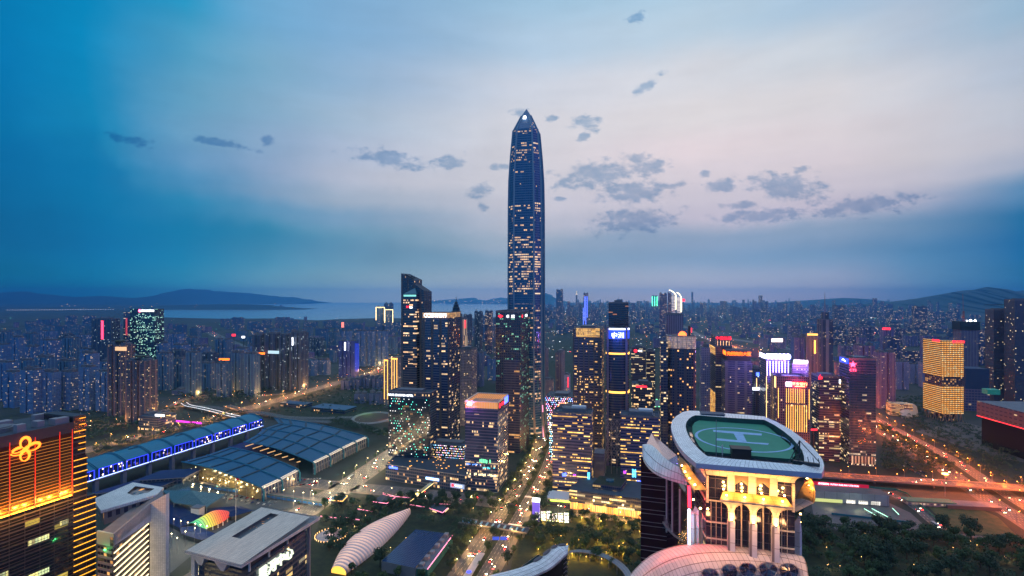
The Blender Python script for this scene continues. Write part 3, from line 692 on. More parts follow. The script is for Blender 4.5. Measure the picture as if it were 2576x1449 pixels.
# ---- 2 dark pair with slanted roofs
Fdark = facade('black_glass', (.02, .025, .04), (.007, .011, .022), (1, .58, .28), (1, .75, .45), .05, 1.8, 4.0, .85, .6, 2.2, 1.4, .8, stripes=11.0, stripec=(.035, .04, .06))
Y2 = 872.0; P = corner_rect(1009, 1066, 1080, Y2, 'R', d=36); zt = lambda y: zof(y, Y2)
a = P[0].lerp(P[1], .56); b = P[3].lerp(P[2], .56)
root = thing('slant_roofed_tower', 'black office tower with two roofs sloping down towards the tall skyscraper', 'tower', (a.x, a.y, 0))
mb = MB(); mb.prism([P[0], a, b, P[3]], 0, 0, 0, 1, [zt(687), zt(706), zt(702), zt(686)])
mb.build('wall', [Fdark, M_roof], root)
mb = MB(); mb.prism([a, P[1], P[2], b], 0, 0, 0, 1, [zt(713), zt(731), zt(733), zt(716)]); mb.build('wall', [Fdark, M_roof], root)
mb = MB(); mb.bar((*P[0].lerp(P[1], .2), zt(690)), (*a, zt(702)), 2.5); mb.bar((*P[0].lerp(P[1], .45), zt(694)), (*(a + R2 * 3), zt(699)), 2.0); mb.build('roof_gantry', M_dark, root)
Ff = facade('dark_glass_lit', (.03, .03, .045), (.010, .014, .026), (1, .55, .25), (1, .78, .5), .30, 2.2, 4.0, .85, .55, 2.4, 1.6, 1.2, zones=[(0, .5), (60, .15), (92, 2.0), (100, .1), (140, .8), (168, .15), (184, 1.5), (225, 1.1), (258, .2)], blk=5)
q0, q1 = P[0].lerp(P[1], .2) , P[0].lerp(P[1], .78); o_ = -S2 * 9
mb = MB(); B4 = [q0 + o_, q1 + o_, q1, q0]; mb.prism(B4, 0, zt(740), 0, 1); mb.build('front_bay', [Ff, M_roof], root)
M_skyl = pbr('teal_glass_roof', (.05, .16, .22), .2, .2)
top_ = q0.lerp(q1, .72); mb = MB(); zb_ = zt(739.5); ap = (top_.x, top_.y, zt(724))
C4 = [Vector((p.x, p.y, zb_)) for p in B4]
for i in range(4): mb.face([C4[i], C4[(i+1) % 4], ap])
mb.build('glass_peak', M_skyl, root)
mb = MB(); panel_on(mb, q0 + o_, q1 + o_, .03, .97, zt(746), zt(741.5)); mb.build('top_light', lamp_mat('teal_lamp', (.3, .9, .8), .9), root)
mb = MB(); poly_on(mb, [(-3, -1.5), (0, -2.2), (3, -1), (1.5, .2), (2.2, 2), (-.6, 1.2), (-3, 2)], q0 + o_, q1 + o_, .6, zt(773), 1.0); mb.build('logo', L_white, root)
mb = MB(); poly_on(mb, [(-3, -1.5), (0, -1), (1, 2), (-1.5, 1), (-3, 2)], q0 + o_, q1 + o_, .38, zt(772), 1.1); mb.build('logo', L_red, root)

# ---- 3 bank tower with golden crown
Fspd = facade('bank_glass', (.03, .05, .09), (.008, .016, .034), (1, .62, .28), (1, .85, .6), .20, 1.6, 4.0, .85, .55, 2.2, 1.4, 1.0, blk=6, stripes=14, stripec=(.025, .03, .045))
T3 = tower('bank_tower', 'dark glass bank tower with a glowing golden band and white Chinese lettering', 1063, 1128, 1158, 800, 805, 'R', Fspd, par=0, plant=.55)
zc0, zc1 = T3['z1'], zof(787, 805); mb = MB()
Fcrown = facade('crown_screen', (.3, .16, .06), (.3, .15, .05), AMBER, (1, .62, .22), 3, 2.6, 3.5, .86, .9, .6, 0, 0)
mb.prism(T3['P'], zc0 + .05, zc1, 0, 1); mb.build('lit_crown', [Fcrown, M_roof], T3['root'])
mb = MB(); text_on(mb, '浦发银行', T3['L'], T3['C'], .62, (zc0+zc1)/2, 6.6, 1.0); mb.build('lettering', L_white, T3['root'])
mb = MB(); disc_on(mb, T3['L'], T3['C'], .14, (zc0+zc1)/2, 3.4, 1.0, ring=2.2); disc_on(mb, T3['L'], T3['C'], .26, (zc0+zc1)/2, 3.4, 1.0, ring=2.2); mb.build('logo', L_white, T3['root'])
pg = at(1147.5, 778, 1150); pag = thing('pagoda_spire', 'dark tiered pagoda-like spire rising behind the golden-crowned bank tower', 'spire', (pg.x, 1150, 0))
mb = MB(); mb.box((pg.x, 1150), 26, 26, 0, zof(790, 1150)); mb.build('base_block', M_roof, pag)
mb = MB(); zz = zof(790, 1150)
for k, (r_, h_) in enumerate(((12, 8), (9, 8), (6.5, 6), (4, 6))):
    mb.disc((pg.x, 1150), r_, zz, zz + h_ * .75, 8, r1=r_ * .8); mb.disc((pg.x, 1150), r_ * 1.15, zz + h_ * .75, zz + h_, 8, r1=r_ * .5); zz += h_
mb.build('tier', pbr('teal_roof', (.02, .05, .08), .6), pag); mb = MB(); mb.disc((pg.x, 1150), 1.0, zz, zz + 14, 6, r1=.1); mb.build('needle', M_dark, pag)

# ---- 4 hotel
Fhotel = facade('hotel_glass', (.012, .02, .04), (.008, .018, .036), (1, .62, .25), (1, .9, .7), .06, 2.4, 3.6, .9, .7, 2.0, .8, .8)
def led_mat(name, base, cols, dens, bay, fl, es, r_=.12):
    m = bpy.data.materials.new(name); m.use_nodes = True; t = NT(m.node_tree); b = m.node_tree.nodes['Principled BSDF']
    u, v, _ = t.sep(t.n('ShaderNodeUVMap').outputs[0])[:3]; uu, vv = t.m('DIVIDE', u, bay), t.m('DIVIDE', v, fl)
    uu = t.m('ADD', uu, t.m('MULTIPLY', t.m('FRACT', t.m('MULTIPLY', t.m('FLOOR', vv), .5)), 1.0))
    iu, iv = t.m('FLOOR', uu), t.m('FLOOR', vv); r1, rc = t.white(t.xyz(iu, iv, 1.7)); cr, cg, cb_ = t.sep(rc)[:3]
    du = t.m('MULTIPLY', t.m('SUBTRACT', t.m('FRACT', uu), .5), bay); dv = t.m('MULTIPLY', t.m('SUBTRACT', t.m('FRACT', vv), .5), fl)
    dot = t.m('LESS_THAN', t.m('ADD', t.m('MULTIPLY', du, du), t.m('MULTIPLY', dv, dv)), r_ * r_)
    on = t.m('MULTIPLY', dot, t.m('LESS_THAN', r1, dens))
    colr = t.ramp(cr, [(i / len(cols), c) for i, c in enumerate(cols)], 'CONSTANT')
    pane = t.m('MULTIPLY', t.m('LESS_THAN', cb_, .07), t.m('GREATER_THAN', t.m('FRACT', vv), .3))
    b.inputs['Base Color'].default_value = base + (1,); b.inputs['Roughness'].default_value = .15
    t.put(b.inputs['Emission Color'], t.mix(on, (1, .55, .2), colr))
    t.put(b.inputs['Emission Strength'], t.m('ADD', t.m('MULTIPLY', on, t.m('MULTIPLY', es, t.m('ADD', cg, .3))), t.m('MULTIPLY', pane, .22)))
    m.cycles.emission_sampling = 'NONE'; return m
Mled = led_mat('hotel_led_front', (.008, .02, .045), [(.1, .9, .75), (.9, .95, 1), (.1, .8, .3), (1, .8, .5), (.2, .5, 1), (1, .6, .9)], .34, 3.9, 3.6, 2.6, .66)
T4 = tower('hotel_block', 'dark hotel slab covered with tiny teal and white dots of light', 977, 1082, 1098, 990, 738, 'R', Fhotel, z0=22, plant=.6, cat='hotel')
panel = MB(); panel_on(panel, T4['L'], T4['C'], .01, .99, 24, T4['z1'] - 8, .05, .35); ob = panel.build('led_front', Mled, T4['root'])
uvl = ob.data.uv_layers[0]
for poly_ in ob.data.polygons:
    for li in poly_.loop_indices:
        co = ob.data.vertices[ob.data.loops[li].vertex_index].co; uvl.data[li].uv = ((co.xy).dot(R2), co.z)
mb = MB(); text_on(mb, 'FOUR SEASONS HOTEL', T4['L'], T4['C'], .30, T4['z1'] - 4.2, 3.1, .5, stretch=.86); mb.build('lettering', L_white, T4['root'])
# hotel podium and low wing
pP = [gp(970, 1207), gp(1172, 1240), gp(1172, 1240) + Vector((20, 78, 0)), gp(970, 1207) + Vector((12, 80, 0))]; pP = [p.xy for p in pP]
Fpod = facade('podium_glass', (.05, .06, .08), (.012, .025, .04), (1, .55, .2), (1, .8, .5), .30, 3.2, 4.5, .85, .65, 2.2, .8, 1.2)
rp = thing('hotel_podium', 'long low glass podium with a planted roof terrace under the dotted hotel', 'podium', (pP[0].x, pP[0].y, 0))
mb = MB(); mb.prism(pP, 0, 21.5, 0, 1); mb.build('wall', [Fpod, M_roof], rp)
mb = MB()
for i in range(4): panel_on(mb, pP[i], pP[(i+1) % 4], 0, 1, 21.6, 22.6, -.5, .8)
mb.build('roof_rim', M_steel, rp)
mb = MB(); panel_on(mb, pP[0], pP[1], .05, .16, 17.5, 20); mb.build('sign_strip', L_blue, rp)
mb = MB(); panel_on(mb, pP[0], pP[1], .52, .68, 10, 13); mb.build('sign_strip', lamp_mat('blue_white_light', (.3, .5, 1), 5), rp)
rr_ = random.Random(3)
mb = MB()
for k in range(46):
    t_, s_ = rr_.random(), rr_.uniform(.03, .9); p = pP[0].lerp(pP[1], t_).lerp(pP[3].lerp(pP[2], t_), s_); mb.box(p, rr_.uniform(.5, 2.5), .5, 22.0, 22.5, TH)
tag(mb.build('terrace_light', L_gold, rp), kind='stuff')
wP = corner_rect(1080, 1167, 1168, 738, 'R', d=34); Fwing = led_mat('wing_glass', (.012, .02, .04), [(.2, .6, 1), (1, .5, .8), (1, .7, .3), (.9, .95, 1)], .85, 2.4, 3.4, 3.5, .6)
rw = thing('hotel_wing', 'low wing dotted with blue and pink lights between hotel and logo-topped office', 'wing', (wP[0].x, wP[0].y, 0))
mb = MB(); mb.prism(wP, 22, 40, 0, 1); mb.build('wall', [Fwing, M_roof], rw); mb = MB(); mb.box(sum(wP, Vector((0, 0))) / 4, 40, 14, 40.02, 42.5, TH); mb.build('roof_unit', M_roofpale, rw)

# ---- 5 office with the amber roof frame
F5 = facade('mall_office_glass', (.05, .055, .12), (.010, .022, .04), (1, .6, .25), (1, .88, .62), .22, 1.6, 4.0, .9, .65, 2.0, 1.2, 1.0, zones=[(0, 1.8), (10, 2.4), (38, .7), (75, 1.0), (100, .15)], blk=5)
T5 = tower('logo_topped_office', 'glass office with an amber-lit open roof frame and a pink corner logo', 1170, 1252, 1278, 1030, 668, 'R', F5, par=0, plant=0)
P = T5['P']; z0_, z1_ = T5['z1'], zof(1012, 668)
mb = MB()
for i in range(4):
    a, b = P[i], P[(i+1) % 4]; n_ = int((b - a).length / 2.2)
    for k in range(n_ + 1):
        q = a.lerp(b, k / n_); mb.bar((q.x, q.y, z0_), (q.x, q.y, z1_), .35)
    mb.bar((a.x, a.y, z1_), (b.x, b.y, z1_), .9, .9)
mb.build('roof_frame', M_white, T5['root'])
mb = MB()
for k in range(9):
    for s_ in (.05, .95):
        q = P[0].lerp(P[1], (k + .5) / 9).lerp(P[3].lerp(P[2], (k + .5) / 9), s_); mb.box(q, 2.2, .8, z0_ + .1, z0_ + .8, TH)
mb.build('roof_light', L_gold, T5['root'])
mb = MB()
for k in range(3):
    q = P[0].lerp(P[1], .2 + .3 * k).lerp(P[3].lerp(P[2], .2 + .3 * k), .5); mb.box(q, 12, 16, z0_ + .05, z0_ + 6, TH)
mb.build('plant_room', M_stone, T5['root'])
mb = MB()
for i in range(4): panel_on(mb, P[i], P[(i+1) % 4], .01, .99, z0_ + .5, z1_ - .8, -.8, .2)
mb.build('lit_crown', lamp_mat('crown_amber', (1, .42, .12), .7), T5['root'])
for k in range(3): q = P[0].lerp(P[1], .2 + .3 * k).lerp(P[3].lerp(P[2], .2 + .3 * k), .2); spot(T5['root'], (q.x, q.y, z0_ + 7.2), 1600, (1, .5, .15), 1)
mb = MB()
for k in range(16):
    f = k / 15; a = P[0].lerp(P[1], f); b = P[3].lerp(P[2], f); mb.bar((a.x, a.y, z1_ + .1), (b.x, b.y, z1_ + .1), .5)
mb.build('roof_slat', pbr('warm_slat', (.5, .32, .22), .6), T5['root'])
mb = MB(); poly_on(mb, [(-3, -1.8), (2.6, -1.8), (3.2, -.2), (1.5, 1.2), (-.5, 2.4), (-2, 1)], P[0], P[1], .14, z1_ - 3, 1.15, .6); mb.build('logo', lamp_mat('pink_sign_light', (1, .3, .6), 8, True), T5['root'])
q, _, _ = frame_pt(P[0], P[1], .14, z1_ - 4, 7); spot(T5['root'], q, 14000, (1, .2, .7), 1)
mb = MB(); panel_on(mb, P[1], P[2], .05, .58, z0_ - 1, z1_ - 2, .3, .3); mb.build('sign_board', M_dark, T5['root'])
mb = MB(); disc_on(mb, P[1], P[2], .13, (z0_ + z1_)/2 - 1.5, 3.0, .8); mb.build('logo', L_red, T5['root'])
mb = MB(); text_on(mb, '中信银行', P[1], P[2], .38, (z0_ + z1_)/2 - 1.2, 4.0, .8); mb.build('lettering', L_red, T5['root'])
mb = MB(); panel_on(mb, P[1], P[2], .62, .97, z0_ - .5, z1_ - 1.5, .3, .4); mb.build('sign_board', L_blue, T5['root'])
for (t0, t1, za, zb, mm) in ((.40, .85, 37, 43, lamp_mat('green_screen', (.2, 1, .45), 1.6)), (.04, .5, 33, 36, lamp_mat('blue_screen', (.1, .3, 1), 2.0)), (.05, .97, 20, 24, lamp_mat('shop_light', (1, .85, .5), 1.8)), (.55, .97, 30, 33, lamp_mat('cyan_screen', (.1, .8, 1), 1.4))):
    mb = MB(); n_ = int((t1 - t0) * 22); r_ = random.Random(int(za * 3))
    for k in range(n_):
        if r_.random() < .75: panel_on(mb, P[0], P[1], t0 + (t1 - t0) * k / n_, t0 + (t1 - t0) * (k + .7) / n_, za + r_.uniform(0, 1.5), zb - r_.uniform(0, 1.5), .1, .2)
    mb.build('lit_shop_front', mm, T5['root'])
bs = thing('bank_sign_board', 'white board with red disc and blue lettering on the podium wall', 'sign', gp(1170, 1238, 8))
mb = MB(); panel_on(mb, pP[0], pP[1], .82, .985, 4.5, 10.5, .5, .4); mb.build('board', lamp_mat('pale_board', (.45, .55, .8), .7), bs)
mb = MB(); text_on(mb, '中信银行', pP[0], pP[1], .918, 7.8, 2.6, 1.0); mb.build('lettering', L_white, bs); mb = MB(); disc_on(mb, pP[0], pP[1], .85, 7.8, 1.8, 1.0); mb.build('logo', L_red, bs)

# ---- 6 tower with the Excellence lettering
F6 = facade('violet_black_glass', (.022, .018, .035), (.009, .012, .022), (.25, .9, .6), (1, .72, .4), .15, 1.6, 4.1, .85, .5, 1.8, 1.2, 1.0, blk=5, stripes=3.2, stripec=(.03, .022, .04))
T6 = tower('ribbon_lit_tower', 'dark square tower with red diamond logo and reflected green light ribbon', 1247, 1309, 1336, 786, 838, 'R', F6, par=3, plant=.4)
zz = zof(796, 838); L6, C6, B6 = T6['L'], T6['C'], T6['B']
mb = MB(); poly_on(mb, [(-4.5, 0), (0, -2.8), (4.5, 0), (0, 2.8)], L6, C6, .2, zz, 1.0); mb.build('logo', L_red, T6['root'])
mb = MB(); text_on(mb, '卓', L6, C6, .49, zz, 5.4) if make_text('卓') else 0; text_on(mb, '越', L6, C6, .70, zz, 5.4) if make_text('越') else 0; mb.build('lettering', L_white, T6['root'])
mb = MB(); disc_on(mb, C6, B6, .18, zz, 2.4); mb.build('logo', L_red, T6['root']); mb = MB(); text_on(mb, '时代广场', C6, B6, .62, zz, 4.6, stretch=.75); mb.build('lettering', L_white, T6['root'])
P6b = corner_rect(1268, 1312, 1334, 822, 'R', d=8)
low = [(L6 - S2 * 3).lerp(C6 - S2 * 3, .35), C6 - S2 * 3, C6, L6.lerp(C6, .35)]
F6b = facade('bronze_panel_glass', (.07, .05, .055), (.02, .018, .03), AMBER, (1, .7, .4), .18, 2.2, 4.0, .7, .6, 1.5, 1, .8)
mb = MB(); mb.prism(low, 0, zof(905, 838), 0, 1); mb.build('lower_bay', [F6b, M_roof], T6['root'])

# ---- 7 gold-crowned office beside the blue-screen tower
F7 = facade('office_dark_grid', (.07, .05, .08), (.014, .014, .022), (1, .52, .12), (1, .76, .36), .34, 1.6, 4.0, .88, .42, 2.4, 1.4, 1.2, blk=4, stripes=8.0, stripec=(.05, .035, .045))
T7 = tower('gold_crowned_office', 'office tower with a broad gold-lit screen along its roof edge', 1441, 1514, 1526, 828, 800, 'R', F7, par=0, plant=.5)
mb = MB(); panel_on(mb, T7['L'], T7['C'], .12, .93, zof(848, 800), zof(826, 800), .1, .8); o_ = mb.build('lit_screen', [facade('gold_screen', (.3, .14, .03), (.3, .14, .03), (1, .48, .07), (1, .6, .16), 5, 1.6, 2.2, .8, .86, 1.3, 0, 0)], T7['root'])
for pl in o_.data.polygons:
    for li in pl.loop_indices:
        co = o_.data.vertices[o_.data.loops[li].vertex_index].co; o_.data.uv_layers[0].data[li].uv = (co.xy.dot(R2), co.z)

# ---- 8 round-cornered tower with the blue screen
F8 = facade('round_tower_glass', (.02, .022, .04), (.008, .013, .028), (1, .6, .25), (.5, .8, 1), .10, 1.5, 4.0, .85, .5, 1.8, 1.2, .8, zones=[(0, 1.6), (70, .8), (150, .5), (205, .3)])
Y8 = 770.0; pc = at(1553, 748, Y8 + 18)
def round_poly(c, w_, d_, r_, rot, n=8):
    pts = []
    for (sx, sy, a0) in ((-1, -1, 180), (1, -1, 270), (1, 1, 0), (-1, 1, 90)):
        for k in range(n + 1):
            a = R(a0 + 90 * k / n); pts.append(Vector((sx * (w_/2 - r_) + r_ * math.cos(a), sy * (d_/2 - r_) + r_ * math.sin(a))))
    return [Vector((c[0] + p.x * math.cos(rot) + p.y * math.sin(rot), c[1] - p.x * math.sin(rot) + p.y * math.cos(rot))) for p in pts]
PR = round_poly(pc, 35, 36, 15, TH); rt = thing('round_cornered_tower', 'round-cornered glass tower with bright blue and white screen and two golden rings', 'tower', (pc.x, pc.y, 0))
mb = MB(); mb.prism(PR, 0, zof(826, Y8), 0, 1); mb.build('wall', [F8, M_roof], rt)
def ringband(P_, z0, z1, off, m, name, i0=0, i1=None):
    mb = MB(); n = len(P_); c = sum(P_, Vector((0, 0))) / n; Q = [c + (p - c) * (1 + off / (p - c).length) for p in P_]
    idx = list(range(i0, i1 if i1 is not None else n))
    for i in idx:
        j = (i + 1) % n
        mb.face([(*Q[i], z0), (*Q[j], z0), (*Q[j], z1), (*Q[i], z1)], [(i, z0), (i+1, z0), (i+1, z1), (i, z1)])
        mb.face([(*P_[i], z1), (*Q[i], z1), (*Q[j], z1), (*P_[j], z1)]); mb.face([(*P_[i], z0), (*P_[j], z0), (*Q[j], z0), (*Q[i], z0)])
    mb.build(name, m, rt)
ringband(PR, zof(852, Y8), zof(827, Y8), .5, lamp_mat('screen_blue', (.02, .06, .9), 1.6, True), 'screen', 3, 17)
ringband(PR, zof(830, Y8), zof(826, Y8), .8, L_white, 'lit_rim', 3, 17)
ringband(PR, zof(892, Y8), zof(888, Y8), .7, L_gold, 'lit_ring', 2, 22); ringband(PR, zof(990, Y8), zof(985, Y8), .7, L_gold, 'lit_ring', 2, 20)
a8, b8 = PR[8], PR[9]
mb = MB(); text_on(mb, '中洲', a8, b8, .72, zof(843, Y8), 9.0, 1.2); mb.build('lettering', L_white, rt)
q, _, _ = frame_pt(a8, b8, .5, zof(846, Y8), 12); spot(rt, q, 24000, (.08, .14, 1), 2)
mb = MB(); panel_on(mb, a8, b8, -.8, -.4, zof(851, Y8), zof(838, Y8), 1.0, .3); mb.build('screen_picture', lamp_mat('screen_white', (.9, .8, .8), 2), rt)
for q in (4, 13):
    mb = MB(); p = PR[q]; mb.box(p + (p - pc.xy).normalized() * 1.2, 3.4, 3.4, 0, zof(822, Y8), TH); mb.build('stone_pier', pbr('pier_stone', (.17, .13, .17), .5, var=.3), rt)
# crossed lattice near its foot
mb = MB(); e0, e1 = at(1524, 748, 742).xy, at(1566, 748, 738).xy
for k in range(5):
    za, zb = 18 + k * 12, 30 + k * 12
    for i in range(3):
        A, B = e0.lerp(e1, i / 3), e0.lerp(e1, (i + 1) / 3)
        mb.bar((*A, za), (*B, zb), .5); mb.bar((*B, za), (*A, zb), .5); mb.bar((*A, zb), (*B, zb), .5)
for i in range(4): mb.bar((*e0.lerp(e1, i/3), 0), (*e0.lerp(e1, i/3), 78), .6)
mb.build('lattice', M_stone, rt)
F8b = facade('rear_black_glass', (.012, .012, .022), (.01, .01, .02), (1, .35, .12), (1, .7, .35), .12, 1.8, 3.6, .8, .5, 1.6, 1.6, 1.2, zones=[(0, .3), (215, .9), (236, 1.6)])
tower('rear_black_tower', 'plain black tower with orange reflections standing behind the blue screen tower', 1529, 1531, 1581, 763, 905, 'L', F8b, d=30, par=2, plant=.4, mast=14)

# ---- 9 dark tower with lantern crown
F9 = facade('amber_window_glass', (.03, .022, .04), (.012, .012, .024), (1, .42, .10), (1, .66, .3), .30, 3.4, 4.2, .6, .5, 3.0, .5, .6, zones=[(0, 1.3), (95, .25), (115, 1.5), (150, .7), (178, .3)], stripes=13.6, stripec=(.035, .02, .04))
Y9 = 770.0; p9 = at(1713, 748, Y9 + 20); PR9 = round_poly(p9, 41, 38, 7, TH, 4); z9t, z9b = zof(846, Y9), zof(877, Y9)
r9 = thing('lantern_crowned_tower', 'dark tower with a glassy lantern crown, red half disc above and amber windows', 'tower', (p9.x, p9.y, 0))
mb = MB(); mb.prism(PR9, 0, z9b, 0, 1); mb.build('wall', [F9, M_roof], r9)
Flan = facade('lantern_screen', (.30, .20, .16), (.32, .24, .22), (1, .55, .18), (1, .72, .36), 4, .9, 3.0, .7, .8, .55, 0, 0, zones=[(0, 1), (188, .35)])
mb = MB(); mb.prism(PR9, z9b + .05, z9t, 0, 1); mb.build('lit_crown', [Flan, M_roof], r9)
mb = MB()
for i in range(len(PR9)): mb.bar((*PR9[i], z9t), (*PR9[(i+1) % len(PR9)], z9t), 1.2, 1.0)
for k in range(5):
    q = PR9[4].lerp(PR9[5], k / 4); mb.bar((q.x, q.y, z9b), (q.x, q.y, z9t), .5)
mb.build('crown_frame', M_steel, r9)
mb = MB(); poly_on(mb, [(math.cos(math.pi * k / 10) * 6, math.sin(math.pi * k / 10) * 6.5) for k in range(11)], PR9[4], PR9[5], .52, z9t + .8, 1.0, -3, 1.0); mb.build('half_disc_sign', lamp_mat('sun_red_light', (1, .10, .02), 6, True), r9)
mb = MB(); mb.box(p9.xy + R2 * 12, 3, 8, z9t, z9t + 15, TH); mb.build('roof_sail', M_dark, r9); mb = MB(); mb.bar((*(p9.xy + R2 * 15 - S2 * 4), z9t + 5), (*(p9.xy + R2 * 15 - S2 * 4), z9t + 12), .9); mb.build('red_lamp', L_red, r9)
F9b = facade('side_core_glass', (.03, .025, .04), (.02, .018, .03), WARM, (1, .8, .6), .4, 4.0, 4.2, .8, .5, 2.2, 1, .2)
mb = MB(); Q = corner_rect(1660, 1662, 1680, 772, 'L', d=22); mb.prism(Q, 0, zof(858, 772), 0, 1); mb.build('lift_core', [F9b, M_roof], r9)

# ---- right-hand business district
F10 = facade('mauve_stone', (.22, .15, .17), (.04, .03, .045), WARM, AMBER, .04, 4.2, 4.0, .45, .6, 1.4)
tower('mauve_stone_tower', 'mauve stone tower with columns of small windows behind the lantern-crowned tower', 1674, 1676, 1719, 793, 1020, 'L', F10, d=30, par=3)
F11 = facade('brown_stone_office', (.13, .085, .09), (.03, .022, .03), WARM, (1, .75, .4), .05, 2.4, 3.8, .6, .5, 1.8)
T11 = tower('red_lettered_tower', 'brown stone tower with red Chinese lettering above a white comb of roof lights', 1785, 1800, 1842, 872, 905, 'L', F11, par=2, plant=0)
P = T11['P']; cP = inset(P, 5); zc = zof(846, 905)
mb = MB(); mb.prism(cP, T11['z1'] + .05, zc, 0, 1); mb.build('crown_block', [F11, M_roof], T11['root'])
mb = MB(); panel_on(mb, cP[0], cP[1], .06, .98, zc - 7.5, zc + .5, .1, .3); mb.build('sign_board', M_dark, T11['root'])
mb = MB(); text_on(mb, '中国恒基', cP[0], cP[1], .52, zc - 3.4, 6.2, .6); mb.build('lettering', L_red, T11['root'])
mb = MB(); vstrips(mb, cP[0], cP[1], [.1, .3, .5, .7, .9], T11['z1'], zc - 8, .4); mb.build('light_strip', L_warm, T11['root'])
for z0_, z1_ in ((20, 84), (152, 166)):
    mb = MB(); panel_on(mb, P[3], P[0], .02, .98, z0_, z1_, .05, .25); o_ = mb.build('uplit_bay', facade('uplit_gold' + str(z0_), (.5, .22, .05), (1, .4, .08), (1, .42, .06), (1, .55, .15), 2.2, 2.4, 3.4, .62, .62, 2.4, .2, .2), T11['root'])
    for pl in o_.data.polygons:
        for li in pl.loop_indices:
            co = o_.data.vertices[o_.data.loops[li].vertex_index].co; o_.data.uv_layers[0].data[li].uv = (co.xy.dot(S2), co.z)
F12 = facade('grey_brown_grid', (.15, .115, .12), (.022, .02, .028), WARM, (1, .9, .65), .12, 1.9, 3.7, .66, .55, 2.0, 1.2, 1.2, stripes=15.2, stripec=(.17, .13, .13))
T12 = tower('duty_free_tower', 'grey-brown gridded tower with large orange Chinese letters on its roof', 1819, 1824, 1893, 907, 865, 'L', F12, d=34, par=0, plant=0)
P = T12['P']; cP = inset(P, 3); zc = zof(881, 865)
mb = MB(); mb.prism(cP, T12['z1'] + .05, zc, 0, 1); mb.build('crown_block', [pbr('crown_brown', (.08, .045, .04), .7), M_roof], T12['root'])
for k, ch in enumerate('免税商务大厦'):
    make_text(ch); mb = MB(); text_on(mb, ch, cP[0], cP[1], .1 + .165 * k, zc - 5.5, 6.8, .9); mb.build('letter', L_orange, T12['root'])
mb = MB(); panel_on(mb, cP[3], cP[0], .05, .95, zc - 9, zc - 2, .3, .4); mb.build('side_sign', L_orange, T12['root'])
F13 = facade('navy_slab', (.02, .024, .06), (.012, .014, .035), COOL, WARM, .05, 3, 3.8, .7, .5, 1.5)
T13 = tower('navy_slab_tower', 'narrow navy blue slab with a small blue sign between duty-free and white-letter towers', 1893, 1896, 1917, 928, 900, 'L', F13, d=26)
mb = MB(); panel_on(mb, T13['L'], T13['C'], .3, 1, T13['z1'] - 12, T13['z1'] - 6); mb.build('sign_board', L_blue, T13['root'])
mb = MB(); vstrips(mb, T13['L'], T13['C'], [.35, .75], 30, T13['z1'] - 16, .9); mb.build('light_strip', L_warm, T13['root'])
F14 = facade('white_fin_glass', (.15, .13, .2), (.02, .02, .05), WARM, COOL, .10, 3.2, 3.8, .7, .6, 1.8)
T14 = tower('white_letter_tower', 'violet-white tower with upright light fins and six round white roof letters', 1910, 1928, 1986, 905, 830, 'L', F14, par=3, plant=.3)
P = T14['P']; zt_ = T14['z1']
for k in range(6):
    mb = MB(); disc_on(mb, P[0], P[1], .07 + .172 * k, zt_ + 6.0, 4.4, .5, .6, 14); mb.build('letter_disc', lamp_mat('violet_white', (.62, .62, 1), 7, True) if k == 0 else MATS['violet_white'], T14['root'])
for t_ in (.2, .75): q, _, n__ = frame_pt(P[0], P[1], t_, zt_ + 2, 14); spot(T14['root'], q, 90000, (.32, .16, 1), 2)
mb = MB(); vstrips(mb, P[0], P[1], [.03, .16, .29, .42, .55, .68, .81, .95], zt_ - 26, zt_ - 2, .6); mb.build('light_strip', lamp_mat('pale_light', (1, .8, .75), 4), T14['root'])
mb = MB(); vstrips(mb, P[0], P[1], [.0, .2, .36, .52, .68, .84, 1.0], 40, zt_ - 27, .7, .1, .8); mb.build('light_strip', L_warm, T14['root'])
mb = MB(); panel_on(mb, P[3], P[0], .1, .95, zt_ + 1, zt_ + 8, .1, .4); mb.build('side_sign', MATS['violet_white'], T14['root'])
F15 = facade('lilac_stone', (.26, .2, .3), (.05, .04, .09), COOL, WARM, .16, 2.6, 3.7, .6, .5, 1.8)
T15 = tower('lilac_office', 'lilac office block with a white-lit top strip behind the striped bank building', 1987, 1992, 2034, 915, 960, 'L', F15, d=28, par=2)
q, _, _ = frame_pt(T15['L'], T15['C'], .5, T15['z1'] + 2, 14); spot(T15['root'], q, 70000, (.6, .3, 1), 2)
mb = MB(); panel_on(mb, T15['L'], T15['C'], .1, .95, T15['z1'] + 1, T15['z1'] + 7, .2, .6); mb.build('lit_sign', lamp_mat('white_lit', (1, .9, .95), 8, True), T15['root'])
F16 = facade('brown_fin_glass', (.10, .065, .075), (.018, .014, .02), WARM, (1, .8, .5), .14, 2.9, 3.8, .6, .6, 2.2, zones=[(0, 1.4), (60, .6), (110, .2)])
T16 = tower('striped_bank_building', 'brown bank building striped with upright golden light lines and a red sign', 1940, 1953, 2038, 953, 790, 'L', F16, d=34, par=5, plant=.5)
P = T16['P']; zt_ = T16['z1']
mb = MB(); vstrips(mb, P[0], P[1], [.30 + .066 * k for k in range(9)], zt_ - 36, zt_ - 14, .55); mb.build('light_strip', L_gold, T16['root'])
mb = MB(); vstrips(mb, P[0], P[1], [.30 + .066 * k for k in range(10)], zt_ - 80, zt_ - 39, .55); mb.build('light_strip', L_gold, T16['root'])
mb = MB(); vstrips(mb, P[0], P[1], [.06, .97], zt_ - 60, zt_ - 14, .7); mb.build('light_strip', L_gold, T16['root'])
q, _, _ = frame_pt(P[0], P[1], .6, zt_ - 8, 10); spot(T16['root'], q, 26000, (1, .08, .25), 2)
mb = MB(); panel_on(mb, P[0], P[1], .28, .46, zt_ - 11, zt_ - 4); mb.build('sign_board', lamp_mat('pink_white', (1, .75, .9), 4, True), T16['root'])
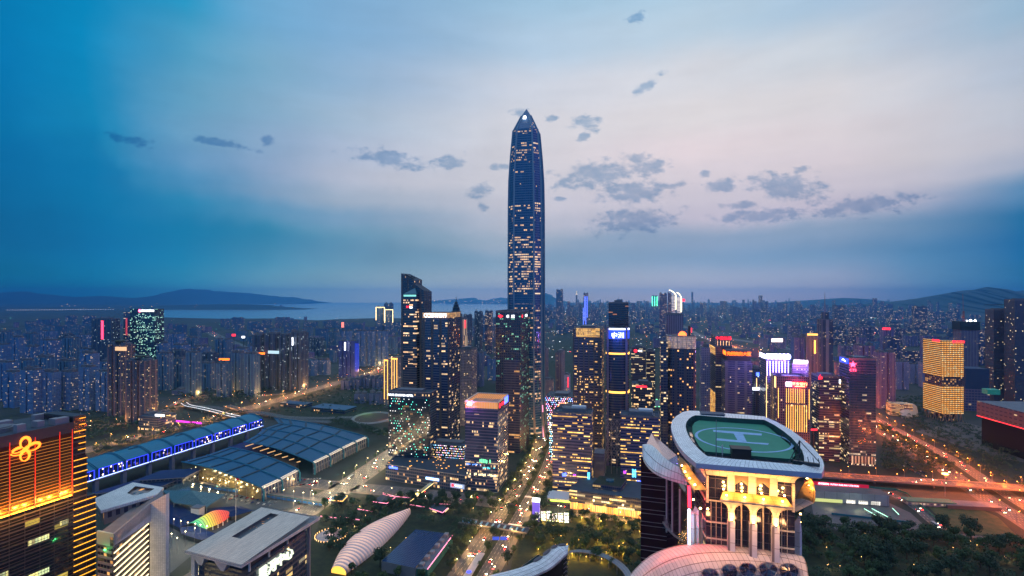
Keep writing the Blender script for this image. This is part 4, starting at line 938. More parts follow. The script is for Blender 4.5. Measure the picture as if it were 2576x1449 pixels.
mb = MB(); panel_on(mb, P[0], P[1], .50, .88, zt_ - 12, zt_ - 3); mb.build('sign_board', lamp_mat('sign_red', (.9, .01, .02), 1.6, True), T16['root'])
mb = MB(); text_on(mb, '平安银行', P[0], P[1], .69, zt_ - 6.6, 5.0, .9); panel_on(mb, P[0], P[1], .54, .84, zt_ - 11, zt_ - 10, .7); mb.build('lettering', lamp_mat('sign_yellow', (1, .45, .2), 4), T16['root'])
mb = MB(); vstrips(mb, P[3], P[0], [.8, .95], zt_ - 14, zt_ + 3, .9, .2, .8); mb.build('light_strip', L_warm, T16['root'])
F17 = facade('wine_dark_office', (.045, .03, .045), (.016, .014, .022), (1, .72, .3), (1, .92, .6), .42, 1.8, 3.7, .8, .5, 1.9, 1, 1)
T17 = tower('wine_dark_office', 'wine-dark office with rows of yellow windows and a red flame logo', 2052, 2060, 2115, 948, 800, 'L', F17, d=34, par=2)
mb = MB(); poly_on(mb, [(-2.6, -2.5), (2.4, -2), (2.8, 1), (.8, 1.4), (0, 4.5), (-2, 1)], T17['L'], T17['C'], .06, T17['z1'] - 1, 1.1); mb.build('logo', L_red, T17['root'])
mb = MB(); panel_on(mb, T17['L'], T17['C'], .92, .99, T17['z1'] - 9, T17['z1'] - 3); mb.build('sign_board', L_white, T17['root'])
# star tower
F18 = facade('star_tower_glass', (.045, .035, .07), (.010, .011, .022), (1, .7, .35), (.8, .95, 1), .16, 1.5, 3.9, .85, .5, 2.0, 1.4, 1.0, zones=[(0, 1.2), (40, .8), (125, .02)], blk=5)
T18 = tower('star_logo_tower', 'dark glass tower with a red star logo and a narrow blue screen', 2112, 2136, 2204, 905, 778, 'L', F18, d=36, par=3, plant=.5)
P = T18['P']; zt_ = T18['z1']
st = []
for k in range(10):
    a = math.pi / 2 + k * math.pi / 5; r_ = 1 if k % 2 == 0 else .42; st.append((r_ * math.cos(a), r_ * math.sin(a)))
q, _, _ = frame_pt(P[0], P[1], .14, zt_ - 9, 9); spot(T18['root'], q, 16000, (1, .05, .12), 1)
mb = MB(); poly_on(mb, st, P[0], P[1], .14, zt_ - 7, 5.2); mb.build('star_logo', lamp_mat('star_red', (1, .05, .12), 7, True), T18['root'])
mb = MB(); text_on(mb, 'CTS', P[0], P[1], .14, zt_ - 15.5, 3.6); mb.build('lettering', MATS['star_red'], T18['root'])
mb = MB(); panel_on(mb, P[3], P[0], .03, .97, zt_ - 7, zt_ + 1, .2, .3); mb.build('screen', lamp_mat('screen_deep_blue', (.03, .08, .8), 1.4), T18['root'])
mb = MB(); poly_on(mb, [(-8, -1), (-5, 2), (-2, -1), (0, 1.5), (2, -1.5), (8, -1.5), (8, .2), (3, 1), (-3, 3), (-8, .5)], P[3], P[0], .5, zt_ - 3, .9, .6); mb.build('screen_picture', L_white, T18['root'])
mb = MB(); vstrips(mb, P[0], P[1], [(k + .5) / 30 for k in range(30)], 14, zt_ - 22, .25, .05, .5); mb.build('fin', M_fin, T18['root'])
mb = MB()
panel_on(mb, P[0], P[1], .06, .96, 3, 15, .1, .3)
mb.build('lit_lobby', facade('lobby_bays', (.03, .02, .03), (.2, .14, .08), (1, .62, .3), (1, .75, .45), 3, 4.4, 40, .5, .9, .6, 0, 0), T18['root'])
pod = corner_rect(2078, 2082, 2114, 800, 'L', d=50); rpd = thing('star_tower_podium', 'low dark podium attached beside the red star tower', 'podium', (pod[0].x, pod[0].y, 0)); mb = MB(); mb.prism(pod, 0, 26, 0, 1); mb.build('wall', [F17, M_roofpale], rpd)

# ---- golden stock-exchange-like tower
def gold_lattice(name, horizontal):
    m = bpy.data.materials.new(name); m.use_nodes = True; t = NT(m.node_tree); b = m.node_tree.nodes['Principled BSDF']
    u, v, _ = t.sep(t.n('ShaderNodeUVMap').outputs[0])[:3]
    fv = t.m('FRACT', t.m('DIVIDE', v, 4.0)); fu = t.m('FRACT', t.m('DIVIDE', u, 3.0))
    hb = t.m('LESS_THAN', t.m('ABSOLUTE', t.m('SUBTRACT', fv, .5)), .17 if horizontal else .27)
    ub = t.m('LESS_THAN', t.m('ABSOLUTE', t.m('SUBTRACT', fu, .5)), .27)
    on = hb if horizontal else t.m('MULTIPLY', hb, ub)
    r1, rc = t.white(t.xyz(t.m('FLOOR', t.m('DIVIDE', u, 3.0)), t.m('FLOOR', t.m('DIVIDE', v, 4.0)), 2.0))
    c = t.mix(t.m('POWER', r1, 3.0), (1, .40, .06), (1, .72, .32))
    b.inputs['Base Color'].default_value = (.10, .055, .03, 1); b.inputs['Roughness'].default_value = .6
    t.put(b.inputs['Emission Color'], c); t.put(b.inputs['Emission Strength'], t.m('MULTIPLY_ADD', on, 1.5 if not horizontal else 1.0, .06)); m.cycles.emission_sampling = 'NONE'
    return m
Y19 = 1050.0; P = corner_rect(2322, 2369, 2425, Y19, 'L', R(5)); zt_ = zof(857, Y19)
r19 = thing('golden_lattice_tower', 'golden lattice-clad tower on splayed legs with red bank signs at its top', 'tower', (P[0].x, P[0].y, 0))
GL, GD = gold_lattice('gold_bands', True), gold_lattice('gold_dots', False)
zm0, zm1, zf = zof(971, Y19), zof(948, Y19), 16
M_trans = facade('dark_storey', (.05, .035, .03), (.03, .022, .02), AMBER, WARM, .35, 4, 4, .7, .7, 1.0)
for nm, za, zb in (('lower_lattice', zf, zm0), ('upper_lattice', zm1, zt_)):
    mb = MB(); u = 0
    for i in range(4): u = mb.wall(P[i], P[(i+1) % 4], za, zb, 1 if i == 3 or i == 1 else 0, 0)
    mb.face([(*p, zb) for p in P], None, 2); mb.face([(*p, za) for p in P[::-1]], None, 2)
    mb.build(nm, [GD, GL, M_roof], r19)
mb = MB(); Q = inset(P, 3); mb.prism(Q, zm0 + .05, zm1 - .05, 0, 0); mb.build('recessed_storey', M_trans, r19)
mb = MB(); Q = inset(P, 14); mb.prism(Q, 0, zf, 0, 0); mb.build('core', M_trans, r19)
for i in range(4):
    for k in range(4):
        a = P[i].lerp(P[(i+1) % 4], (k + .5) / 4); mb = MB()
        for s_ in (-4, 4):
            d_ = (P[(i+1) % 4] - P[i]).normalized(); mb.bar((*(a + d_ * s_), .2), (*a, zf), 1.2)
        mb.build('splayed_leg', pbr('lit_leg', (.35, .25, .15), .6) if (i, k) == (0, 0) else MATS['lit_leg'], r19)
mb = MB(); disc_on(mb, P[0], P[1], .52, zt_ - 2, 2.8, .6); text_on(mb, '招商银行', P[0], P[1], .78, zt_ - 2, 5.0, .6); mb.build('lettering', L_red, r19)
mb = MB(); text_on(mb, '招商银行', P[3], P[0], .72, zt_ - 1, 5.0, .6); mb.build('lettering', L_red, r19)

# ---- spire tower, right-edge towers, crane site
F20 = facade('spire_tower_glass', (.04, .035, .06), (.015, .018, .035), WARM, COOL, .10, 3, 3.8, .8, .5, 1.4, stripes=20, stripec=(.10, .09, .13))
Y20 = 1750.0; T20 = tower('spire_tower', 'slender dark stepped tower topped by a long thin needle', 2063, 2065, 2096, 804, Y20, 'L', F20, d=40, par=2, plant=0)
c20 = T20['c']; mb = MB(); mb.box(c20, 18, 20, T20['z1'], zof(786, Y20), TH); mb.build('upper_block', [F20], T20['root'])
mb = MB(); mb.disc(c20, 3.0, zof(786, Y20), zof(762, Y20), 8, r1=1.6); mb.disc(c20, 1.5, zof(762, Y20), zof(735, Y20), 6, r1=.35); mb.build('needle', M_steel, T20['root'])
mb = MB(); panel_on(mb, T20['L'], T20['C'], .40, .62, 0, T20['z1'], .1, 2.0); mb.build('stone_spine', M_stone, T20['root'])
F21 = facade('dark_apartment_grid', (.05, .045, .055), (.015, .015, .025), (1, .8, .45), WARM, .06, 3.2, 3.2, .6, .5, 1.8, .6, .6, rough_g=.4)
tower('unfinished_dark_tower', 'tall dark gridded apartment tower, lower of the pair by the hills', 2497, 2500, 2549, 781, 1180, 'L', F21, d=30, par=3)
tower('unlit_dark_tower', 'tallest dark apartment tower beside the hills, cut off by the frame', 2549, 2553, 2600, 756, 1130, 'L', F21, d=34, par=3)
F22 = facade('bare_concrete', (.17, .13, .15), (.05, .04, .06), WARM, WARM, .02, 3.6, 3.4, .5, .6, 1.2, stripes=7.2, stripec=(.2, .16, .19))
Y22 = 1420.0; T22 = tower('tower_under_construction', 'bare concrete tower under construction with dark scaffolding around its top', 2413, 2417, 2462, 826, Y22, 'L', F22, d=34, par=0, plant=0)
mb = MB(); mb.prism([T22['c'] + (p - T22['c']) * 1.12 for p in T22['P']], zof(830, Y22), zof(809, Y22), 0, 0); mb.build('scaffold_wrap', pbr('dark_netting', (.015, .03, .035), .9), T22['root'])
for k, (t_, s_) in enumerate(((.55, 0), (.8, 3), (.35, 1))):
    pos = T22['L'].lerp(T22['C'], t_); fl_ = thing('flood_light', ['bright white floodlight in the middle of the scaffold top', 'smaller white floodlight at the hill end of the scaffold top', 'dim floodlight at the city end of the scaffold top'][k], 'floodlight', (pos.x, pos.y, zof(806, Y22)))
    mb = MB(); mb.box(pos, 1.2, 1.2, zof(809, Y22), zof(808, Y22)); mb.build('bracket', M_dark, fl_); mb = MB(); mb.disc(pos, 3.2 - k * .8, zof(808, Y22), zof(804, Y22) - k, 10, r1=2); mb.build('lamp_shade', lamp_mat('flood' + str(k), (.85, .95, 1), 12), fl_)
def crane(label, base, zb, h, jibdir, L, elev, m):
    r_ = thing('tower_crane', label, 'crane', (base[0], base[1], zb)); b = Vector((base[0], base[1], zb))
    mb = MB(); w_ = 1.6
    for sx in (-w_, w_):
        for sy in (-w_, w_): mb.bar(b + Vector((sx, sy, 0)), b + Vector((sx, sy, h)), .7)
    for k in range(int(h / 4)):
        for (p, q) in (((-w_, -w_), (w_, -w_)), ((w_, -w_), (w_, w_))): mb.bar(b + Vector((*p, k * 4)), b + Vector((*q, k * 4 + 4)), .4)
    mb.build('mast', m, r_)
    t_ = b + Vector((0, 0, h)); e = t_ + Vector((math.cos(jibdir) * math.cos(elev) * L, math.sin(jibdir) * math.cos(elev) * L, math.sin(elev) * L)); mb = MB()
    up = Vector((0, 0, 2.2))
    mb.bar(t_, e, .8); mb.bar(t_ + up, e, .8)
    for k in range(10): mb.bar(t_.lerp(e, k / 10), (t_ + up).lerp(e, (k + .5) / 10), .4)
    mb.build('jib', m, r_)
    c_ = t_ - (e - t_) * .28; mb = MB(); mb.bar(t_ + Vector((0, 0, 1)), c_, 1.2); mb.bar(c_ - Vector((0, 0, 3)), c_ + Vector((0, 0, 1)), 3); mb.build('counter_jib', m, r_)
    mb = MB(); mb.box((t_.x + 1.5, t_.y), 2.5, 2.5, t_.z - 2, t_.z + 1); mb.build('cab', m, r_)
M_crane = pbr('crane_red', (.30, .06, .05), .6); M_crane2 = pbr('crane_steel', (.06, .09, .12), .6)
crane('red crane with steeply raised jib on the scaffolded concrete tower', T22['c'] - R2 * 6, zof(815, Y22), 34, R(50), 62, R(52), M_crane)
crane('grey crane with level jib beside the tallest dark tower', at(2548, 748, 1190).xy, 40, zof(768, 1190) - 40, R(176), 62, R(1), M_crane2)
mb = MB(); pg_ = at(2532, 771, 1188); gl = thing('crane_beacon', 'green beacon lamp on the level jib crane', 'lamp', pg_)
mb.disc(pg_.xy, 1.0, pg_.z - 1.2, pg_.z, 8); mb.build('socket', M_dark, gl); mb = MB(); mb.disc(pg_.xy, 2.2, pg_.z, pg_.z + 3, 10, r1=1.2); mb.build('lamp_shade', L_green, gl)
# long brown block with the red light line
A_, B_ = gp(2457, 1118).xy, gp(2660, 1190).xy; d_ = (B_ - A_).normalized(); n_ = Vector((-d_.y, d_.x))
FB = facade('brown_museum_wall', (.055, .042, .055), (.035, .03, .035), WARM, WARM, .06, 9, 6.5, .6, .3, 1.2)
rl = thing('red_lined_hall', 'long brown flat-roofed hall with a bright red light line along its eave', 'hall', (A_.x, A_.y, 0))
ztop = zof(1008, A_.y); zred = zof(1044, A_.y)
mb = MB(); mb.prism([A_, B_, B_ + n_ * 90, A_ + n_ * 90], zred - 2, ztop, 0, 1); mb.build('wall', [FB, M_roofpale], rl)
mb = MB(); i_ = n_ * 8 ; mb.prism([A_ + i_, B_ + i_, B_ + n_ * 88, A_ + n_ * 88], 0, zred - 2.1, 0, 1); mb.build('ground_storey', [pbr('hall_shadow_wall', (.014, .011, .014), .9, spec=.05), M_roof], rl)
for k in range(4): mb = MB(); panel_on(mb, A_, B_, k / 4 + .004, (k + .985) / 4, zred - 1.2, zred, .1, .5); mb.build('red_light_line', lamp_mat('line_red', (1, .03, .05), 2.2) if k == 0 else MATS['line_red'], rl)
mb = MB(); q_ = at(2493, 748, 950).xy; mb.box(q_, 20, 16, ztop + .05, ztop + 9, TH); mb.build('teal_roof_box', lamp_mat('teal_box', (.04, .5, .35), .12), rl)
# white sail-roofed hall next to the golden tower
sc_ = gp(2296, 1052).xy; sh = thing('sail_roofed_hall', 'small white hall with overlapping curved sail roofs beside golden lattice tower', 'hall', (sc_.x, sc_.y, 0))
for k, (ox, oy, w_, h_) in enumerate(((-12, 0, 24, 15), (2, 9, 26, 20), (14, 18, 24, 25))):
    mb = MB(); rows = []
    for j in range(9):
        f = j / 8; row = []
        for i in range(7):
            g = i / 6; row.append((sc_.x + ox + (g - .5) * w_ + f * 8, sc_.y + oy + f * 16, h_ * (.3 + .7 * math.sin(f * math.pi * .55)) * (1 - .25 * (2 * g - 1) ** 2)))
        rows.append(row)
    rows.insert(0, [(p[0], p[1], 0) for p in rows[0]]); mb.loft(rows, close=False); mb.build('sail', lamp_mat('sail_white', (1, .62, .40), .10) if k == 0 else MATS['sail_white'], sh, smooth=False)
MATS['sail_white'].node_tree.nodes['Principled BSDF'].inputs['Base Color'].default_value = (.42, .36, .32, 1)
mb = MB(); mb.box(sc_ + Vector((-6, 30)), 40, 24, 0, 26, TH); mb.build('wall', facade('hall_lit', (.25, .2, .12), (.1, .08, .05), AMBER, WARM, .8, 2, 3, .6, .6, 1.2), sh)
rbx = corner_rect(2424, 2428, 2490, 1150, 'L', d=40); rb_ = thing('blue_box_block', 'dull blue box-topped block with pale frame storeys behind golden tower', 'block', (rbx[0].x, rbx[0].y, 0))
mb = MB(); mb.prism(rbx, 0, zof(978, 1150), 0, 1); mb.build('wall', [facade('frame_storeys', (.12, .1, .14), (.05, .05, .08), WARM, COOL, .05, 6, 6, .8, .6, 1), M_roof], rb_)
mb = MB(); mb.prism(inset(rbx, 1), zof(978, 1150), zof(927, 1150), 0, 0); mb.build('blue_box', pbr('dull_blue', (.02, .05, .12), .7), rb_)

# ---- middle-distance single buildings
def simple(name, label, x0, xc, x1, yt, Y, side, m, **k): return tower(name, label, x0, xc, x1, yt, Y, side, m, **k)
Fbeige = facade('beige_apartments', (.30, .23, .19), (.05, .045, .05), WARM, AMBER, .20, 3.0, 3.1, .55, .5, 1.8, .3, .3)
Fbrick = facade('brown_pale_apartments', (.20, .14, .14), (.05, .04, .05), WARM, (1, .8, .5), .12, 3.0, 3.0, .5, .45, 1.5, .2, .3, stripes=9, stripec=(.26, .18, .17))
Fnavy = facade('navy_office', (.025, .04, .06), (.012, .02, .035), COOL, WARM, .30, 2.2, 3.5, .7, .45, 1.6, .6, .8)
Fgrey = facade('grey_slab_flats', (.14, .17, .22), (.03, .045, .065), WARM, COOL, .08, 3.2, 3.0, .5, .5, 1.5, .2, .3)
simple('beige_apartment_slab', 'beige apartment slab with lit windows peeping out behind the golden-crowned bank', 1152, 1186, 1200, 880, 1010, 'R', Fbeige, par=2)
simple('navy_office_block', 'navy office with a grid of pale windows right behind the tall skyscraper', 1366, 1368, 1400, 841, 1330, 'R', Fnavy, d=30)
simple('brown_apartment_tower', 'brown apartment tower with pale stripes beside the navy office', 1397, 1412, 1422, 888, 1270, 'R', Fbrick)
simple('pinkish_apartment_tower', 'pinkish narrow apartment tower partly hidden by the tall skyscraper edge', 1362, 1374, 1380, 880, 1240, 'R', Fbrick)
simple('beige_lowrise', 'beige lit low-rise block at the foot of the navy office', 1366, 1390, 1394, 957, 1220, 'R', Fbeige, d=18)
Tw = simple('white_corner_building', 'slim white building with a red vertical sign', 1419, 1432, 1438, 943, 1240, 'R', facade('white_plaster', (.5, .45, .45), (.1, .09, .1), WARM, WARM, .12, 4, 3.4, .4, .4, 1), d=24)
mb = MB(); panel_on(mb, Tw['L'], Tw['C'], .70, .88, Tw['z1'] - 30, Tw['z1'] - 6); mb.build('vertical_sign', L_red, Tw['root'])
Fnight = facade('yellow_window_office', (.04, .03, .05), (.016, .014, .025), (1, .7, .3), (1, .92, .65), .55, 2.0, 3.6, .7, .42, 2.0, .8, 1)
Tn = simple('curved_office_block', 'dark office with many yellow windows and a red disc sign above plaza lights', 1588, 1624, 1628, 876, 1080, 'R', Fnight, d=30)
mb = MB(); disc_on(mb, Tn['L'], Tn['C'], .3, Tn['z1'] - 6, 3.4); mb.build('logo', L_red, Tn['root']); mb = MB(); text_on(mb, '荣超', Tn['L'], Tn['C'], .62, Tn['z1'] - 6, 4.2); mb.build('lettering', L_white, Tn['root'])
simple('curved_office_wing', 'lower wing with yellow windows joined to the red disc office', 1626, 1648, 1652, 885, 1100, 'R', Fnight, d=30)
Tm = simple('twin_pavilion_mall', 'low shopping block with a red lit sign below the red disc office', 1590, 1640, 1650, 968, 1010, 'R', Fpod, d=40, par=1)
mb = MB(); panel_on(mb, Tm['L'], Tm['C'], .2, .75, Tm['z1'] - 6, Tm['z1'] - 2.5); mb.build('lit_sign', L_red, Tm['root'])
Tl = simple('plaza_shop_block', 'low roof with glowing orange rim beside the foot of the tall skyscraper', 1402, 1456, 1466, 1028, 880, 'R', Fpod, d=36, par=0, plant=.3)
P = Tl['P']; mb = MB()
for i in range(4): mb.bar((*P[i], Tl['z1'] + .5), (*P[(i+1) % 4], Tl['z1'] + .5), .6)
mb.build('lit_rim', lamp_mat('rim_orange', (1, .22, .06), 4), Tl['root'])
Tl = simple('market_block', 'low market roof with blue and pink lights behind the orange-rimmed roof', 1372, 1440, 1452, 1000, 1010, 'R', led_mat('market_lights', (.03, .03, .05), [(.2, .4, 1), (1, .3, .6), (1, .8, .5)], .8, 4, 4, 5, 1.0), d=60, par=0)
Tl = simple('glass_arcade', 'small glass arcade with cyan lamps at the foot of skyscraper plaza', 1382, 1424, 1428, 1062, 800, 'R', led_mat('arcade_lights', (.03, .04, .06), [(.2, .7, 1), (1, .8, .6), (.9, .95, 1)], .8, 3, 3.5, 4, .9), d=40, par=0, plant=.3)
gd = gp(1640, 1020).xy; gr_ = thing('green_lit_court', 'sunken court ringed by green lights below the yellow-window office', 'court', (gd.x, gd.y, 0))
mb = MB(); mb.disc(gd, 46, 0, 6, 28, cap=1); mb.build('roof', [M_pave, M_roofpale], gr_); mb = MB()
for k in range(30):
    a = k * .2094; mb.box((gd.x + 44 * math.cos(a), gd.y + 44 * math.sin(a)), 3, 3, 6.1, 7.2)
tag(mb.build('ring_light', lamp_mat('court_green', (.2, 1, .4), 2.5), gr_), kind='stuff')
Tb = simple('lit_twin_core', 'pair of stone lift towers edged with gold beside the black slant-roofed tower', 966, 976, 984, 906, 1180, 'R', Fbeige, d=14, par=1, plant=0)
mb = MB(); vstrips(mb, Tb['L'], Tb['C'], [.1, .9], 20, Tb['z1'], 1.2); panel_on(mb, Tb['L'], Tb['C'], 0, 1, Tb['z1'] - 2, Tb['z1'] + 1); mb.build('light_strip', L_gold, Tb['root'])
Tb = simple('lit_twin_core', 'nearer gold-edged stone tower with a stepped golden crown', 984, 1000, 1010, 902, 1150, 'R', Fbeige, d=20, par=1, plant=0)
mb = MB(); vstrips(mb, Tb['L'], Tb['C'], [.1, .5, .9], 20, Tb['z1'], 1.0); panel_on(mb, Tb['L'], Tb['C'], 0, 1, Tb['z1'] - 2, Tb['z1'] + 1); mb.build('light_strip', L_gold, Tb['root'])
# ================================================================== near buildings
# ---- helipad tower
RZ = 190.0
def Z8(zx, zy, z=RZ): return gp(*z8(zx, zy), z)
def tile_mat(name, colr, line, su, sv, rough=.45, lw=.05):
    m = bpy.data.materials.new(name); m.use_nodes = True; t = NT(m.node_tree); b = m.node_tree.nodes['Principled BSDF']
    u, v, _ = t.sep(t.n('ShaderNodeUVMap').outputs[0])[:3]
    g = t.m('MAXIMUM', t.m('LESS_THAN', t.m('FRACT', t.m('DIVIDE', u, su)), lw * 1.0), t.m('LESS_THAN', t.m('FRACT', t.m('DIVIDE', v, sv)), lw))
    o = t.n('ShaderNodeTexCoord').outputs['Object']; st_ = t.m('MULTIPLY_ADD', t.m('SUBTRACT', t.noise(o, .12, 5, .7), .5), .7, 1.0)
    r_ = t.white(t.xyz(t.m('FLOOR', t.m('DIVIDE', u, su)), t.m('FLOOR', t.m('DIVIDE', v, sv)), 1.0))[0]
    sc = t.n('ShaderNodeVectorMath', operation='SCALE'); sc.inputs[0].default_value = colr; t.put(sc.inputs['Scale'], t.m('MULTIPLY', st_, t.m('MULTIPLY_ADD', r_, .16, .92)))
    t.put(b.inputs['Base Color'], t.mix(g, sc.outputs[0], line)); b.inputs['Roughness'].default_value = rough
    MATS[name] = m; return m
M_tile = tile_mat('white_roof_panels', (.88, .84, .82), (.10, .07, .07), 1.7, 2.2, .4, .06)
M_cream = tile_mat('cream_cladding', (.78, .66, .48), (.22, .15, .09), 2.6, 2.2, .5, .035)
M_amber = tile_mat('amber_panels', (.50, .30, .10), (.14, .08, .03), 2.2, 1.8, .45, .05); M_dglass = pbr('dark_tower_glass', (.012, .008, .012), .08); M_wine = pbr('wine_glass', (.035, .008, .018), .12)
gc = thing('helipad_tower', 'rounded tower with a green helipad roof ringed by white panels and amber-lit eaves', 'tower', (Z8(760, 300).x, Z8(760, 300).y, 0))
outer = [(385,112),(440,113),(520,120),(640,130),(760,139),(880,150),(960,185),(1040,228),(1120,285),(1185,340),(1235,395),(1262,432),(1272,470),(1268,500),(1255,522),
         (1130,512),(1000,502),(880,492),(760,482),(640,473),(520,463),(435,455),(405,430),(360,392),(322,345),(296,300),(278,255),(270,215),(278,178),(305,148),(345,122)]
inner = [(430,142),(470,144),(540,150),(650,158),(760,165),(880,172),(945,205),(1005,245),(1060,290),(1100,335),(1128,372),(1140,410),(1142,440),(1136,462),(1120,470),
         (1060,462),(960,452),(860,443),(770,435),(680,428),(590,419),(508,409),(485,392),(450,360),(415,322),(390,285),(372,245),(366,212),(372,185),(388,165),(408,150)]
OUT = [Z8(*p, RZ - 1.4) for p in outer]; INN = [Z8(*p, RZ) for p in inner]
n_ = len(OUT)
low_out = [p + Vector((0, 0, -2.0)) for p in OUT]
mb = MB(); mb.loft([OUT[::-1], INN[::-1]][::1]); 
mb.build('canopy_ring', M_tile, gc)
mb = MB(); mb.loft([low_out[::-1], OUT[::-1]]); mb.build('fascia', pbr('blue_grey_fascia', (.36, .38, .52), .5, var=.15), gc)
cen = sum((Vector((p.x, p.y, 0)) for p in INN), Vector()) / n_
well = [Vector((p.x, p.y, RZ - 4.2)) for p in INN]
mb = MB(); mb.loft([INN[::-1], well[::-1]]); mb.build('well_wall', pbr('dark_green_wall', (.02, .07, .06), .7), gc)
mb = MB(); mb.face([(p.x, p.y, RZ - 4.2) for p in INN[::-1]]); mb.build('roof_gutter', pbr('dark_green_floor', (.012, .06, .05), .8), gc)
padz = RZ - 2.6
padp = [(455,175),(560,178),(700,184),(860,192),(915,225),(985,285),(1040,330),(1075,375),(1080,405),(1060,428),(900,416),(760,404),(620,390),(490,378),(455,345),(430,300),(412,255),(410,215),(425,188)]
PAD = [gp(*z8(*p), padz) for p in padp]
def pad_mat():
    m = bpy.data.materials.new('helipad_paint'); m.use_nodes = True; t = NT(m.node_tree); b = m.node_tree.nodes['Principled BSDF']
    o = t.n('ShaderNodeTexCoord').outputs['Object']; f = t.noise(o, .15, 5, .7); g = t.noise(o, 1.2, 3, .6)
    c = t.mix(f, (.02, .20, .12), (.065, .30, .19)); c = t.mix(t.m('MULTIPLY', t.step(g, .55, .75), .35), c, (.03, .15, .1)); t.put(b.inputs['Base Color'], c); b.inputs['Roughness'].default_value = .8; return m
ccw = PAD[::-1]
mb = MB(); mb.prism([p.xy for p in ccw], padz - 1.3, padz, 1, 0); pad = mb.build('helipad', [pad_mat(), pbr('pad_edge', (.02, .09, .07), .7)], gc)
M_mark = pbr('pale_blue_paint', (.28, .47, .70), .7, var=.35, vscale=.4)
pc_ = gp(*z8(730, 292), padz); ring_c = Vector((pc_.x, pc_.y - 1.5))
rr = 21.5
mb = MB()
for i in range(64):
    a, b = 6.2832 * i / 64, 6.2832 * (i + 1) / 64; z_ = padz + .06
    mb.face([(ring_c.x + r_ * math.cos(q), ring_c.y + r_ * math.sin(q), z_) for r_, q in ((rr - 1.3, a), (rr, a), (rr, b), (rr - 1.3, b))])
mb.build('marking_ring', M_mark, pad)
hp = [(545,237),(865,262),(862,275),(742,266),(766,316),(910,325),(905,336),(567,306),(570,292),(705,305),(680,262),(548,250)]
mb = MB(); mb.face([gp(*z8(*p), padz + .06) for p in hp][::-1]); mb.build('marking_letter', M_mark, pad)
# roof furniture (things bolted to the tower are its parts)
def roofbox(name, zx, zy, w_, d_, h_, m, z=RZ - 4.2):
    p = gp(*z8(zx, zy), z); mb = MB(); mb.box(p.xy, w_, d_, z + .03, z + h_, TH); mb.box(p.xy, w_ + .6, d_ + .6, z + h_ + .01, z + h_ + .4, TH); mb.build(name, m, gc)
roofbox('stair_house', 540, 183, 12, 6, 4.4, pbr('navy_box', (.02, .05, .10), .6)); roofbox('lift_house', 725, 425, 7.5, 5, 4.4, pbr('brown_box', (.05, .035, .03), .6))
p = gp(*z8(566, 412), RZ - 4.2); mb = MB(); mb.disc(p.xy, .22, p.z, p.z + 16, 6, r1=.1); mb.build('flag_pole', M_steel, gc)
p = gp(*z8(606, 412), RZ - 4.2); mb = MB(); mb.disc(p.xy, .3, p.z, p.z + 5, 6); mb.build('vent_pipe', M_white, gc)
gA, gB = gp(*z8(1070, 445), RZ + .3), gp(*z8(1243, 470), RZ + .3)
mb = MB(); mb.bar(gA, gB, 1.4, 1.2); mb.bar(gA + Vector((3, 1, 1)), gA + Vector((3, 1, 8)), .4); mb.bar(gA + Vector((3, 1, 8)), gB + Vector((0, 0, 1)), .25); mb.bar(gA + Vector((3, 1, 8)), gA + Vector((-4, -2, -2)), .25)
for k in range(6): q = gA.lerp(gB, k / 5); mb.bar(q, q + Vector((0, 1, 2.4)), .2)
mb.build('cleaning_gondola', M_dark, gc)
for k in range(10):     # struts of the gutter walkway
    pass
mb = MB()
for i in list(range(6, 14)) + list(range(22, 30)):
    a = INN[i]; b = Vector((PAD[min(range(len(PAD)), key=lambda q: (PAD[q] - a).length)].xy.to_3d())); b.z = padz - .5; mb.bar(a - Vector((0, 0, 1)), b, .3)
mb.build('strut', M_dark, gc)
# body under the canopy: front wall plane from left to right
FL, FR = at(1776, 748, 213).xy, at(1999, 748, 203).xy
fd = (FR - FL).normalized(); fn = Vector((fd.y, -fd.x)); FW = (FR - FL).length
def fpt(t, z, off=0.0): q = FL + fd * (t * FW) + fn * off; return Vector((q.x, q.y, z))
back_off = -58
zt_ = RZ - 3.4; zbase = 150.0
sideL = [FL, Vector((82.5, 226)), Vector((84.5, 240)), Vector((90, 260))]; sideR = [FR, FR - fn * 20 + fd * 2.5, FR - fn * 44 + fd * 1.0]
body = sideL[::-1] + sideR
mb = MB(); mb.prism(body, 0, RZ - 3.6, 0, 0); mb.build('wall', facade('dark_curtain_wall', (.05, .03, .03), (.012, .008, .011), WARM, AMBER, .02, 4.3, 4.0, .97, .95, .8), gc)
# coved soffit: from wall top outwards to the fascia, along the front
NS = 24; rows = []
fr0, fr1 = OUT[21], OUT[14]
for k in range(9):
    g = k / 8; row = []
    for i in range(NS + 1):
        t_ = i / NS; a = fpt(t_, 0, .5); b = fr0.lerp(fr1, t_); e = 1 - math.cos(g * math.pi / 2)
        q = a.lerp(Vector((b.x, b.y, 0)), e); row.append((q.x, q.y, zt_ - 5.2 + 5.0 * math.sin(g * math.pi / 2)))
    rows.append(row)
mb = MB(); mb.loft(rows, close=False); mb.build('soffit', M_cream, gc, smooth=False)
# left return of the soffit
rows = []
for k in range(7):
    g = k / 6; e = 1 - math.cos(g * math.pi / 2); row = []
    for i, (s_, o_i) in enumerate(zip([sideL[2], sideL[1], FL], [23, 22, 21])):
        b = OUT[int(o_i)]; q = s_.lerp(b.xy, e); row.append((q.x, q.y, zt_ - 7 + 6.8 * math.sin(g * math.pi / 2)))
    rows.append(row)
mb = MB(); mb.loft(rows, close=False); mb.build('side_soffit', M_cream, gc)
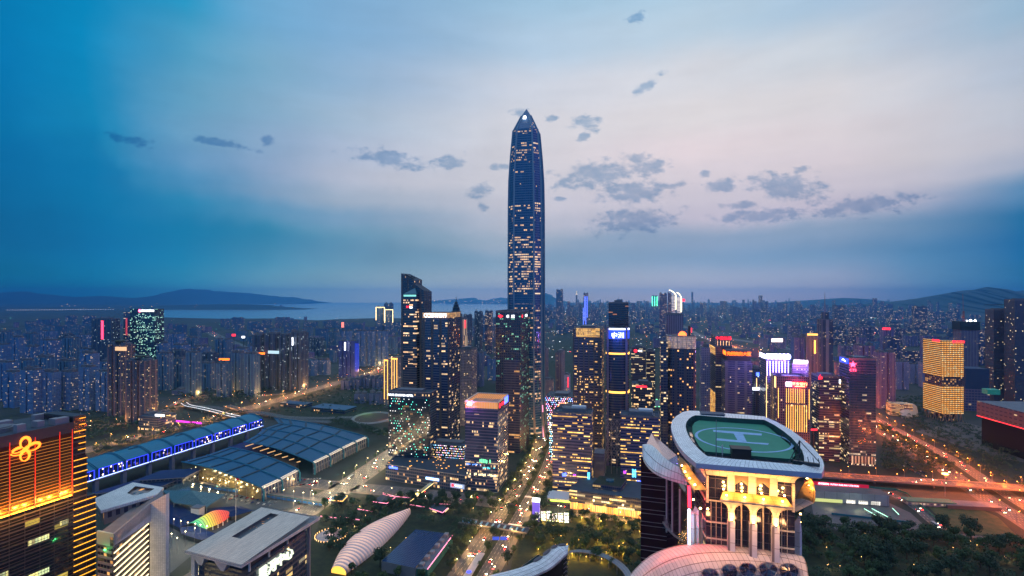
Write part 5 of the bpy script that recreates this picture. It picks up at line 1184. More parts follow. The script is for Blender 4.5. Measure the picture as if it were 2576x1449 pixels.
# cream piers between the upper windows with pointed heads
def pier(t0, t1, z0, z1, off=.8, name='pier', m=None):
    mb = MB(); A, B = fpt(t0, z0), fpt(t1, z0); panel_on(mb, A.xy, B.xy, 0, 1, z0, z1, .02, off); mb.build(name, m or M_cream, gc)
zu0, zu1 = 174.0, 181.0
for (a, b) in ((.25, .335), (.485, .575), (.725, .81)): pier(a, b, zu0, zu1 + 1.6)
for (a, b) in ((.0, .03), (.97, 1.0)): pier(a, b, zu0 - 4, zu1)
for (a, b) in ((.335, .485), (.575, .725)):        # pointed window heads
    m_ = (a + b) / 2; mb = MB()
    for (x0_, x1_) in ((a, m_), (m_, b)):
        pk = [(x0_, zu1 - 2.6 if x0_ == a else zu1 - .6), (x1_, zu1 - .6 if x1_ == m_ else zu1 - 2.6), (x1_, zu1 + 1.6), (x0_, zu1 + 1.6)]
        mb.face([fpt(t_, z_, .7) for t_, z_ in pk]); mb.face([fpt(pk[0][0], pk[0][1], .7), fpt(pk[0][0], pk[0][1], 0), fpt(pk[1][0], pk[1][1], 0), fpt(pk[1][0], pk[1][1], .7)])
    mb.build('window_head', M_cream, gc)
L_uplight = lamp_mat('uplight', (1, .62, .2), 30, False)
def uplight(pos, power=260, r_=.35, parent=None, lift=(0, 0, .5)):
    mb = MB(); mb.disc((pos[0], pos[1]), .5, pos[2] - .4, pos[2], 8); o = mb.build('lamp_base', M_dark, parent or gc)
    mb = MB(); mb.disc((pos[0], pos[1]), r_, pos[2] + .01, pos[2] + .45, 8, r1=r_ * .7); mb.build('lamp_bulb', L_uplight, o)
    spot(o, Vector(pos) + Vector(lift), power * .5, (1, .48, .12))
for t_ in (.20, .41, .63, .88): uplight(fpt(t_, 176.4, 1.8), 4200, .35, lift=(0, -1.5, 1.5))
# lower amber canopy on three flared columns
zc_ = 175.0
cl, cr_ = .17, .92; rows = []
for k in range(6):
    g = k / 5; off = 1.0 + 5.6 * g
    rows.append([tuple(fpt(cl + (cr_ - cl) * (i / 14) + (g - .5) * .05 * (2 * i / 14 - 1), zc_ - 1.6 * g + .6, off)) for i in range(15)])
mb = MB(); mb.loft(rows, close=False); mb.build('amber_canopy', M_amber, gc)
mb = MB(); mb.loft([[Vector(p) + Vector((0, 0, -.5)) for p in rows[-1]], rows[-1]], close=False); mb.build('canopy_edge', M_cream, gc)
for k in range(4): uplight(fpt(cl + .06 + .205 * k, zc_ - .1, 4.2), 2400, .38, lift=(0, -.3, 1.2))
M_col = tile_mat('white_column', (.66, .62, .64), (.2, .16, .16), 30, 6, .5, .03)
for k, t_ in enumerate((.285, .53, .775)):
    # flare: a fan that widens from the column head to the canopy
    rows = []
    for j in range(8):
        g = j / 7; hw = 1.1 + 6.0 * (1 - math.cos(g * math.pi / 2)) ; out = 3.4 + 3.1 * g ** 1.4; z_ = 168.2 + 5.2 * math.sin(g * math.pi / 2) ** .8
        hw = min(hw, 4.15)
        rows.append([tuple(fpt(t_ + x_ * hw / FW, z_ + (-.4 if abs(x_) == 1 else 0), out + (.5 if x_ == 0 else 0))) for x_ in (-1, -.5, 0, .5, 1)])
    mb = MB(); mb.loft(rows, close=False); mb.build('column_flare', M_cream, gc)
    mb = MB(); q = fpt(t_, 0, 2.6); mb.prism(rect(q.xy, 2.3, 2.3, -math.atan2(fd.y, fd.x)), 164.8, 168.3, 0, 0); mb.build('column_neck', M_cream, gc)
    mb = MB(); mb.prism([p + (p - q.xy) * .05 for p in rect(q.xy, 2.6, 2.8, -math.atan2(fd.y, fd.x))], 120.0, 164.7, 0, 0); mb.build('column', M_col, gc)
    uplight(fpt(t_, 165.4, 4.6), 3200, .4, lift=(0, -1.2, 1.6))
# mullion grids left and right of the columns, transoms
mb = MB()
for t_ in (.06, .12, .18, .86, .92): mb.bar(fpt(t_, 145, .15), fpt(t_, 170.9, .15), .22)
for z_ in (155.2, 162, 170.9): 
    for (a, b) in ((.0, .25), (.81, 1.0)): mb.bar(fpt(a, z_, .3), fpt(b, z_, .3), .5, .6)
for t_ in (.41, .655): mb.bar(fpt(t_, 140, .3), fpt(t_, 174, .3), .5)
mb.build('mullion', M_cream, gc)
mb = MB(); a, b = FL, sideL[1]
for z_ in (155.2, 162, 170.9): mb.bar((*(a + fn * .3), z_), (*b, z_), .6)
mb.build('ledge', M_cream, gc)
# left side: amber sloping canopy seen from above, white angular piers
def Q7(zx, zy, z): return gp(*z7(zx, zy), z)
amb = [(1640,480),(1625,560),(1690,680),(1760,762),(1872,766),(1790,690),(1720,600),(1680,500)]
rowsA = [Q7(1640,490,178.5), Q7(1645,570,178.5), Q7(1690,650,178.5), Q7(1730,710,178.3), Q7(1768,765,178)]; rowsB = [Q7(1700,545,179.5), Q7(1735,600,179.5), Q7(1775,655,179.4), Q7(1820,710,179.2), Q7(1870,768,179)]
mb = MB(); mb.loft([rowsA, rowsB], close=False); mb.loft([[p - Vector((0, 0, 1.4)) for p in rowsA], rowsA], close=False); mb.build('side_canopy', M_amber, gc)
for k in range(4): uplight(Q7(*((1665, 575), (1690, 625), (1727, 676), (1768, 728))[k], 179.4), 2200, .4, lift=(0, -.5, 1.5))
for k, (zx, za, zb) in enumerate(((1745, 930, 1195), (1782, 905, 1190), (1830, 960, 1200))):
    P_ = Q7(zx, 930, 163); b = P_.y; mb = MB()
    z_lo, z_hi = zof(z7(0, zb)[1], b), zof(z7(0, za)[1], b)
    q = P_.xy; mb.prism([q + Vector((-2.2, 0)), q + Vector((0, -2.6)), q + Vector((2.4, 0)), q + Vector((0, 2))], z_lo - 8, z_hi, 0, 0, [z_hi - 3, z_hi, z_hi - 5, z_hi]); mb.build('angular_pier', M_col, gc)
for k, (zx, zy) in enumerate(((1755, 845), (1812, 915), (1870, 920))): uplight(Q7(zx, zy, 172), 1200, .4, lift=(0, -1, 1.5))
# right side: big curved amber ear
er = []
for (zx0, zy0, zx1, zy1, z_) in ((1160, 545, 1185, 556, 184), (1140, 585, 1203, 590, 182), (1118, 620, 1214, 640, 179), (1098, 660, 1214, 690, 176), (1085, 690, 1205, 715, 173)):
    A, B = gp(*z8(zx0, zy0), z_), gp(*z8(zx1, zy1), z_); er.append([A, A.lerp(B, .35) + Vector((0, 0, .8)), A.lerp(B, .7) + Vector((0, 0, .6)), B])
mb = MB(); mb.loft(er, close=False); mb.build('curved_ear', M_amber, gc)
low = [Vector((p.x - 3 - k * 1.2, p.y + 1, p.z - 4)) for k, p in enumerate(er[-1])]
mb = MB(); mb.loft([low, er[-1]], close=False); mb.build('ear_edge', M_cream, gc)
for k, (zx, zy) in enumerate(((1160, 556), (1172, 600), (1180, 640), (1176, 682), (1116, 790), (1114, 842))): uplight(gp(*z8(zx, zy), (184, 181, 178.4, 175, 164, 158)[k]), 1000, .4, lift=(0, -1.5, 1.5))
mb = MB(); q = gp(*z8(1095, 960), 152).xy; mb.prism([q + Vector((-2, 0)), q + Vector((0, -2)), q + Vector((2, 0)), q + Vector((0, 2))], 110, 160, 0, 0, [158, 164, 156, 160]); mb.build('angular_pier', M_col, gc)
# red and white neon tube on the left return
na, nb = Q7(1722, 735, 175), Q7(1722, 905, 170)
mb = MB(); mb.bar(Vector((na.x, na.y, na.z)), Vector((na.x, na.y - .5, zof(z7(0, 900)[1], na.y))), 1.0); mb.build('neon_tube', lamp_mat('neon_red', (1, .01, .03), 9, True), gc)
spot(gc, (na.x - 3, na.y - 3, na.z - 6), 13000, (1, .03, .05), .6)
mb = MB(); mb.bar((na.x - .2, na.y - .5, zof(z7(0, 915)[1], na.y)), (na.x - .3, na.y - 1, zof(z7(0, 1195)[1], na.y)), .7); mb.build('neon_tube', lamp_mat('neon_white', (.65, .75, 1), 6, True), gc)
# left wing: dark block with pale ledges under a curved white roof
LW = [at(1612, 748, 285).xy, at(1676, 748, 281).xy]
wd = (LW[1] - LW[0]).normalized(); wn = Vector((wd.y, -wd.x))
arc = [at(z7(x_, 0)[0], 748, y_).xy for x_, y_ in ((1532, 280), (1545, 276), (1590, 268), (1650, 258), (1712, 248))]
wing = [LW[0], LW[1]] + [arc[1], arc[2], arc[3], arc[4], arc[4] + Vector((14, 60)), LW[0] + Vector((24, 66))]
lw_ = thing('curved_roof_wing', 'wine-dark wing with thin pale ledges under a curved white panelled roof', 'wing', (LW[0].x, LW[0].y, 0))
zwt = zof(1144, 285) - 1
mb = MB(); mb.prism(wing, 0, 158, 0, 0, [zwt, 165, 163, 162, 160, 158.5, 160, 162]); mb.build('wall', M_wine, lw_)
mb = MB()
for k in range(34):
    z_ = zwt - 4 - k * 3.4 - (1.2 if k % 2 else 0); a, b = LW[0] + wn * .15, LW[1] + wn * .15
    if z_ < 162: mb.bar((*a, z_), (*b, z_), .25, .28)
mb.build('ledge', M_stone, lw_)
mb = MB()
for k in range(1, 4):
    p = arc[k]; mb.bar((p.x - .2, p.y - .3, zof(z7(0, 1100)[1], p.y)), (p.x - .2, p.y - .3, 158.5), .7)
mb.build('fin', M_white, lw_)
mb = MB(); pts_ = [at(*z7(x_, y_), Y_) for x_, y_, Y_ in ((1525, 1020, 277), (1560, 1075, 272), (1620, 1130, 264), (1690, 1170, 254))]
for i in range(3): mb.bar(pts_[i], pts_[i+1], 2.2, .8)
for i in range(8): q = pts_[0].lerp(pts_[1], i / 4) if i < 4 else pts_[1].lerp(pts_[2], (i - 4) / 4); mb.bar(q, q + Vector((0, 0, 3.2)), .25)
mb.build('balcony', M_stone, lw_)
oA = [(1352,405),(1400,402),(1440,420),(1480,458),(1530,510),(1590,555),(1650,590),(1690,640)]
oB = [(1350,455),(1362,520),(1395,570),(1440,612),(1500,645),(1570,672),(1640,692),(1705,712)]
zA = [173, 173.5, 173.5, 173, 172.4, 172, 171.5, 171]; zB = [170, 169, 168, 167.4, 167, 166.5, 166, 165.6]
ra = [Q7(*p, z_) for p, z_ in zip(oA, zA)]; rb = [Q7(*p, z_) for p, z_ in zip(oB, zB)]
def dens(P_, k=4):
    out = []
    for i in range(len(P_) - 1):
        a, b, c, d = P_[max(i-1, 0)], P_[i], P_[i+1], P_[min(i+2, len(P_)-1)]
        for j in range(k):
            t = j / k; out.append(.5 * ((2*b) + (c-a)*t + (2*a-5*b+4*c-d)*t*t + (3*b-a-3*c+d)*t**3))
    out.append(P_[-1]); return out
ra, rb = dens(ra), dens(rb)
rows = [rb] + [[b.lerp(a, g) + Vector((0, 0, 1.2 * math.sin(g * math.pi))) for a, b in zip(ra, rb)] for g in (.2, .4, .6, .8)] + [ra]
mb = MB(); mb.loft(rows, close=False); mb.loft([[p - Vector((0, 0, 1.3)) for p in rb], rb], close=False); mb.build('curved_roof', M_tile, lw_)
# lower shell roof in front of the tower
TL = [(-70,1330),(0,1192),(60,1122),(130,1062),(220,1018),(330,992),(450,983),(560,985),(680,992),(800,1005),(920,1022),(1040,1042),(1130,1060)]
BL = [(-60,1560),(60,1470),(170,1400),(280,1345),(390,1300),(500,1270),(610,1250),(720,1240),(830,1238),(930,1242),(1030,1255),(1110,1280),(1185,1320)]
ta = dens([gp(*z8(*p), 153) for i, p in enumerate(TL)], 3); tb = dens([gp(*z8(*p), 144) for p in BL], 3)
rows = []
for k in range(9):
    g = k / 8; rows.append([a.lerp(b, g) + Vector((0, 0, 3.5 * math.sin(g * math.pi))) for a, b in zip(ta, tb)])
sr = thing('shell_roof_hall', 'domed pinkish-white tiled shell roof with dark lens windows below the helipad tower', 'hall', (rows[4][18].x, rows[4][18].y, 0))
mb = MB(); mb.loft(rows[::-1], close=False); mb.build('shell_roof', tile_mat('pink_roof_panels', (.66, .55, .50), (.12, .06, .05), 1.9, 2.2, .4, .07), sr, smooth=False)
for t_ in (.05, .35, .65, .95): q = fpt(t_, 160, 13); spot(sr, q, 1500, (1, .45, .18), 1)  # added lamps without fixtures, hung above the shell to warm it
q = fpt(-.45, 162, 8); spot(sr, q, 2400, (1, .2, .1), 1)  # added red lamp without a fixture, tints the shell pink
sk = [Vector((p.x, p.y, 20)) for p in tb]
mb = MB(); mb.loft([sk, tb], close=False); mb.build('wall', facade('shell_wall', (.2, .15, .15), (.02, .015, .02), AMBER, WARM, .2, 4, 4, .8, .6, 1), sr)
M_lens = facade('lens_glass', (.06, .045, .05), (.015, .012, .015), AMBER, (1, .3, .1), .12, 1.6, 1.6, .9, .9, .9)
for k, (lx, ly, wx, hy) in enumerate(((525, 1178, 55, 34), (655, 1160, 52, 44), (772, 1150, 56, 42), (905, 1148, 62, 44), (1040, 1160, 66, 50))):
    mb = MB(); pts = []
    for i in range(20):
        a = 6.2832 * i / 20; x_ = lx + wx * math.cos(a) + hy * .15 * math.sin(a); y_ = ly + hy * math.sin(a) * (1 if math.sin(a) < 0 else 1.25)
        # point on the shell: find the depth where the pixel ray meets it
        px, py = z8(x_, y_)
        best = min(((abs(CX + p.x / p.y * F - px) + abs(YH - (p.z - H) / p.y * F - py)), p) for r_ in rows for p in r_)[1]
        pts.append(at(px, py, best.y - 1.0))
    cpt = sum(pts, Vector()) / 20
    for i in range(20): mb.face([cpt + Vector((0, -.4, .4)), pts[i], pts[(i+1) % 20]], [(cpt.x, cpt.z), (pts[i].x, pts[i].z), (pts[(i+1) % 20].x, pts[(i+1) % 20].z)])
    mb.build('lens_window', M_lens, sr)
    mb = MB()
    for i in range(20): mb.bar(pts[i], pts[(i+1) % 20], .35)
    mb.build('window_rim', M_stone, sr)

# ---- curved white canopy at the bottom edge
cA = [(40,1475),(150,1440),(280,1410),(400,1375),(500,1330),(570,1280),(630,1225),(690,1203),(765,1203)]
cB = [(60,1560),(250,1530),(420,1475),(530,1430),(620,1385),(690,1330),(730,1290),(750,1275),(762,1262)]
zc0 = 62
ca_, cb__ = dens([Q7(*p, zc0) for p in cA]), dens([Q7(*p, zc0 - 3) for p in cB])
cw = thing('curved_canopy_building', 'low building under a sweeping white panelled canopy at the bottom of the view', 'building', (ca_[20].x, ca_[20].y, 0))
mb = MB(); rows = [[b.lerp(a, g) + Vector((0, 0, 1.6 * math.sin(g * math.pi))) for a, b in zip(ca_, cb__)] for g in (0, .25, .5, .75, 1)]
mb.loft(rows, close=False); mb.loft([[p - Vector((0, 0, 1.5)) for p in cb__], cb__], close=False); mb.build('curved_roof', M_tile, cw)
mb = MB(); w1 = [p + Vector((-1, 3, -1.6)) for p in cb__]
mb.loft([[Vector((p.x, p.y, 0)) for p in w1], w1], close=False); e_ = w1[-1]; f_ = ca_[-1] + Vector((-1, -1, -2)); mb.face([(e_.x, e_.y, 0), (f_.x, f_.y, 0), f_, e_]); mb.build('wall', M_wine, cw)
mb = MB()
for k in range(12): mb.bar((*(e_.xy + Vector((.2, -.2))), zc0 - 6 - k * 3.4), (*(f_.xy + Vector((.2, -.2))), zc0 - 6 - k * 3.4), .3)
for k in range(12): mb.bar((*(w1[-8].xy + Vector((.2, -.3))), zc0 - 8 - k * 3.4), (*(e_.xy + Vector((.2, -.3))), zc0 - 8 - k * 3.4), .3)
mb.build('ledge', M_stone, cw)
for k in range(4):
    i_ = 15 + k * 4; a, b = ca_[i_], ca_[i_ + 4]; m_ = a.lerp(b, .5); d_ = (b - a); nn = Vector((-d_.y, d_.x, 0)).normalized(); mb = MB(); pts = []
    for j in range(14):
        t_ = 6.2832 * j / 14; pts.append(m_ + d_ * (.45 * math.cos(t_)) + nn * (1.6 * math.sin(t_) - .8) + Vector((0, 0, 1.0)))
    mb.face(pts); mb.face([p - Vector((0, 0, .4)) for p in pts[::-1]]); mb.build('skylight', M_lens, cw)
pr = thing('glass_prism', 'faceted glass skylight wedge lying beside the sweeping white canopy', 'skylight', Q7(470, 1330, 12))
a, b, c_, d_ = Q7(395,1372,14), Q7(530,1275,26), Q7(545,1310,14), Q7(480,1350,12); e_ = Q7(440,1400,10); mb = MB()
mb.face([a, d_, b]); mb.face([d_, c_, b]); mb.face([a, e_, d_]); mb.face([e_, c_, d_]); mb.face([a, b, c_, e_][::-1]); mb.build('glass', pbr('teal_pane', (.05, .13, .14), .12), pr)
mb = MB()
for p, q in ((a, b), (b, c_), (c_, d_), (d_, a), (d_, b), (a, e_), (e_, c_)): mb.bar(p, q, .35)
mb.build('frame', M_steel, pr)
# ring-shaped glass canopy round a sunken garden
rc_ = Q7(1010, 1400, 8); rg = thing('glass_ring_canopy', 'ring of glazed canopy curving round a garden beside the shell roof', 'canopy', (rc_.x, rc_.y, 0))
arcp = dens([Q7(*p, 8) for p in ((775,1245),(860,1238),(950,1248),(1040,1268),(1120,1300),(1190,1345),(1245,1400),(1275,1460))]); arci = dens([Q7(*p, 8) for p in ((770,1262),(850,1258),(935,1268),(1015,1290),(1085,1322),(1150,1368),(1200,1420),(1225,1475))])
mb = MB(); mb.loft([arci, arcp], close=False); mb.loft([[p - Vector((0, 0, .6)) for p in arci], arci], close=False); mb.build('glass_roof', tile_mat('glazed_canopy', (.16, .2, .22), (.35, .3, .28), 1.5, 2.0, .15, .12), rg)
for k in range(0, len(arci), 4):
    p = arci[k]; mb = MB(); mb.bar((p.x, p.y, 0), (p.x, p.y, 7.5), .5); mb.build('post', M_steel, rg)

# ---- orange-lit office at the left edge
Yo = 300.0
oP0, oP1 = Vector((-318.0, 246.0)), Vector((-287.0, 335.0)); od = (oP1 - oP0).normalized(); on_ = Vector((od.y, -od.x))
ztop = 173.0
ow = thing('amber_lined_office', 'dark office striped with amber light lines and a big glowing knot emblem', 'office', (oP1.x, oP1.y, 0))
oW = [oP0, oP1, oP1 - on_ * 45, oP0 - on_ * 45]
Fo = facade('brown_black_glass', (.035, .022, .016), (.014, .009, .007), (1, .72, .12), (.9, .95, .5), .035, 7.6, 4.1, .96, .74, 1.0, .8, 1.0, zones=[(0, 2.2), (110, 1.0), (124, 0)], rough_g=.1)
mb = MB(); mb.prism(oW, 0, ztop, 0, 1); mb.build('wall', [Fo, M_roof], ow)
M_lip = pbr('spandrel_brown', (.10, .07, .06), .5)
zline = 126.5
mb = MB()
for k in range(60):
    z_ = 2.0 + k * 2.05
    if z_ < zline - 1: a, b = oP0 + on_ * .2, oP1 + on_ * .2; mb.bar((*a, z_), (*b, z_), .25, .22)
mb.build('spandrel', M_lip, ow)
Ltot = (oP1 - oP0).length; xs = [Ltot - 1.0, Ltot - 8.0, Ltot - 21.0, Ltot - 33.5, Ltot - 46, Ltot - 58.5]
for i in range(len(xs) - 1):        # amber floodlit bays between upright red rails
    a, b = oP0 + od * (xs[i+1] + .5), oP0 + od * (xs[i] - .5)
    mb = MB(); panel_on(mb, a, b, 0, 1, zline, ztop - 6.2, .06, .12); mb.build('added_bronze_panel', pbr('added_bronze_sheet', (.075, .032, .018), .35, .4) if i == 0 else MATS['added_bronze_sheet'], ow)  # sheet added over the dark glass to catch the uplight
    mb = MB(); n_l = 20
    for k in range(n_l):
        z_ = zline + (ztop - 7 - zline) * k / n_l; mb.bar((*(a + on_ * .5), z_), (*(b + on_ * .5), z_), .22 if k else .7, .2 if k else .5)
    mb.build('light_line', lamp_mat('amber_line', (1, .38, .04), .55) if i == 0 else MATS['amber_line'], ow)
    mb = MB(); mb.bar((*(a + on_ * .9), zline - .2), (*(b + on_ * .9), zline - .2), .8, .5); mb.build('light_trough', lamp_mat('trough_amber', (1, .5, .05), 4, True) if i == 0 else MATS['trough_amber'], ow)
    mb = MB(); mb.bar((*(b + od * .5 + on_ * .7), zline - 1), (*(b + od * .5 + on_ * .7), ztop - 4), .32); mb.build('red_rail', lamp_mat('rail_red', (1, .04, .015), .8, True) if i == 0 else MATS['rail_red'], ow)
    for f in (.3, .7):
        q = a.lerp(b, f) + on_ * 2.6; spot(ow, (q.x, q.y, zline + 2.0), 9000, (1, .45, .06), .5)
mb = MB(); panel_on(mb, oP0, oP1, 0, 1, ztop - 6, ztop + .5, .2, .5); mb.build('cornice', pbr('brown_cornice', (.10, .06, .06), .6), ow)
# knot emblem: four ribbon loops
def emblem(P0, P1, t, z, sc, off):
    mb = MB(); p, d, n = frame_pt(P0, P1, t, z, off); up = Vector((0, 0, 1))
    def loop(cx_, cy_, rx, ry, ang, a0=0, a1=360, wd=.25):
        pts = []
        for k in range(25):
            a = R(a0 + (a1 - a0) * k / 24); x, y = rx * math.cos(a), ry * math.sin(a); ca, sa = math.cos(R(ang)), math.sin(R(ang)); pts.append((cx_ + x * ca - y * sa, cy_ + x * sa + y * ca))
        for k in range(24):
            A, B = pts[k], pts[k+1]; w0 = wd * (1 + .55 * math.cos(R((a0 + (a1 - a0) * k / 24)) - 1.0))
            mb.bar(p + d * (A[0] * sc) + up * (A[1] * sc), p + d * (B[0] * sc) + up * (B[1] * sc), .6, w0 * sc)
    loop(.05, .98, .58, .78, 0); loop(1.05, .12, .82, .50, 14); loop(.02, -.92, .55, .76, 0); loop(-.75, .1, .7, .32, 10, 60, 330); loop(-.9, -.35, .75, .25, -8, 180, 340)
    mb.bar(p + d * (-.3 * sc) - up * (.3 * sc), p + d * (.4 * sc) + up * (.3 * sc), .6, .5 * sc); return mb
em = emblem(oP0, oP1, (Ltot - 26.5) / Ltot, 163.0, 4.1, 1.2); em.build('knot_emblem', lamp_mat('emblem_amber', (1, .22, .018), 3.2, True), ow)
q = oP0 + od * (Ltot - 27.5) + on_ * 4; spot(ow, (q.x, q.y, 161), 1800, (1, .10, .02), 1.5)
# stepped end of the office with dotted amber lines
M_dots = lamp_mat('dot_amber', (1, .42, .03), 2)
segs = [(0.0, 7.6, 0, 118.0), (0.0, 5.6, 118.05, 140.0), (0.0, 4.2, 140.05, ztop + 3)]
segs = [(0.0, 13.2, 0, 122.0), (0.0, 8.0, 122.05, 150.0), (0.0, 7.0, 150.05, ztop + 4)]
for i, (s0, s1, za, zb) in enumerate(segs):
    a, b = oP1 + od * (s0 + .02), oP1 + od * s1; Q = [a, b, b - on_ * 30, a - on_ * 30]
    mb = MB(); mb.prism(Q, za, zb, 0, 1); mb.build('stepped_end', [Fo, M_roof], ow)
    mb = MB(); r_ = random.Random(i)
    nz = int((zb - za - 2) / 4.1)
    for k in range(nz):
        z_ = zb - 2 - k * 4.1; t0 = 0.0 if i < 2 else r_.uniform(0, .5); mb.bar((*(a.lerp(b, t0) + on_ * .4), z_), (*(b + on_ * .4), z_), .4, .35)
        if i == 0 and z_ < 100: pass
    mb.build('dotted_light_line', M_dots, ow)
mb = MB(); r_ = random.Random(5)
for k in range(7): q = oP0.lerp(oP1, r_.uniform(.35, 1)) - on_ * r_.uniform(4, 36); mb.box(q, r_.uniform(3, 7), r_.uniform(3, 8), ztop + .05, ztop + r_.uniform(2, 5), R(20))
mb.build('roof_unit', M_stone, ow)
mb = MB(); mb.disc((oP1 - on_ * 20 - od * 30), 9, ztop + .05, ztop + 2.5, 20); mb.disc((oP1 - on_ * 20 - od * 30), 7, ztop + 2.6, ztop + 3, 20); mb.build('round_roof_deck', M_roofpale, ow)
for k, (t_, z_, w_) in enumerate(((.80, 103, .115), (.80, 82, .115), (.945, 108, .05), (.6, 90, .08), (.62, 70, .1), (.82, 62, .1))):
    mb = MB(); panel_on(mb, oP0, oP1, t_ - w_/2, t_ + w_/2, z_, z_ + 3.4, .02, .1); o_ = mb.build('lit_office_window', facade('room_glow' + str(k), (.1, .08, .03), (.3, .25, .1), (1, .85, .25), (.8, 1, .5), 4, 1.6, 3.4, .86, .9, 1.2, 0, 0) if k < 2 else MATS['room_glow' + str(k % 2)], ow)
    for pl in o_.data.polygons:
        for li in pl.loop_indices:
            co = o_.data.vertices[o_.data.loops[li].vertex_index].co; o_.data.uv_layers[0].data[li].uv = (co.xy.dot(od), co.z - z_ - .1 + 34)

# ---- white-edged office with slanting light lines
wl0, wl1 = at(285, 748, 330).xy, at(372, 748, 366).xy; we = at(417, 748, 366).xy; wk = at(245, 748, 335).xy
wt_ = thing('slanted_light_office', 'white-framed office striped by slanting light lines with open roof court', 'office', (wl0.x, wl0.y, 0))
zl, zr_ = zof(1345, 330), zof(1255, 366)
Fw = facade('bronze_glass_office', (.10, .08, .06), (.02, .016, .014), AMBER, WARM, .25, 3, 3.9, .8, .5, 1.2)
mb = MB(); mb.prism([wk, wl0, wl1, we, we * 1.10 + Vector((-3, 0)), wk + Vector((-12, 60))], 0, 100, 0, 1, [zl - 2, zl - 2, zr_ - 6, zr_ - 6, zr_ - 6, zl - 2]); mb.build('wall', [Fw, M_roofpale], wt_)
M_wtile = tile_mat('white_wall_tile', (.80, .74, .67), (.28, .26, .26), 1.5, 1.2, .5, .06)
d1 = (wl1 - wl0).normalized(); n1 = Vector((d1.y, -d1.x))
mb = MB(); mb.prism([wl1 + Vector((2.0, -.8)), we + Vector((.5, -.8)), we + Vector((.5, 3)), wl1 + Vector((2.0, 3))], 0, 118, 0, 0, [zof(1265, 366), zof(1243, 366), zof(1243, 366), zof(1265, 366)]); mb.build('white_end_wall', M_wtile, wt_)
mb = MB(); a, b = wl0 + n1 * .5, wl1 + n1 * .5 + Vector((2, 0)); u = mb.wall(a, b, zl - 7, zl + .5, 0, 0, zof(1265, 366)); 
mb.v[-4:] ; mb.build('parapet_band', M_wtile, wt_)
mb = MB(); mb.face([(*a, zl - 7), (*b, zof(1292, 366)), (*b, zof(1265, 366)), (*a, zl + .5)], [(0, 0), (36, 0), (36, 8), (0, 8)]); mb.face([(*a, zl + .5), (*b, zof(1265, 366)), (*(b - n1 * 1.2), zof(1265, 366)), (*(a - n1 * 1.2), zl + .5)]); mb.build('parapet_band', M_wtile, wt_)
mb = MB(); mb.prism([wk + Vector((0, -.6)), wl0 + n1 * .4, wl0 + Vector((0, 1)), wk + Vector((0, 1))], zl - 8, zl + .3, 0, 0); mb.build('green_lit_band', pbr('pale_band', (.4, .5, .42), .6), wt_)
L_slant = lamp_mat('slant_light', (1, .80, .42), 3)
for k in range(16):
    z0_ = zl - 12 - k * 4.0; mb = MB(); mb.bar((*(wl0 + n1 * .5), z0_), (*(wl1 + n1 * .5), z0_ + 3.2), .45, .4); mb.build('slanting_light', L_slant, wt_)
mb = MB()
for k in range(12): z_ = zl - 11 - k * 4; panel_on(mb, wk, wl0, .05, .95, z_ - 1.6, z_, .05, .3)
mb.build('spandrel', M_stone, wt_)
for z_, m_ in ((zof(1382, 332), L_green),):
    q = wk.lerp(wl0, .55) + Vector((0, -1)); mb = MB(); mb.box(q, 1.2, .6, z_ - .4, z_ + .5); mb.build('green_lamp', m_, wt_); spot(wt_, (q.x, q.y - 1.2, z_), 500, (.1, 1, .25), .4)
# roof court: slab frame around an opening
rz = zof(1236, 395)
ra_ = [gp(*z5(*p), rz) for p in ((735,840),(1055,705),(1300,745),(1250,800),(800,930))]
ri_ = [gp(*z5(*p), rz) for p in ((1010,790),(1075,735),(1225,755),(1180,785),(1060,810))]
mb = MB(); mb.loft([[p for p in ra_], [p for p in ri_]]); mb.build('roof_slab', M_wtile, wt_)
mb = MB(); mb.loft([[p - Vector((0, 0, 2)) for p in ra_], ra_]); mb.build('slab_edge', M_wtile, wt_)
mb = MB(); mb.face([p - Vector((0, 0, 4)) for p in ri_]); mb.build('court_floor', pbr('court_blue', (.08, .14, .22), .7, var=.5, vscale=.4), wt_)
mb = MB(); mb.prism([p.xy for p in ra_][::1] if False else [(p.x, p.y) for p in inset([q.xy for q in ra_], 3)], zl - 8, rz - 2.1, 0, 0); mb.build('top_storey', facade('court_wall', (.3, .24, .17), (.05, .04, .04), AMBER, WARM, .15, 5, 8, .5, .5, 1), wt_)
q = gp(*z5(1062, 905), rz - 8); mb = MB(); mb.disc(q.xy, .7, q.z, q.z + 1.2, 8); mb.build('court_lamp', lamp_mat('court_warm', (1, .8, .5), 12), wt_); spot(wt_, (q.x, q.y - 1, q.z + 1), 1500, (1, .75, .4), .5)

# ---- broad-roofed office with the bright Chinese name
gz = 75.0
gr = [gp(*p, gz) for p in ((467,1385),(607,1421),(805,1300),(657,1276))]
gx = thing('broad_roof_office', 'office under a broad flat tiled roof with a slot, glowing white Chinese name on side', 'office', (gr[1].x, gr[1].y, 0))
def plank_mat():
    m = bpy.data.materials.new('weathered_tiles'); m.use_nodes = True; t = NT(m.node_tree); b = m.node_tree.nodes['Principled BSDF']
    u, v, _ = t.sep(t.n('ShaderNodeUVMap').outputs[0])[:3]
    ln = t.m('MAXIMUM', t.m('LESS_THAN', t.m('FRACT', t.m('DIVIDE', u, 1.3)), .10), t.m('LESS_THAN', t.m('FRACT', t.m('DIVIDE', v, 2.6)), .03))
    st_ = t.noise(t.xyz(t.m('MULTIPLY', u, .9), t.m('MULTIPLY', v, .06), 0), 1.0, 4, .7)
    c = t.mix(t.step(st_, .3, .7), (.58, .46, .36), (.88, .72, .57)); c = t.mix(ln, c, (.2, .22, .25)); t.put(b.inputs['Base Color'], c); b.inputs['Roughness'].default_value = .6; return m
M_plank = plank_mat()
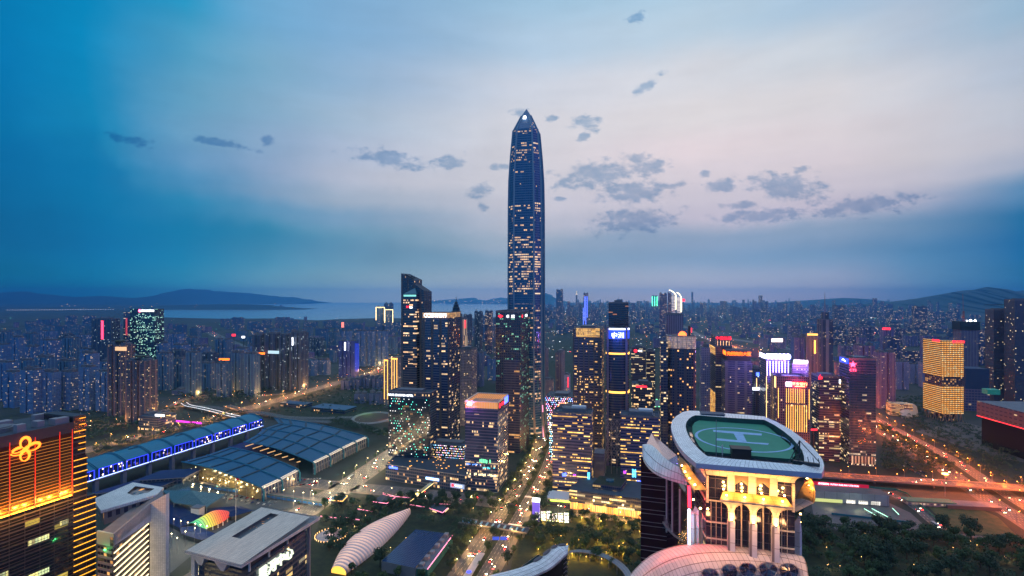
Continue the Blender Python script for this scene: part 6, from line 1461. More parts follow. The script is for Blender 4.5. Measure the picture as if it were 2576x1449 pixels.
ga, gb_, gc2, gd_ = gr; ex, ey = (gb_ - ga), (gd_ - ga)
def gq(s, t): return ga + ex * s + ey * t
sl = (.17, .33, .40, .97)     # slot in the roof: across s0..s1, along t0..t1
mb = MB(); ss, ts = [0, .30, .47, 1], [0, .36, .92, 1]
for i in range(3):
    for j in range(3):
        if (i, j) == (1, 1): continue
        c4 = [gq(ss[i], ts[j]), gq(ss[i+1], ts[j]), gq(ss[i+1], ts[j+1]), gq(ss[i], ts[j+1])]
        mb.face(c4, [(ss[a] * ex.length, ts[b] * ey.length) for a, b in ((i, j), (i+1, j), (i+1, j+1), (i, j+1))])
mb.build('roof', M_plank, gx)
mb = MB()
for i in range(4):
    a, b = gr[i], gr[(i+1) % 4]; mb.face([a - Vector((0, 0, 2.4)), b - Vector((0, 0, 2.4)), b, a], [(0, 0), ((b-a).length, 0), ((b-a).length, 2.4), (0, 2.4)])
mb.face([p - Vector((0, 0, 2.4)) for p in gr[::-1]]); mb.build('roof_edge', M_wtile, gx)
mb = MB(); so = [gq(.30, .36), gq(.47, .36), gq(.47, .92), gq(.30, .92)]
for i in range(4): a, b = so[i], so[(i+1) % 4]; mb.face([a - Vector((0, 0, 2.3)), a, b, b - Vector((0, 0, 2.3))])
mb.face([p - Vector((0, 0, 2.2)) for p in so], [(0, 0), (14, 0), (14, 45), (0, 45)]); mb.build('roof_slot', facade('plant_slot', (.08, .07, .06), (.02, .02, .02), AMBER, WARM, .05, 1.2, 1.5, .7, .7, 1), gx)
mb = MB()
for (s_, t0, t1) in ((1.012, 0, 1),):      # trellis rail along two eaves
    for k in range(41): p = gq(1, k / 40) + Vector((0, 0, .3)); mb.bar(p, p + ex.normalized() * 2.2, .18)
    mb.bar(gq(1, 0) + ex.normalized() * 2.2 + Vector((0, 0, .3)), gq(1, 1) + ex.normalized() * 2.2 + Vector((0, 0, .3)), .25)
for k in range(31): p = gq(k / 30, 0) + Vector((0, 0, .3)); mb.bar(p, p - ey.normalized() * 2.0, .18)
mb.bar(gq(0, 0) - ey.normalized() * 2.0 + Vector((0, 0, .3)), gq(1, 0) - ey.normalized() * 2.0 + Vector((0, 0, .3)), .25)
mb.build('eave_trellis', M_stone, gx)
gbod = [gq(.08, .10), gq(.97, .10), gq(.97, .96), gq(.08, .96)]; gbod = [p.xy for p in gbod]
Fg = facade('galaxy_glass', (.06, .07, .07), (.018, .028, .03), (1, .62, .2), (1, .85, .5), .35, 2.0, 4.2, .9, .62, 1.8, 1.2, 1.2, zones=[(0, 1.4), (48, .05)])
mb = MB(); mb.prism(gbod, 0, gz - 9.5, 0, 1); mb.build('wall', [Fg, M_roofpale], gx)
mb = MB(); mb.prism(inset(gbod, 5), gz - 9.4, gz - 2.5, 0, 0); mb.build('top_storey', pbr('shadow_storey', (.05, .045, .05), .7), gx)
mb = MB()
for s_, t_ in ((.97, .12), (.97, .38), (.97, .65), (.97, .94), (.1, .1), (.5, .1)): p = gq(s_, t_); mb.bar((p.x, p.y, gz - 9.4), (p.x, p.y, gz - 2.4), 1.1)
mb.build('roof_post', M_white, gx)
for k, s_ in enumerate((.22, .62)):      # white funnel brackets under the front eave
    p = gq(s_, .06); mb = MB(); A = [(p + ex * x * .12 + ey * y * .05) for x, y in ((-1, -1), (1, -1), (1, 1), (-1, 1))]; B = [(p + ex * x * .03 + ey * y * .03) for x, y in ((-1, -1), (1, -1), (1, 1), (-1, 1))]
    mb.loft([[Vector((q.x, q.y, gz - 9.3)) for q in B], [Vector((q.x, q.y, gz - 2.5)) for q in A]], caps=True); mb.build('funnel_bracket', M_white, gx)
mb = MB(); p = gq(.985, .985); mb.bar((p.x, p.y, 0), (p.x, p.y, gz - 2.5), 2.2); mb.build('corner_post', M_stone, gx)
mb = MB(); p = gq(.04, .05); mb.box(p.xy + Vector((1, 1)), 3, 3, 0, gz - 2.5, TH); mb.build('white_end_wall', M_wtile, gx)
L_name = lamp_mat('name_white', (.9, 1, .75), 1.15, True)
for k, ch in enumerate('星河中心'): mb = MB(); text_on(mb, ch, gbod[1], gbod[2], .21 + .145 * k, gz - 17, 8.8, 1.0); mb.build('letter', L_name, gx)

# ---- twin offices with shared podium
Fa = facade('twin_glass', (.075, .06, .13), (.012, .016, .034), (1, .5, .08), (1, .7, .22), .59, 1.6, 4.0, .95, .36, 2.6, 2.2, 1.4, zones=[(0, 1.5), (12, .8), (40, .9), (86, .7)], blk=5)
TA = tower('lit_office_slab', 'office slab with many yellow lit floors and blue shop signs, beside the central avenue', 1390, 1488, 1494, 1044, 650, 'R', Fa, d=30, par=2, plant=.6)
TB = tower('lit_office_slab', 'office slab with lit floors half hidden behind the helipad tower', 1561, 1660, 1666, 1052, 655, 'R', Fa, d=30, par=2, plant=.6)
for T_ in (TA, TB):
    P = T_['P']; mb = MB(); e1 = P[1] - P[0]
    q = T_['c'] + e1 * .15; mb.box(q, 18, 8, T_['z1'] + 1, T_['z1'] + 8, TH); mb.build('white_plant_box', M_white, T_['root'])
    mb = MB(); mb.disc(T_['c'] - e1 * .2, 2.6, T_['z1'] + .1, T_['z1'] + 3.5, 10, r1=.6); mb.build('dish', M_steel, T_['root'])
for (T_, t0, t1, za, zb, m_) in ((TA, .22, .40, 25, 30, L_blue), (TA, .52, .62, 26, 29, L_purple), (TA, .9, .96, 22, 33, L_cyan), (TB, .3, .40, 22, 33, L_cyan), (TB, .42, .7, 16, 19, L_blue), (TB, .08, .14, 26, 30, L_purple)):
    mb = MB(); r_ = random.Random(int(t0 * 100)); 
    for k in range(5):
        if r_.random() < .8: panel_on(mb, T_['P'][0], T_['P'][1], t0 + (t1 - t0) * k / 5, t0 + (t1 - t0) * (k + .8) / 5, za + r_.uniform(0, 1), zb - r_.uniform(0, 1), .15, .3)
    mb.build('shop_sign', m_, T_['root'])
pA, pB_ = gp(1378, 1262).xy, gp(1640, 1312).xy; pn = Vector(((pB_ - pA).y, -(pB_ - pA).x)).normalized()
pod4 = [gp(1432, 1282).xy, pB_, pB_ - pn * 60, gp(1432, 1282).xy - pn * 50]
Fp2 = facade('podium_lit_glass', (.05, .045, .06), (.016, .02, .035), (1, .62, .2), (1, .85, .5), .45, 2.4, 4.2, .9, .5, 2.0, 1.2, 1)
rp2 = thing('twin_office_podium', 'stepped podium with golden glowing ground floor linking the two lit office slabs', 'podium', (pod4[0].x, pod4[0].y, 0))
mb = MB(); mb.prism(pod4, 9.5, 24, 0, 1); mb.build('wall', [Fp2, M_roof], rp2)
mb = MB(); Q = [p - pn * 3 for p in pod4[:2]] + pod4[2:]; mb.prism(Q, 0, 9.4, 0, 0); mb.build('lit_ground_floor', facade('golden_lobby', (1, .35, .03), (.25, .14, .05), (1, .46, .08), (1, .65, .2), 3, 2.2, 9.5, .7, .9, 1.5, 0, 0), rp2)
for k in range(14):
    q = pod4[0].lerp(pod4[1], (k + .5) / 14) - pn * 1.2; mb = MB(); mb.disc(q, .5, 0, 9.4, 8); mb.build('column', M_stone, rp2)
for k in range(6): q = pod4[0].lerp(pod4[1], (k + .5) / 6) + pn * 3; spot(rp2, (q.x, q.y, 6), 4200, (1, .5, .1), 1)
mb = MB(); Q = [pod4[0].lerp(pod4[1], .25) + pn * -14, pod4[0].lerp(pod4[1], .6) + pn * -14, pod4[0].lerp(pod4[1], .6) + pn * -44, pod4[0].lerp(pod4[1], .25) + pn * -44]
mb.prism(Q, 24.05, 30, 0, 1); mb.build('upper_step', [Fp2, pbr('roof_garden', (.02, .03, .02), .9)], rp2)
q = sum(Q, Vector((0, 0))) / 4; mb = MB(); mb.disc(q, 5, 30.05, 31.5, 18); mb.build('round_skylight', M_skyl, rp2)
hl = thing('low_entrance_hall', 'low pale-roofed entrance hall with green-lit eave beside the avenue', 'hall', (pA.x, pA.y, 0))
Q = corner_rect(1374, 1440, 1446, 618, 'R', d=26); mb = MB(); mb.prism(Q, 9, 10.2, 0, 0, None, True); mb.build('roof', M_white, hl)
mb = MB(); mb.prism(inset(Q, 3), 0, 8.95, 0, 0); mb.build('wall', Fp2, hl); mb = MB(); panel_on(mb, Q[0], Q[1], .15, .95, 6.5, 8.2, -1, .3); mb.build('lit_eave', lamp_mat('lime_light', (.6, 1, .1), 3), hl)
for t_ in (.05, .5, .95): mb = MB(); q = Q[0].lerp(Q[1], t_); mb.bar((q.x, q.y + .6, 0), (q.x, q.y + .6, 8.98), .7); mb.build('post', M_stone, hl)
# core and courtyard between
cq = corner_rect(1494, 1520, 1524, 690, 'R', d=24); cb2 = thing('stair_core_block', 'small ribbed concrete block standing between the two lit office slabs', 'block', (cq[0].x, cq[0].y, 0)); mb = MB(); mb.prism(cq, 0, 62 - 18, 0, 1); mb.build('wall', [facade('ribbed', (.2, .17, .17), (.06, .05, .06), WARM, WARM, .03, 1.2, 40, .5, .95, 1), M_roofpale], cb2)
# ================================================================== exhibition centre
hz0, hz1 = 24.0, 36.5
hA, hB = gp(221, 1212, hz0).xy, gp(662, 1071, hz0).xy
hd = (hB - hA).normalized(); hn = Vector((-hd.y, hd.x)); hL = (hB - hA).length; hA = hA - hd * 60; hL += 60; hW = 50.0
eh = thing('elevated_exhibition_hall', 'long raised hall with an arched teal roof and blue-lit glass side', 'hall', (hA.x, hA.y, 0))
def hp(s, w_, z): q = hA + hd * s + hn * w_; return Vector((q.x, q.y, z))
def roof_mat(name, c1, c2, su, sv, rough=.3):
    m = bpy.data.materials.new(name); m.use_nodes = True; t = NT(m.node_tree); b = m.node_tree.nodes['Principled BSDF']
    u, v, _ = t.sep(t.n('ShaderNodeUVMap').outputs[0])[:3]; o = t.n('ShaderNodeTexCoord').outputs['Object']
    ln = t.m('MAXIMUM', t.m('LESS_THAN', t.m('FRACT', t.m('DIVIDE', u, su)), .05), t.m('LESS_THAN', t.m('FRACT', t.m('DIVIDE', v, sv)), .05))
    c = t.mix(t.noise(o, .03, 4, .6), c1, c2); c = t.mix(t.m('MULTIPLY', ln, .45), c, tuple(v_ * .35 for v_ in c1)); t.put(b.inputs['Base Color'], c); b.inputs['Roughness'].default_value = rough; b.inputs['Specular IOR Level'].default_value = .2; return m
M_troof = roof_mat('teal_metal_roof', (.015, .16, .26), (.03, .22, .33), 6, 3.0, .42)
M_troof2 = roof_mat('blue_metal_roof', (.008, .085, .18), (.02, .13, .24), 5.5, 2.0, .45)
NA = 12; arcw = [(i / NA) for i in range(NA + 1)]
def harc(s): return [hp(s, f * hW, hz1 + 8.5 * math.sin(math.pi * (f * .92 + .04)) - 1.0) for f in arcw]
mb = MB(); mb.loft([harc(hL * k / 24) for k in range(25)], close=False); mb.build('arched_roof', M_troof, eh)
mb = MB(); mb.face([p for p in harc(hL)] + [hp(hL, hW, hz0), hp(hL, 0, hz0)]); mb.face([hp(hL, 0, hz0), hp(hL, hW, hz0), hp(0, hW, hz0), hp(0, 0, hz0)][::-1]); mb.build('end_wall', M_conc, eh)
Mside = led_mat('blue_lit_glass', (.012, .018, .06), [(1, .8, .55), (.7, .7, 1), (1, .85, .7), (.8, .2, .9)], .16, 3.4, 3.6, 4.0, 1.0)
mb = MB(); mb.wall(hp(0, .4, 0).xy, hp(hL, .4, 0).xy, hz0 + 1, hz1 - .4); mb.build('glass_side', Mside, eh)
nb = 10; L_hallblue = lamp_mat('hall_blue', (.035, .06, 1), 1.7, True); L_edge = lamp_mat('edge_blue_white', (.35, .45, 1), 4, True)
mb = MB(); mb.bar(hp(0, -.6, hz0 + .3), hp(hL, -.6, hz0 + .3), .6, .7); mb.build('light_edge', L_edge, eh)
mb = MB(); mb.bar(hp(0, .3, hz0 - 1), hp(hL, .3, hz0 - 1), 2.2, 1.8); mb.build('floor_edge', M_conc, eh)
for k in range(nb + 1):
    s_ = hL * (k + .02) / nb; s_ = min(s_, hL - 1)
    mb = MB()
    for ds in (-2.2, 0.2):
        A = [p + Vector((0, 0, .8)) for p in harc(s_ + ds)]
        for i in range(NA): mb.bar(A[i], A[i+1], .9, .9)
        mb.bar(hp(s_ + ds, -.8, hz0 - 1), hp(s_ + ds, -.5, hz1 + .5), .8)
    mb.build('roof_rib', M_troof, eh)
    mb = MB(); mb.box(hp(s_, 3, 0).xy, 5, 5, 0, hz0 - 2, TH); mb.build('pier', M_conc, eh)
    if k < nb:
        mb = MB(); s2 = hL * (k + 1) / nb
        mb.bar(hp(s_ + 2, -.2, hz1 - .6), hp(s2 - 3, -.2, hz1 - .6), .7); mb.bar(hp(s_ + 2, -.2, hz0 + 1), hp(s_ + 2, -.2, hz1 - 1), .7); mb.bar(hp(s2 - 3, -.2, hz0 + 1), hp(s2 - 3, -.2, hz1 - 1), .7)
        for q in range(1, 5): f = s_ + 2 + (s2 - s_ - 5) * q / 5; mb.bar(hp(f, -.1, hz0 + 1), hp(f, -.1, hz1 - 1), .25)
        mb.build('blue_light_frame', L_hallblue, eh)
        spot(eh, hp((s_ + s2) / 2, -5, hz0 + 4), 1500, (.08, .12, 1), 1)
    if k in (3, 5):
        for q in (0, 1):
            mb = MB(); A = harc(s_ + 8 + q * 12); B = harc(s_ + 26 + q * 8)
            mb.bar(A[7 - q * 2] + Vector((0, 0, .4)), B[7 - q * 2] + Vector((0, 0, .4)), 2.5, .7); mb.build('roof_vent', pbr('dark_vent', (.015, .04, .07), .6) if 'dark_vent' not in MATS else MATS['dark_vent'], eh)

# lower exhibition roofs: ribs given as (left end, right end) in the photo
def low_roof(label, ribs, zl, zr, matr, bays=5, name='curved_roof_hall'):
    L_ = [gp(*a, zl) for a, b in ribs]; R_ = [gp(*b, zr) for a, b in ribs]
    root = thing(name, label, 'hall', (R_[0].x, R_[0].y, 0)); NJ = 16
    def line(l, r):
        return [l.lerp(r, j / NJ) + Vector((0, 0, 5.5 * math.sin(math.pi * (j / NJ)) * .8 + (zl - zr) * 0)) for j in range(NJ + 1)]
    lines = [line(l, r) for l, r in zip(L_, R_)]
    dense = []
    for i in range(len(lines) - 1):
        for k in range(3): f = k / 3; dense.append([a.lerp(b, f) for a, b in zip(lines[i], lines[i+1])])
    dense.append(lines[-1])
    mb = MB(); mb.loft(dense, close=False); mb.build('roof', matr, root)
    for ln in lines:
        mb = MB()
        for dxy in (-1.0, 1.0):
            for i in range(NJ): mb.bar(ln[i] + Vector((0, dxy, .7)), ln[i+1] + Vector((0, dxy, .7)), .7, .8)
        e = ln[-1]; mb.bar(e + Vector((.3, 0, .8)), Vector((e.x + 3.2, e.y, e.z - 4)), 1.3); mb.bar(Vector((e.x + 3.2, e.y, e.z - 4)), Vector((e.x + 2.8, e.y, 0)), 1.6); mb.build('roof_rib', M_troof, root)
    for i in range(len(lines) - 1):
        for k in range(bays):
            j = 1 + int(k * (NJ - 2) / bays); a, b = lines[i][j].lerp(lines[i+1][j], .06), lines[i][j].lerp(lines[i+1][j], .94); d_ = (lines[i][j+1] - lines[i][j]).normalized()
            mb = MB(); mb.bar(a + Vector((0, 0, .5)), b + Vector((0, 0, .6)), 3.4, .8); mb.build('skylight_strip', MATS['dark_vent'], root)
        a, b = lines[i][-1], lines[i+1][-1]
        mb = MB()
        for q in range(3): mb.bar(a.lerp(b, .05) + Vector((-1.5 + q * 1.5, 0, .5 - q * .7)), a.lerp(b, .95) + Vector((-1.5 + q * 1.5, 0, .5 - q * .7)), .5, .4)
        mb.build('eave_light', lamp_mat('eave_pale', (1, .85, .65), 1.1) if 'eave_pale' not in MATS else MATS['eave_pale'], root)
        mb = MB(); mb.wall(a.xy, b.xy, 0, a.z - .6); mb.build('side_wall', facade('hall_side', (.10, .12, .15), (.02, .03, .05), WARM, COOL, .25, 6, 8, .7, .7, .8) if 'hall_side' not in MATS else MATS['hall_side'], root)
        mb = MB()
        for q in range(1, 6): p = a.lerp(b, q / 6); mb.bar((p.x + 2, p.y, 0), (p.x + .5, p.y, a.z - .5), .9)
        mb.build('column', M_conc, root)
    return root, lines
rA, LA = low_roof('nearer blue striped low hall roof with a glazed gable and curved ribs', [(z5(1440, 545), z6(200, 750)), (z5(1640, 490), z6(350, 680)), (z5(1810, 430), z6(490, 605))], 24, 17, M_troof2)
rB, LB = low_roof('farther blue striped low hall roof beside the dotted hotel street', [(z6(60, 385), z6(610, 550)), (z6(170, 325), z6(735, 490)), (z6(215, 280), z6(840, 435)), (z6(340, 240), z6(945, 385)), (z6(300, 195), z6(1035, 345))], 24, 17, M_troof2)
# glazed gable under the nearest rib
Fgab = led_mat('gable_glass', (.22, .17, .08), [(1, .75, .35), (1, .85, .5)], .07, 3.6, 4.0, 7.0, .65)
gl_ = LA[0]; mb = MB()
for j in range(len(gl_) - 1): a, b = gl_[j], gl_[j+1]; mb.face([(a.x, a.y + 2, 0), (b.x, b.y + 2, 0), (b.x, b.y + 2, b.z - 1), (a.x, a.y + 2, a.z - 1)], [(a.x, 0), (b.x, 0), (b.x, b.z), (a.x, a.z)])
mb.build('glazed_gable', Fgab, rA)
for j in (5, 8, 11, 14): p = gl_[j]; spot(rA, (p.x, p.y - 5, 7), 3000, (1, .72, .32), 1)
# dark link roofs under the long hall
M_nroof = roof_mat('navy_roof', (.004, .02, .085), (.008, .03, .11), 8, 4, .6)
for lab, q4, z_ in (('navy flat roof wedge next to the glazed gable', [(1065,690),(1280,610),(1620,590),(1470,665)], 20), ('navy flat roof wedge behind the slanted light office', [(690,800),(1065,690),(1475,660),(1265,742)], 15), ('navy flat link roof between the two striped hall roofs', [(1810,425),(1990,370),(2250,450),(2060,520)], 12)):
    Q = [gp(*z5(*p), z_).xy for p in q4]
    ar = sum(Q[i].x * Q[(i+1) % 4].y - Q[(i+1) % 4].x * Q[i].y for i in range(4)); Q = Q if ar > 0 else Q[::-1]
    lr = thing('link_roof', lab, 'roof', (Q[0].x, Q[0].y, 0)); mb = MB(); mb.prism(Q, z_ - 1.2, z_, 1, 0, None, True); mb.build('slab', [M_nroof, M_conc], lr)
    mb = MB(); mb.prism(inset(Q, 6), 0, z_ - 1.25, 0, 0); mb.build('wall', facade('link_wall', (.08, .09, .1), (.02, .03, .03), WARM, (.3, 1, .5), .15, 5, 5, .7, .6, 1) if 'link_wall' not in MATS else MATS['link_wall'], lr)
# golden beams in the court between the roofs
ct = thing('court_roof_beams', 'row of golden-lit beams in the gap between the two hall roofs', 'beams', gp(*z6(270, 480), 14))
for k in range(8):
    a, b = gp(*z6(75 + k * 58, 420 + k * 18), 15), gp(*z6(160 + k * 50, 392 + k * 21), 15); mb = MB(); mb.bar(a, b, 1.0, 1.0); mb.build('beam', lamp_mat('beam_gold', (1, .55, .22), .9) if k == 0 else MATS['beam_gold'], ct)
q4 = [gp(*z6(*p), 9).xy for p in ((0, 440), (60, 385), (500, 545), (470, 590))]; mb = MB(); mb.prism(q4[::-1] if False else [q4[0], q4[3], q4[2], q4[1]], 0, 9, 0, 0); mb.build('court_floor', pbr('court_brown', (.10, .06, .04), .8, var=.4, vscale=.1), ct)
# raised walkway with lamp posts along the forecourt
wA, wB = gp(*z5(1475, 735), 0).xy, gp(*z6(680, 905), 0).xy
wk_ = thing('blue_sided_walkway', 'raised walkway with dark blue panelled side crossing the forecourt', 'walkway', (wA.x, wA.y, 0))
wdv = (wB - wA).normalized(); wnv = Vector((-wdv.y, wdv.x))
mb = MB(); mb.prism([wA, wB, wB + wnv * 9, wA + wnv * 9], 4.6, 5.4, 0, 0, None, True); mb.build('deck', M_pave, wk_)
mb = MB(); panel_on(mb, wA, wB, 0, 1, 1.2, 4.5, -.6, .4); mb.build('blue_side', facade('blue_billboards', (.012, .05, .12), (.02, .10, .20), COOL, WHITE, .5, 8, 30, .7, .9, .06), wk_)
mb = MB(); panel_on(mb, wA, wB, 0, 1, 5.5, 6.5, .1, .15); mb.build('rail', M_skyl, wk_)
for k in range(9): mb = MB(); q = wA.lerp(wB, (k + .5) / 9) + wnv * 5; mb.box(q, 1.4, 1.4, 0, 4.55); mb.build('pier', M_conc, wk_)

# glass canopy, wave roofs, colour tent
gz_ = 12
gcp = [gp(*z5(*p), gz_) for p in ((1290, 770), (1480, 690), (1790, 800), (1640, 905), (1380, 870))]
gcn = thing('glass_forecourt_canopy', 'faceted glass canopy beside the blue-sided walkway on the forecourt', 'canopy', (gcp[0].x, gcp[0].y, 0))
mb = MB(); c_ = sum(gcp, Vector()) / 5 + Vector((0, 0, 5))
for i in range(5): mb.face([gcp[i], gcp[(i+1) % 5], c_], [(gcp[i].x, gcp[i].y), (gcp[(i+1) % 5].x, gcp[(i+1) % 5].y), (c_.x, c_.y)])
mb.build('glass_roof', tile_mat('canopy_glass', (.07, .10, .10), (.20, .22, .18), 2.2, 2.2, .15, .07), gcn)
for p in gcp: mb = MB(); mb.bar((p.x, p.y, 0), p, .6); mb.build('post', M_steel, gcn)
for (a, b) in ((.3, .4), (.6, .5)): q = gcp[0].lerp(gcp[2], a); spot(gcn, (q.x, q.y, 9), 3500, (1, .85, .4), 1)
M_wave = roof_mat('navy_wave_roof', (.003, .010, .07), (.006, .02, .10), 3.0, 1.6, .6)
for lab, q4 in (('dark blue corrugated wave roof beside the white-framed office', [(1325,850),(1420,830),(1640,975),(1420,1050),(1330,1010)]), ('dark blue corrugated wave roof behind the rainbow tent', [(1640,900),(1900,880),(2010,915),(1840,965),(1640,935)]), ('dark blue corrugated low roof in front of rainbow tent', [(1420,1050),(1560,1030),(1720,1100),(1600,1150),(1440,1100)])):
    Q = [gp(*z5(*p), 7).xy for p in q4]; rw_ = thing('wave_roof', lab, 'roof', (Q[0].x, Q[0].y, 0))
    ar = sum(Q[i].x * Q[(i+1) % 5].y - Q[(i+1) % 5].x * Q[i].y for i in range(5)); Q = Q if ar > 0 else Q[::-1]
    mb = MB(); c_ = sum(Q, Vector((0, 0))) / 5
    for i in range(5):
        a, b = Q[i], Q[(i+1) % 5]; m1 = a.lerp(c_, .5); m2 = b.lerp(c_, .5)
        mb.face([(*a, 5), (*b, 5), (*m2, 7.5), (*m1, 7.5)], [(a.x, a.y), (b.x, b.y), (m2.x, m2.y), (m1.x, m1.y)]); mb.face([(*m1, 7.5), (*m2, 7.5), (*c_, 6.6)], [(m1.x, m1.y), (m2.x, m2.y), (c_.x, c_.y)])
    mb.build('roof', M_wave, rw_); mb = MB(); mb.prism(inset(Q, 2), 0, 5, 0, 0); mb.build('wall', M_dark, rw_)
def rainbow():
    m = bpy.data.materials.new('rainbow_glow'); m.use_nodes = True; t = NT(m.node_tree); b = m.node_tree.nodes['Principled BSDF']
    u, v, _ = t.sep(t.n('ShaderNodeUVMap').outputs[0])[:3]
    c = t.ramp(u, [(0, (.02, .3, .2)), (.10, (.1, .75, .25)), (.28, (.85, .8, .05)), (.5, (1, .32, .02)), (.72, (1, .06, .02)), (1, (.6, .02, .02))]); t.put(b.inputs['Emission Color'], c); b.inputs['Base Color'].default_value = (.05, .05, .05, 1)
    t.put(b.inputs['Emission Strength'], t.m('MULTIPLY_ADD', t.m('LESS_THAN', t.m('FRACT', t.m('MULTIPLY', u, 16.0)), .8), .75, .3)); return m
tA = [gp(*z5(*p), 6) for p in ((1500, 1030), (1600, 985), (1690, 945), (1800, 945))]; tB = [gp(*z5(*p), 4) for p in ((1600, 1085), (1690, 1055), (1770, 1020), (1830, 970))]
tn = thing('rainbow_tent', 'humped tent glowing from green through yellow to red on navy roofs', 'tent', (tA[1].x, tA[1].y, 0))
mb = MB(); ta, tb = dens(tA), dens(tB); n_ = len(ta); R5 = []
for k in range(9):
    g = k / 8; R5.append([a.lerp(b, g) + Vector((0, 0, (3 + 5 * math.sin(math.pi * i / (n_ - 1))) * math.sin(math.pi * g))) for i, (a, b) in enumerate(zip(ta, tb))])
for k in range(8):
    for i in range(n_ - 1): mb.face([R5[k+1][i], R5[k+1][i+1], R5[k][i+1], R5[k][i]], [(i / (n_-1), 0), ((i+1) / (n_-1), 0), ((i+1) / (n_-1), 1), (i / (n_-1), 1)])
mb.build('skin', rainbow(), tn)
mb = MB()
for i in range(0, n_, 2): mb.box(tb[i].xy, .8, .8, 0, 3.9)
mb.build('tent_leg', M_white, tn)
wb = gp(*z5(1570, 965), 4); wbx = thing('white_kiosk', 'small white box kiosk behind the rainbow tent', 'kiosk', (wb.x, wb.y, 0)); mb = MB(); mb.box(wb.xy, 11, 8, 0, 13, TH); mb.build('wall', M_white, wbx); mb = MB(); mb.box(wb.xy, 12.5, 9.5, 13.02, 14, TH); mb.build('roof', M_roofpale, wbx)
fp = gp(*z5(1872, 1030), 0); fg = thing('flagpole', 'tall flagpole flying a small red flag near the rainbow tent', 'flagpole', fp); mb = MB(); mb.disc(fp.xy, .3, 0, 52, 6, r1=.15); mb.build('pole', M_white, fg)
mb = MB(); pts = [[(fp.x + .3 + i * 1.1, fp.y + .5 * math.sin(i * 1.2), 51 - j * 2.6 - .15 * i) for i in range(4)] for j in range(2)]; mb.loft(pts, close=False); mb.build('flag', pbr('red_cloth', (.5, .01, .02), .8), fg)

# ================================================================== park structures by the avenue
# tapered membrane shell
sA, sB = gp(852, 1436, 3).xy, gp(1030, 1288, 3).xy; sd = (sB - sA).normalized(); sn = Vector((sd.y, -sd.x)); sL = (sB - sA).length
ms = thing('membrane_shell', 'long glowing white ribbed shell roof lying among the park trees', 'pavilion', (sA.x, sA.y, 0))
def membrane():
    m = bpy.data.materials.new('lit_membrane'); m.use_nodes = True; t = NT(m.node_tree); b = m.node_tree.nodes['Principled BSDF']
    u, v, _ = t.sep(t.n('ShaderNodeUVMap').outputs[0])[:3]
    rib = t.m('FRACT', t.m('DIVIDE', v, 4.7)); g = t.m('POWER', t.m('ABSOLUTE', t.m('SUBTRACT', rib, .5)), 1.0)
    b.inputs['Base Color'].default_value = (.48, .42, .45, 1); b.inputs['Roughness'].default_value = .5
    mid = t.m('SUBTRACT', 1.0, t.m('ABSOLUTE', t.m('SUBTRACT', t.m('DIVIDE', u, 12.0), 1.0)), None, True)
    b.inputs['Emission Color'].default_value = (1, .50, .24, 1); t.put(b.inputs['Emission Strength'], t.m('MULTIPLY', t.m('MULTIPLY_ADD', t.step(rib, .25, .75), .85, .12), t.m('MULTIPLY_ADD', mid, .8, .1))); return m
rows = []; NR = 60; NC = 12
for k in range(NR + 1):
    f = k / NR; hw = 18.5 * (math.sin(math.pi * (f * .85 + .13))) ** .9; bow = 7 * math.sin(math.pi * f); h_ = 3.5 + 7.5 * math.sin(math.pi * (f * .8 + .1)); rip = .35 * abs(math.sin(math.pi * f * NR / 2.35))
    c_ = sA + sd * (f * sL) - sn * bow
    rows.append([(*(c_ + sn * (hw * math.cos(math.pi * (1 - j / NC)))), 1.5 + (h_ + rip) * math.sin(math.pi * j / NC)) for j in range(NC + 1)])
mb = MB(); u_ = 0
for k in range(NR):
    for j in range(NC): mb.face([rows[k][j], rows[k][j+1], rows[k+1][j+1], rows[k+1][j]], [(j * 2, k * 2.35), (j * 2 + 2, k * 2.35), (j * 2 + 2, k * 2.35 + 2.35), (j * 2, k * 2.35 + 2.35)])
mb.build('membrane', membrane(), ms, smooth=False)
for k in range(0, NR + 1, 6):
    for j in (0, NC): mb = MB(); p = rows[k][j]; mb.bar((p[0], p[1], 0), p, .4); mb.build('post', M_steel, ms)
mb = MB(); mb.face([rows[0][j] for j in range(NC + 1)] + [(*rows[0][NC][:2], 0), (*rows[0][0][:2], 0)]); mb.build('lit_end', lamp_mat('end_glow', (1, .55, .08), 1.6), ms)
# solar-panelled low roof
q4 = [gp(*z6(*p), 10) for p in ((1155, 1330), (1420, 1385), (1655, 1110), (1425, 1078))]
sp = thing('solar_roof_block', 'low block covered in dark blue solar panel grid with a green side wall', 'building', (q4[0].x, q4[0].y, 0))
mb = MB(); Q = [p.xy for p in q4]; ed = (Q[1] - Q[0]).normalized(); mb.prism(Q, 0, 10, 1, 1); mb.face([(*p, 10.06) for p in Q], [((p - Q[0]).dot(ed), (p - Q[0]).dot(Vector((-ed.y, ed.x)))) for p in Q], 0)
mb.build('panel_roof', [tile_mat('solar_panels', (.010, .035, .11), (.10, .18, .30), 2.4, 3.0, .2, .07), M_conc], sp)
Q2 = [gp(*z6(*p), 8).xy for p in ((1425, 1390), (1520, 1400), (1720, 1130), (1660, 1115))]
mb = MB(); mb.prism(Q2, 0, 8, 0, 1); mb.build('side_block', [pbr('green_wall', (.03, .18, .15), .7, var=.2), M_roofpale], sp)
mb = MB()
for k in range(6): q = Q2[0].lerp(Q2[3], (k + .5) / 6) + (Q2[1] - Q2[0]) * .3; mb.box(q, 4, 5, 8.02, 10.5 + (k % 2), TH)
mb.build('plant_box', M_stone, sp)
mb = MB(); mb.bar((*Q2[1], 8.6), (*Q2[2], 8.6), .5); mb.build('light_line', L_pink, sp)
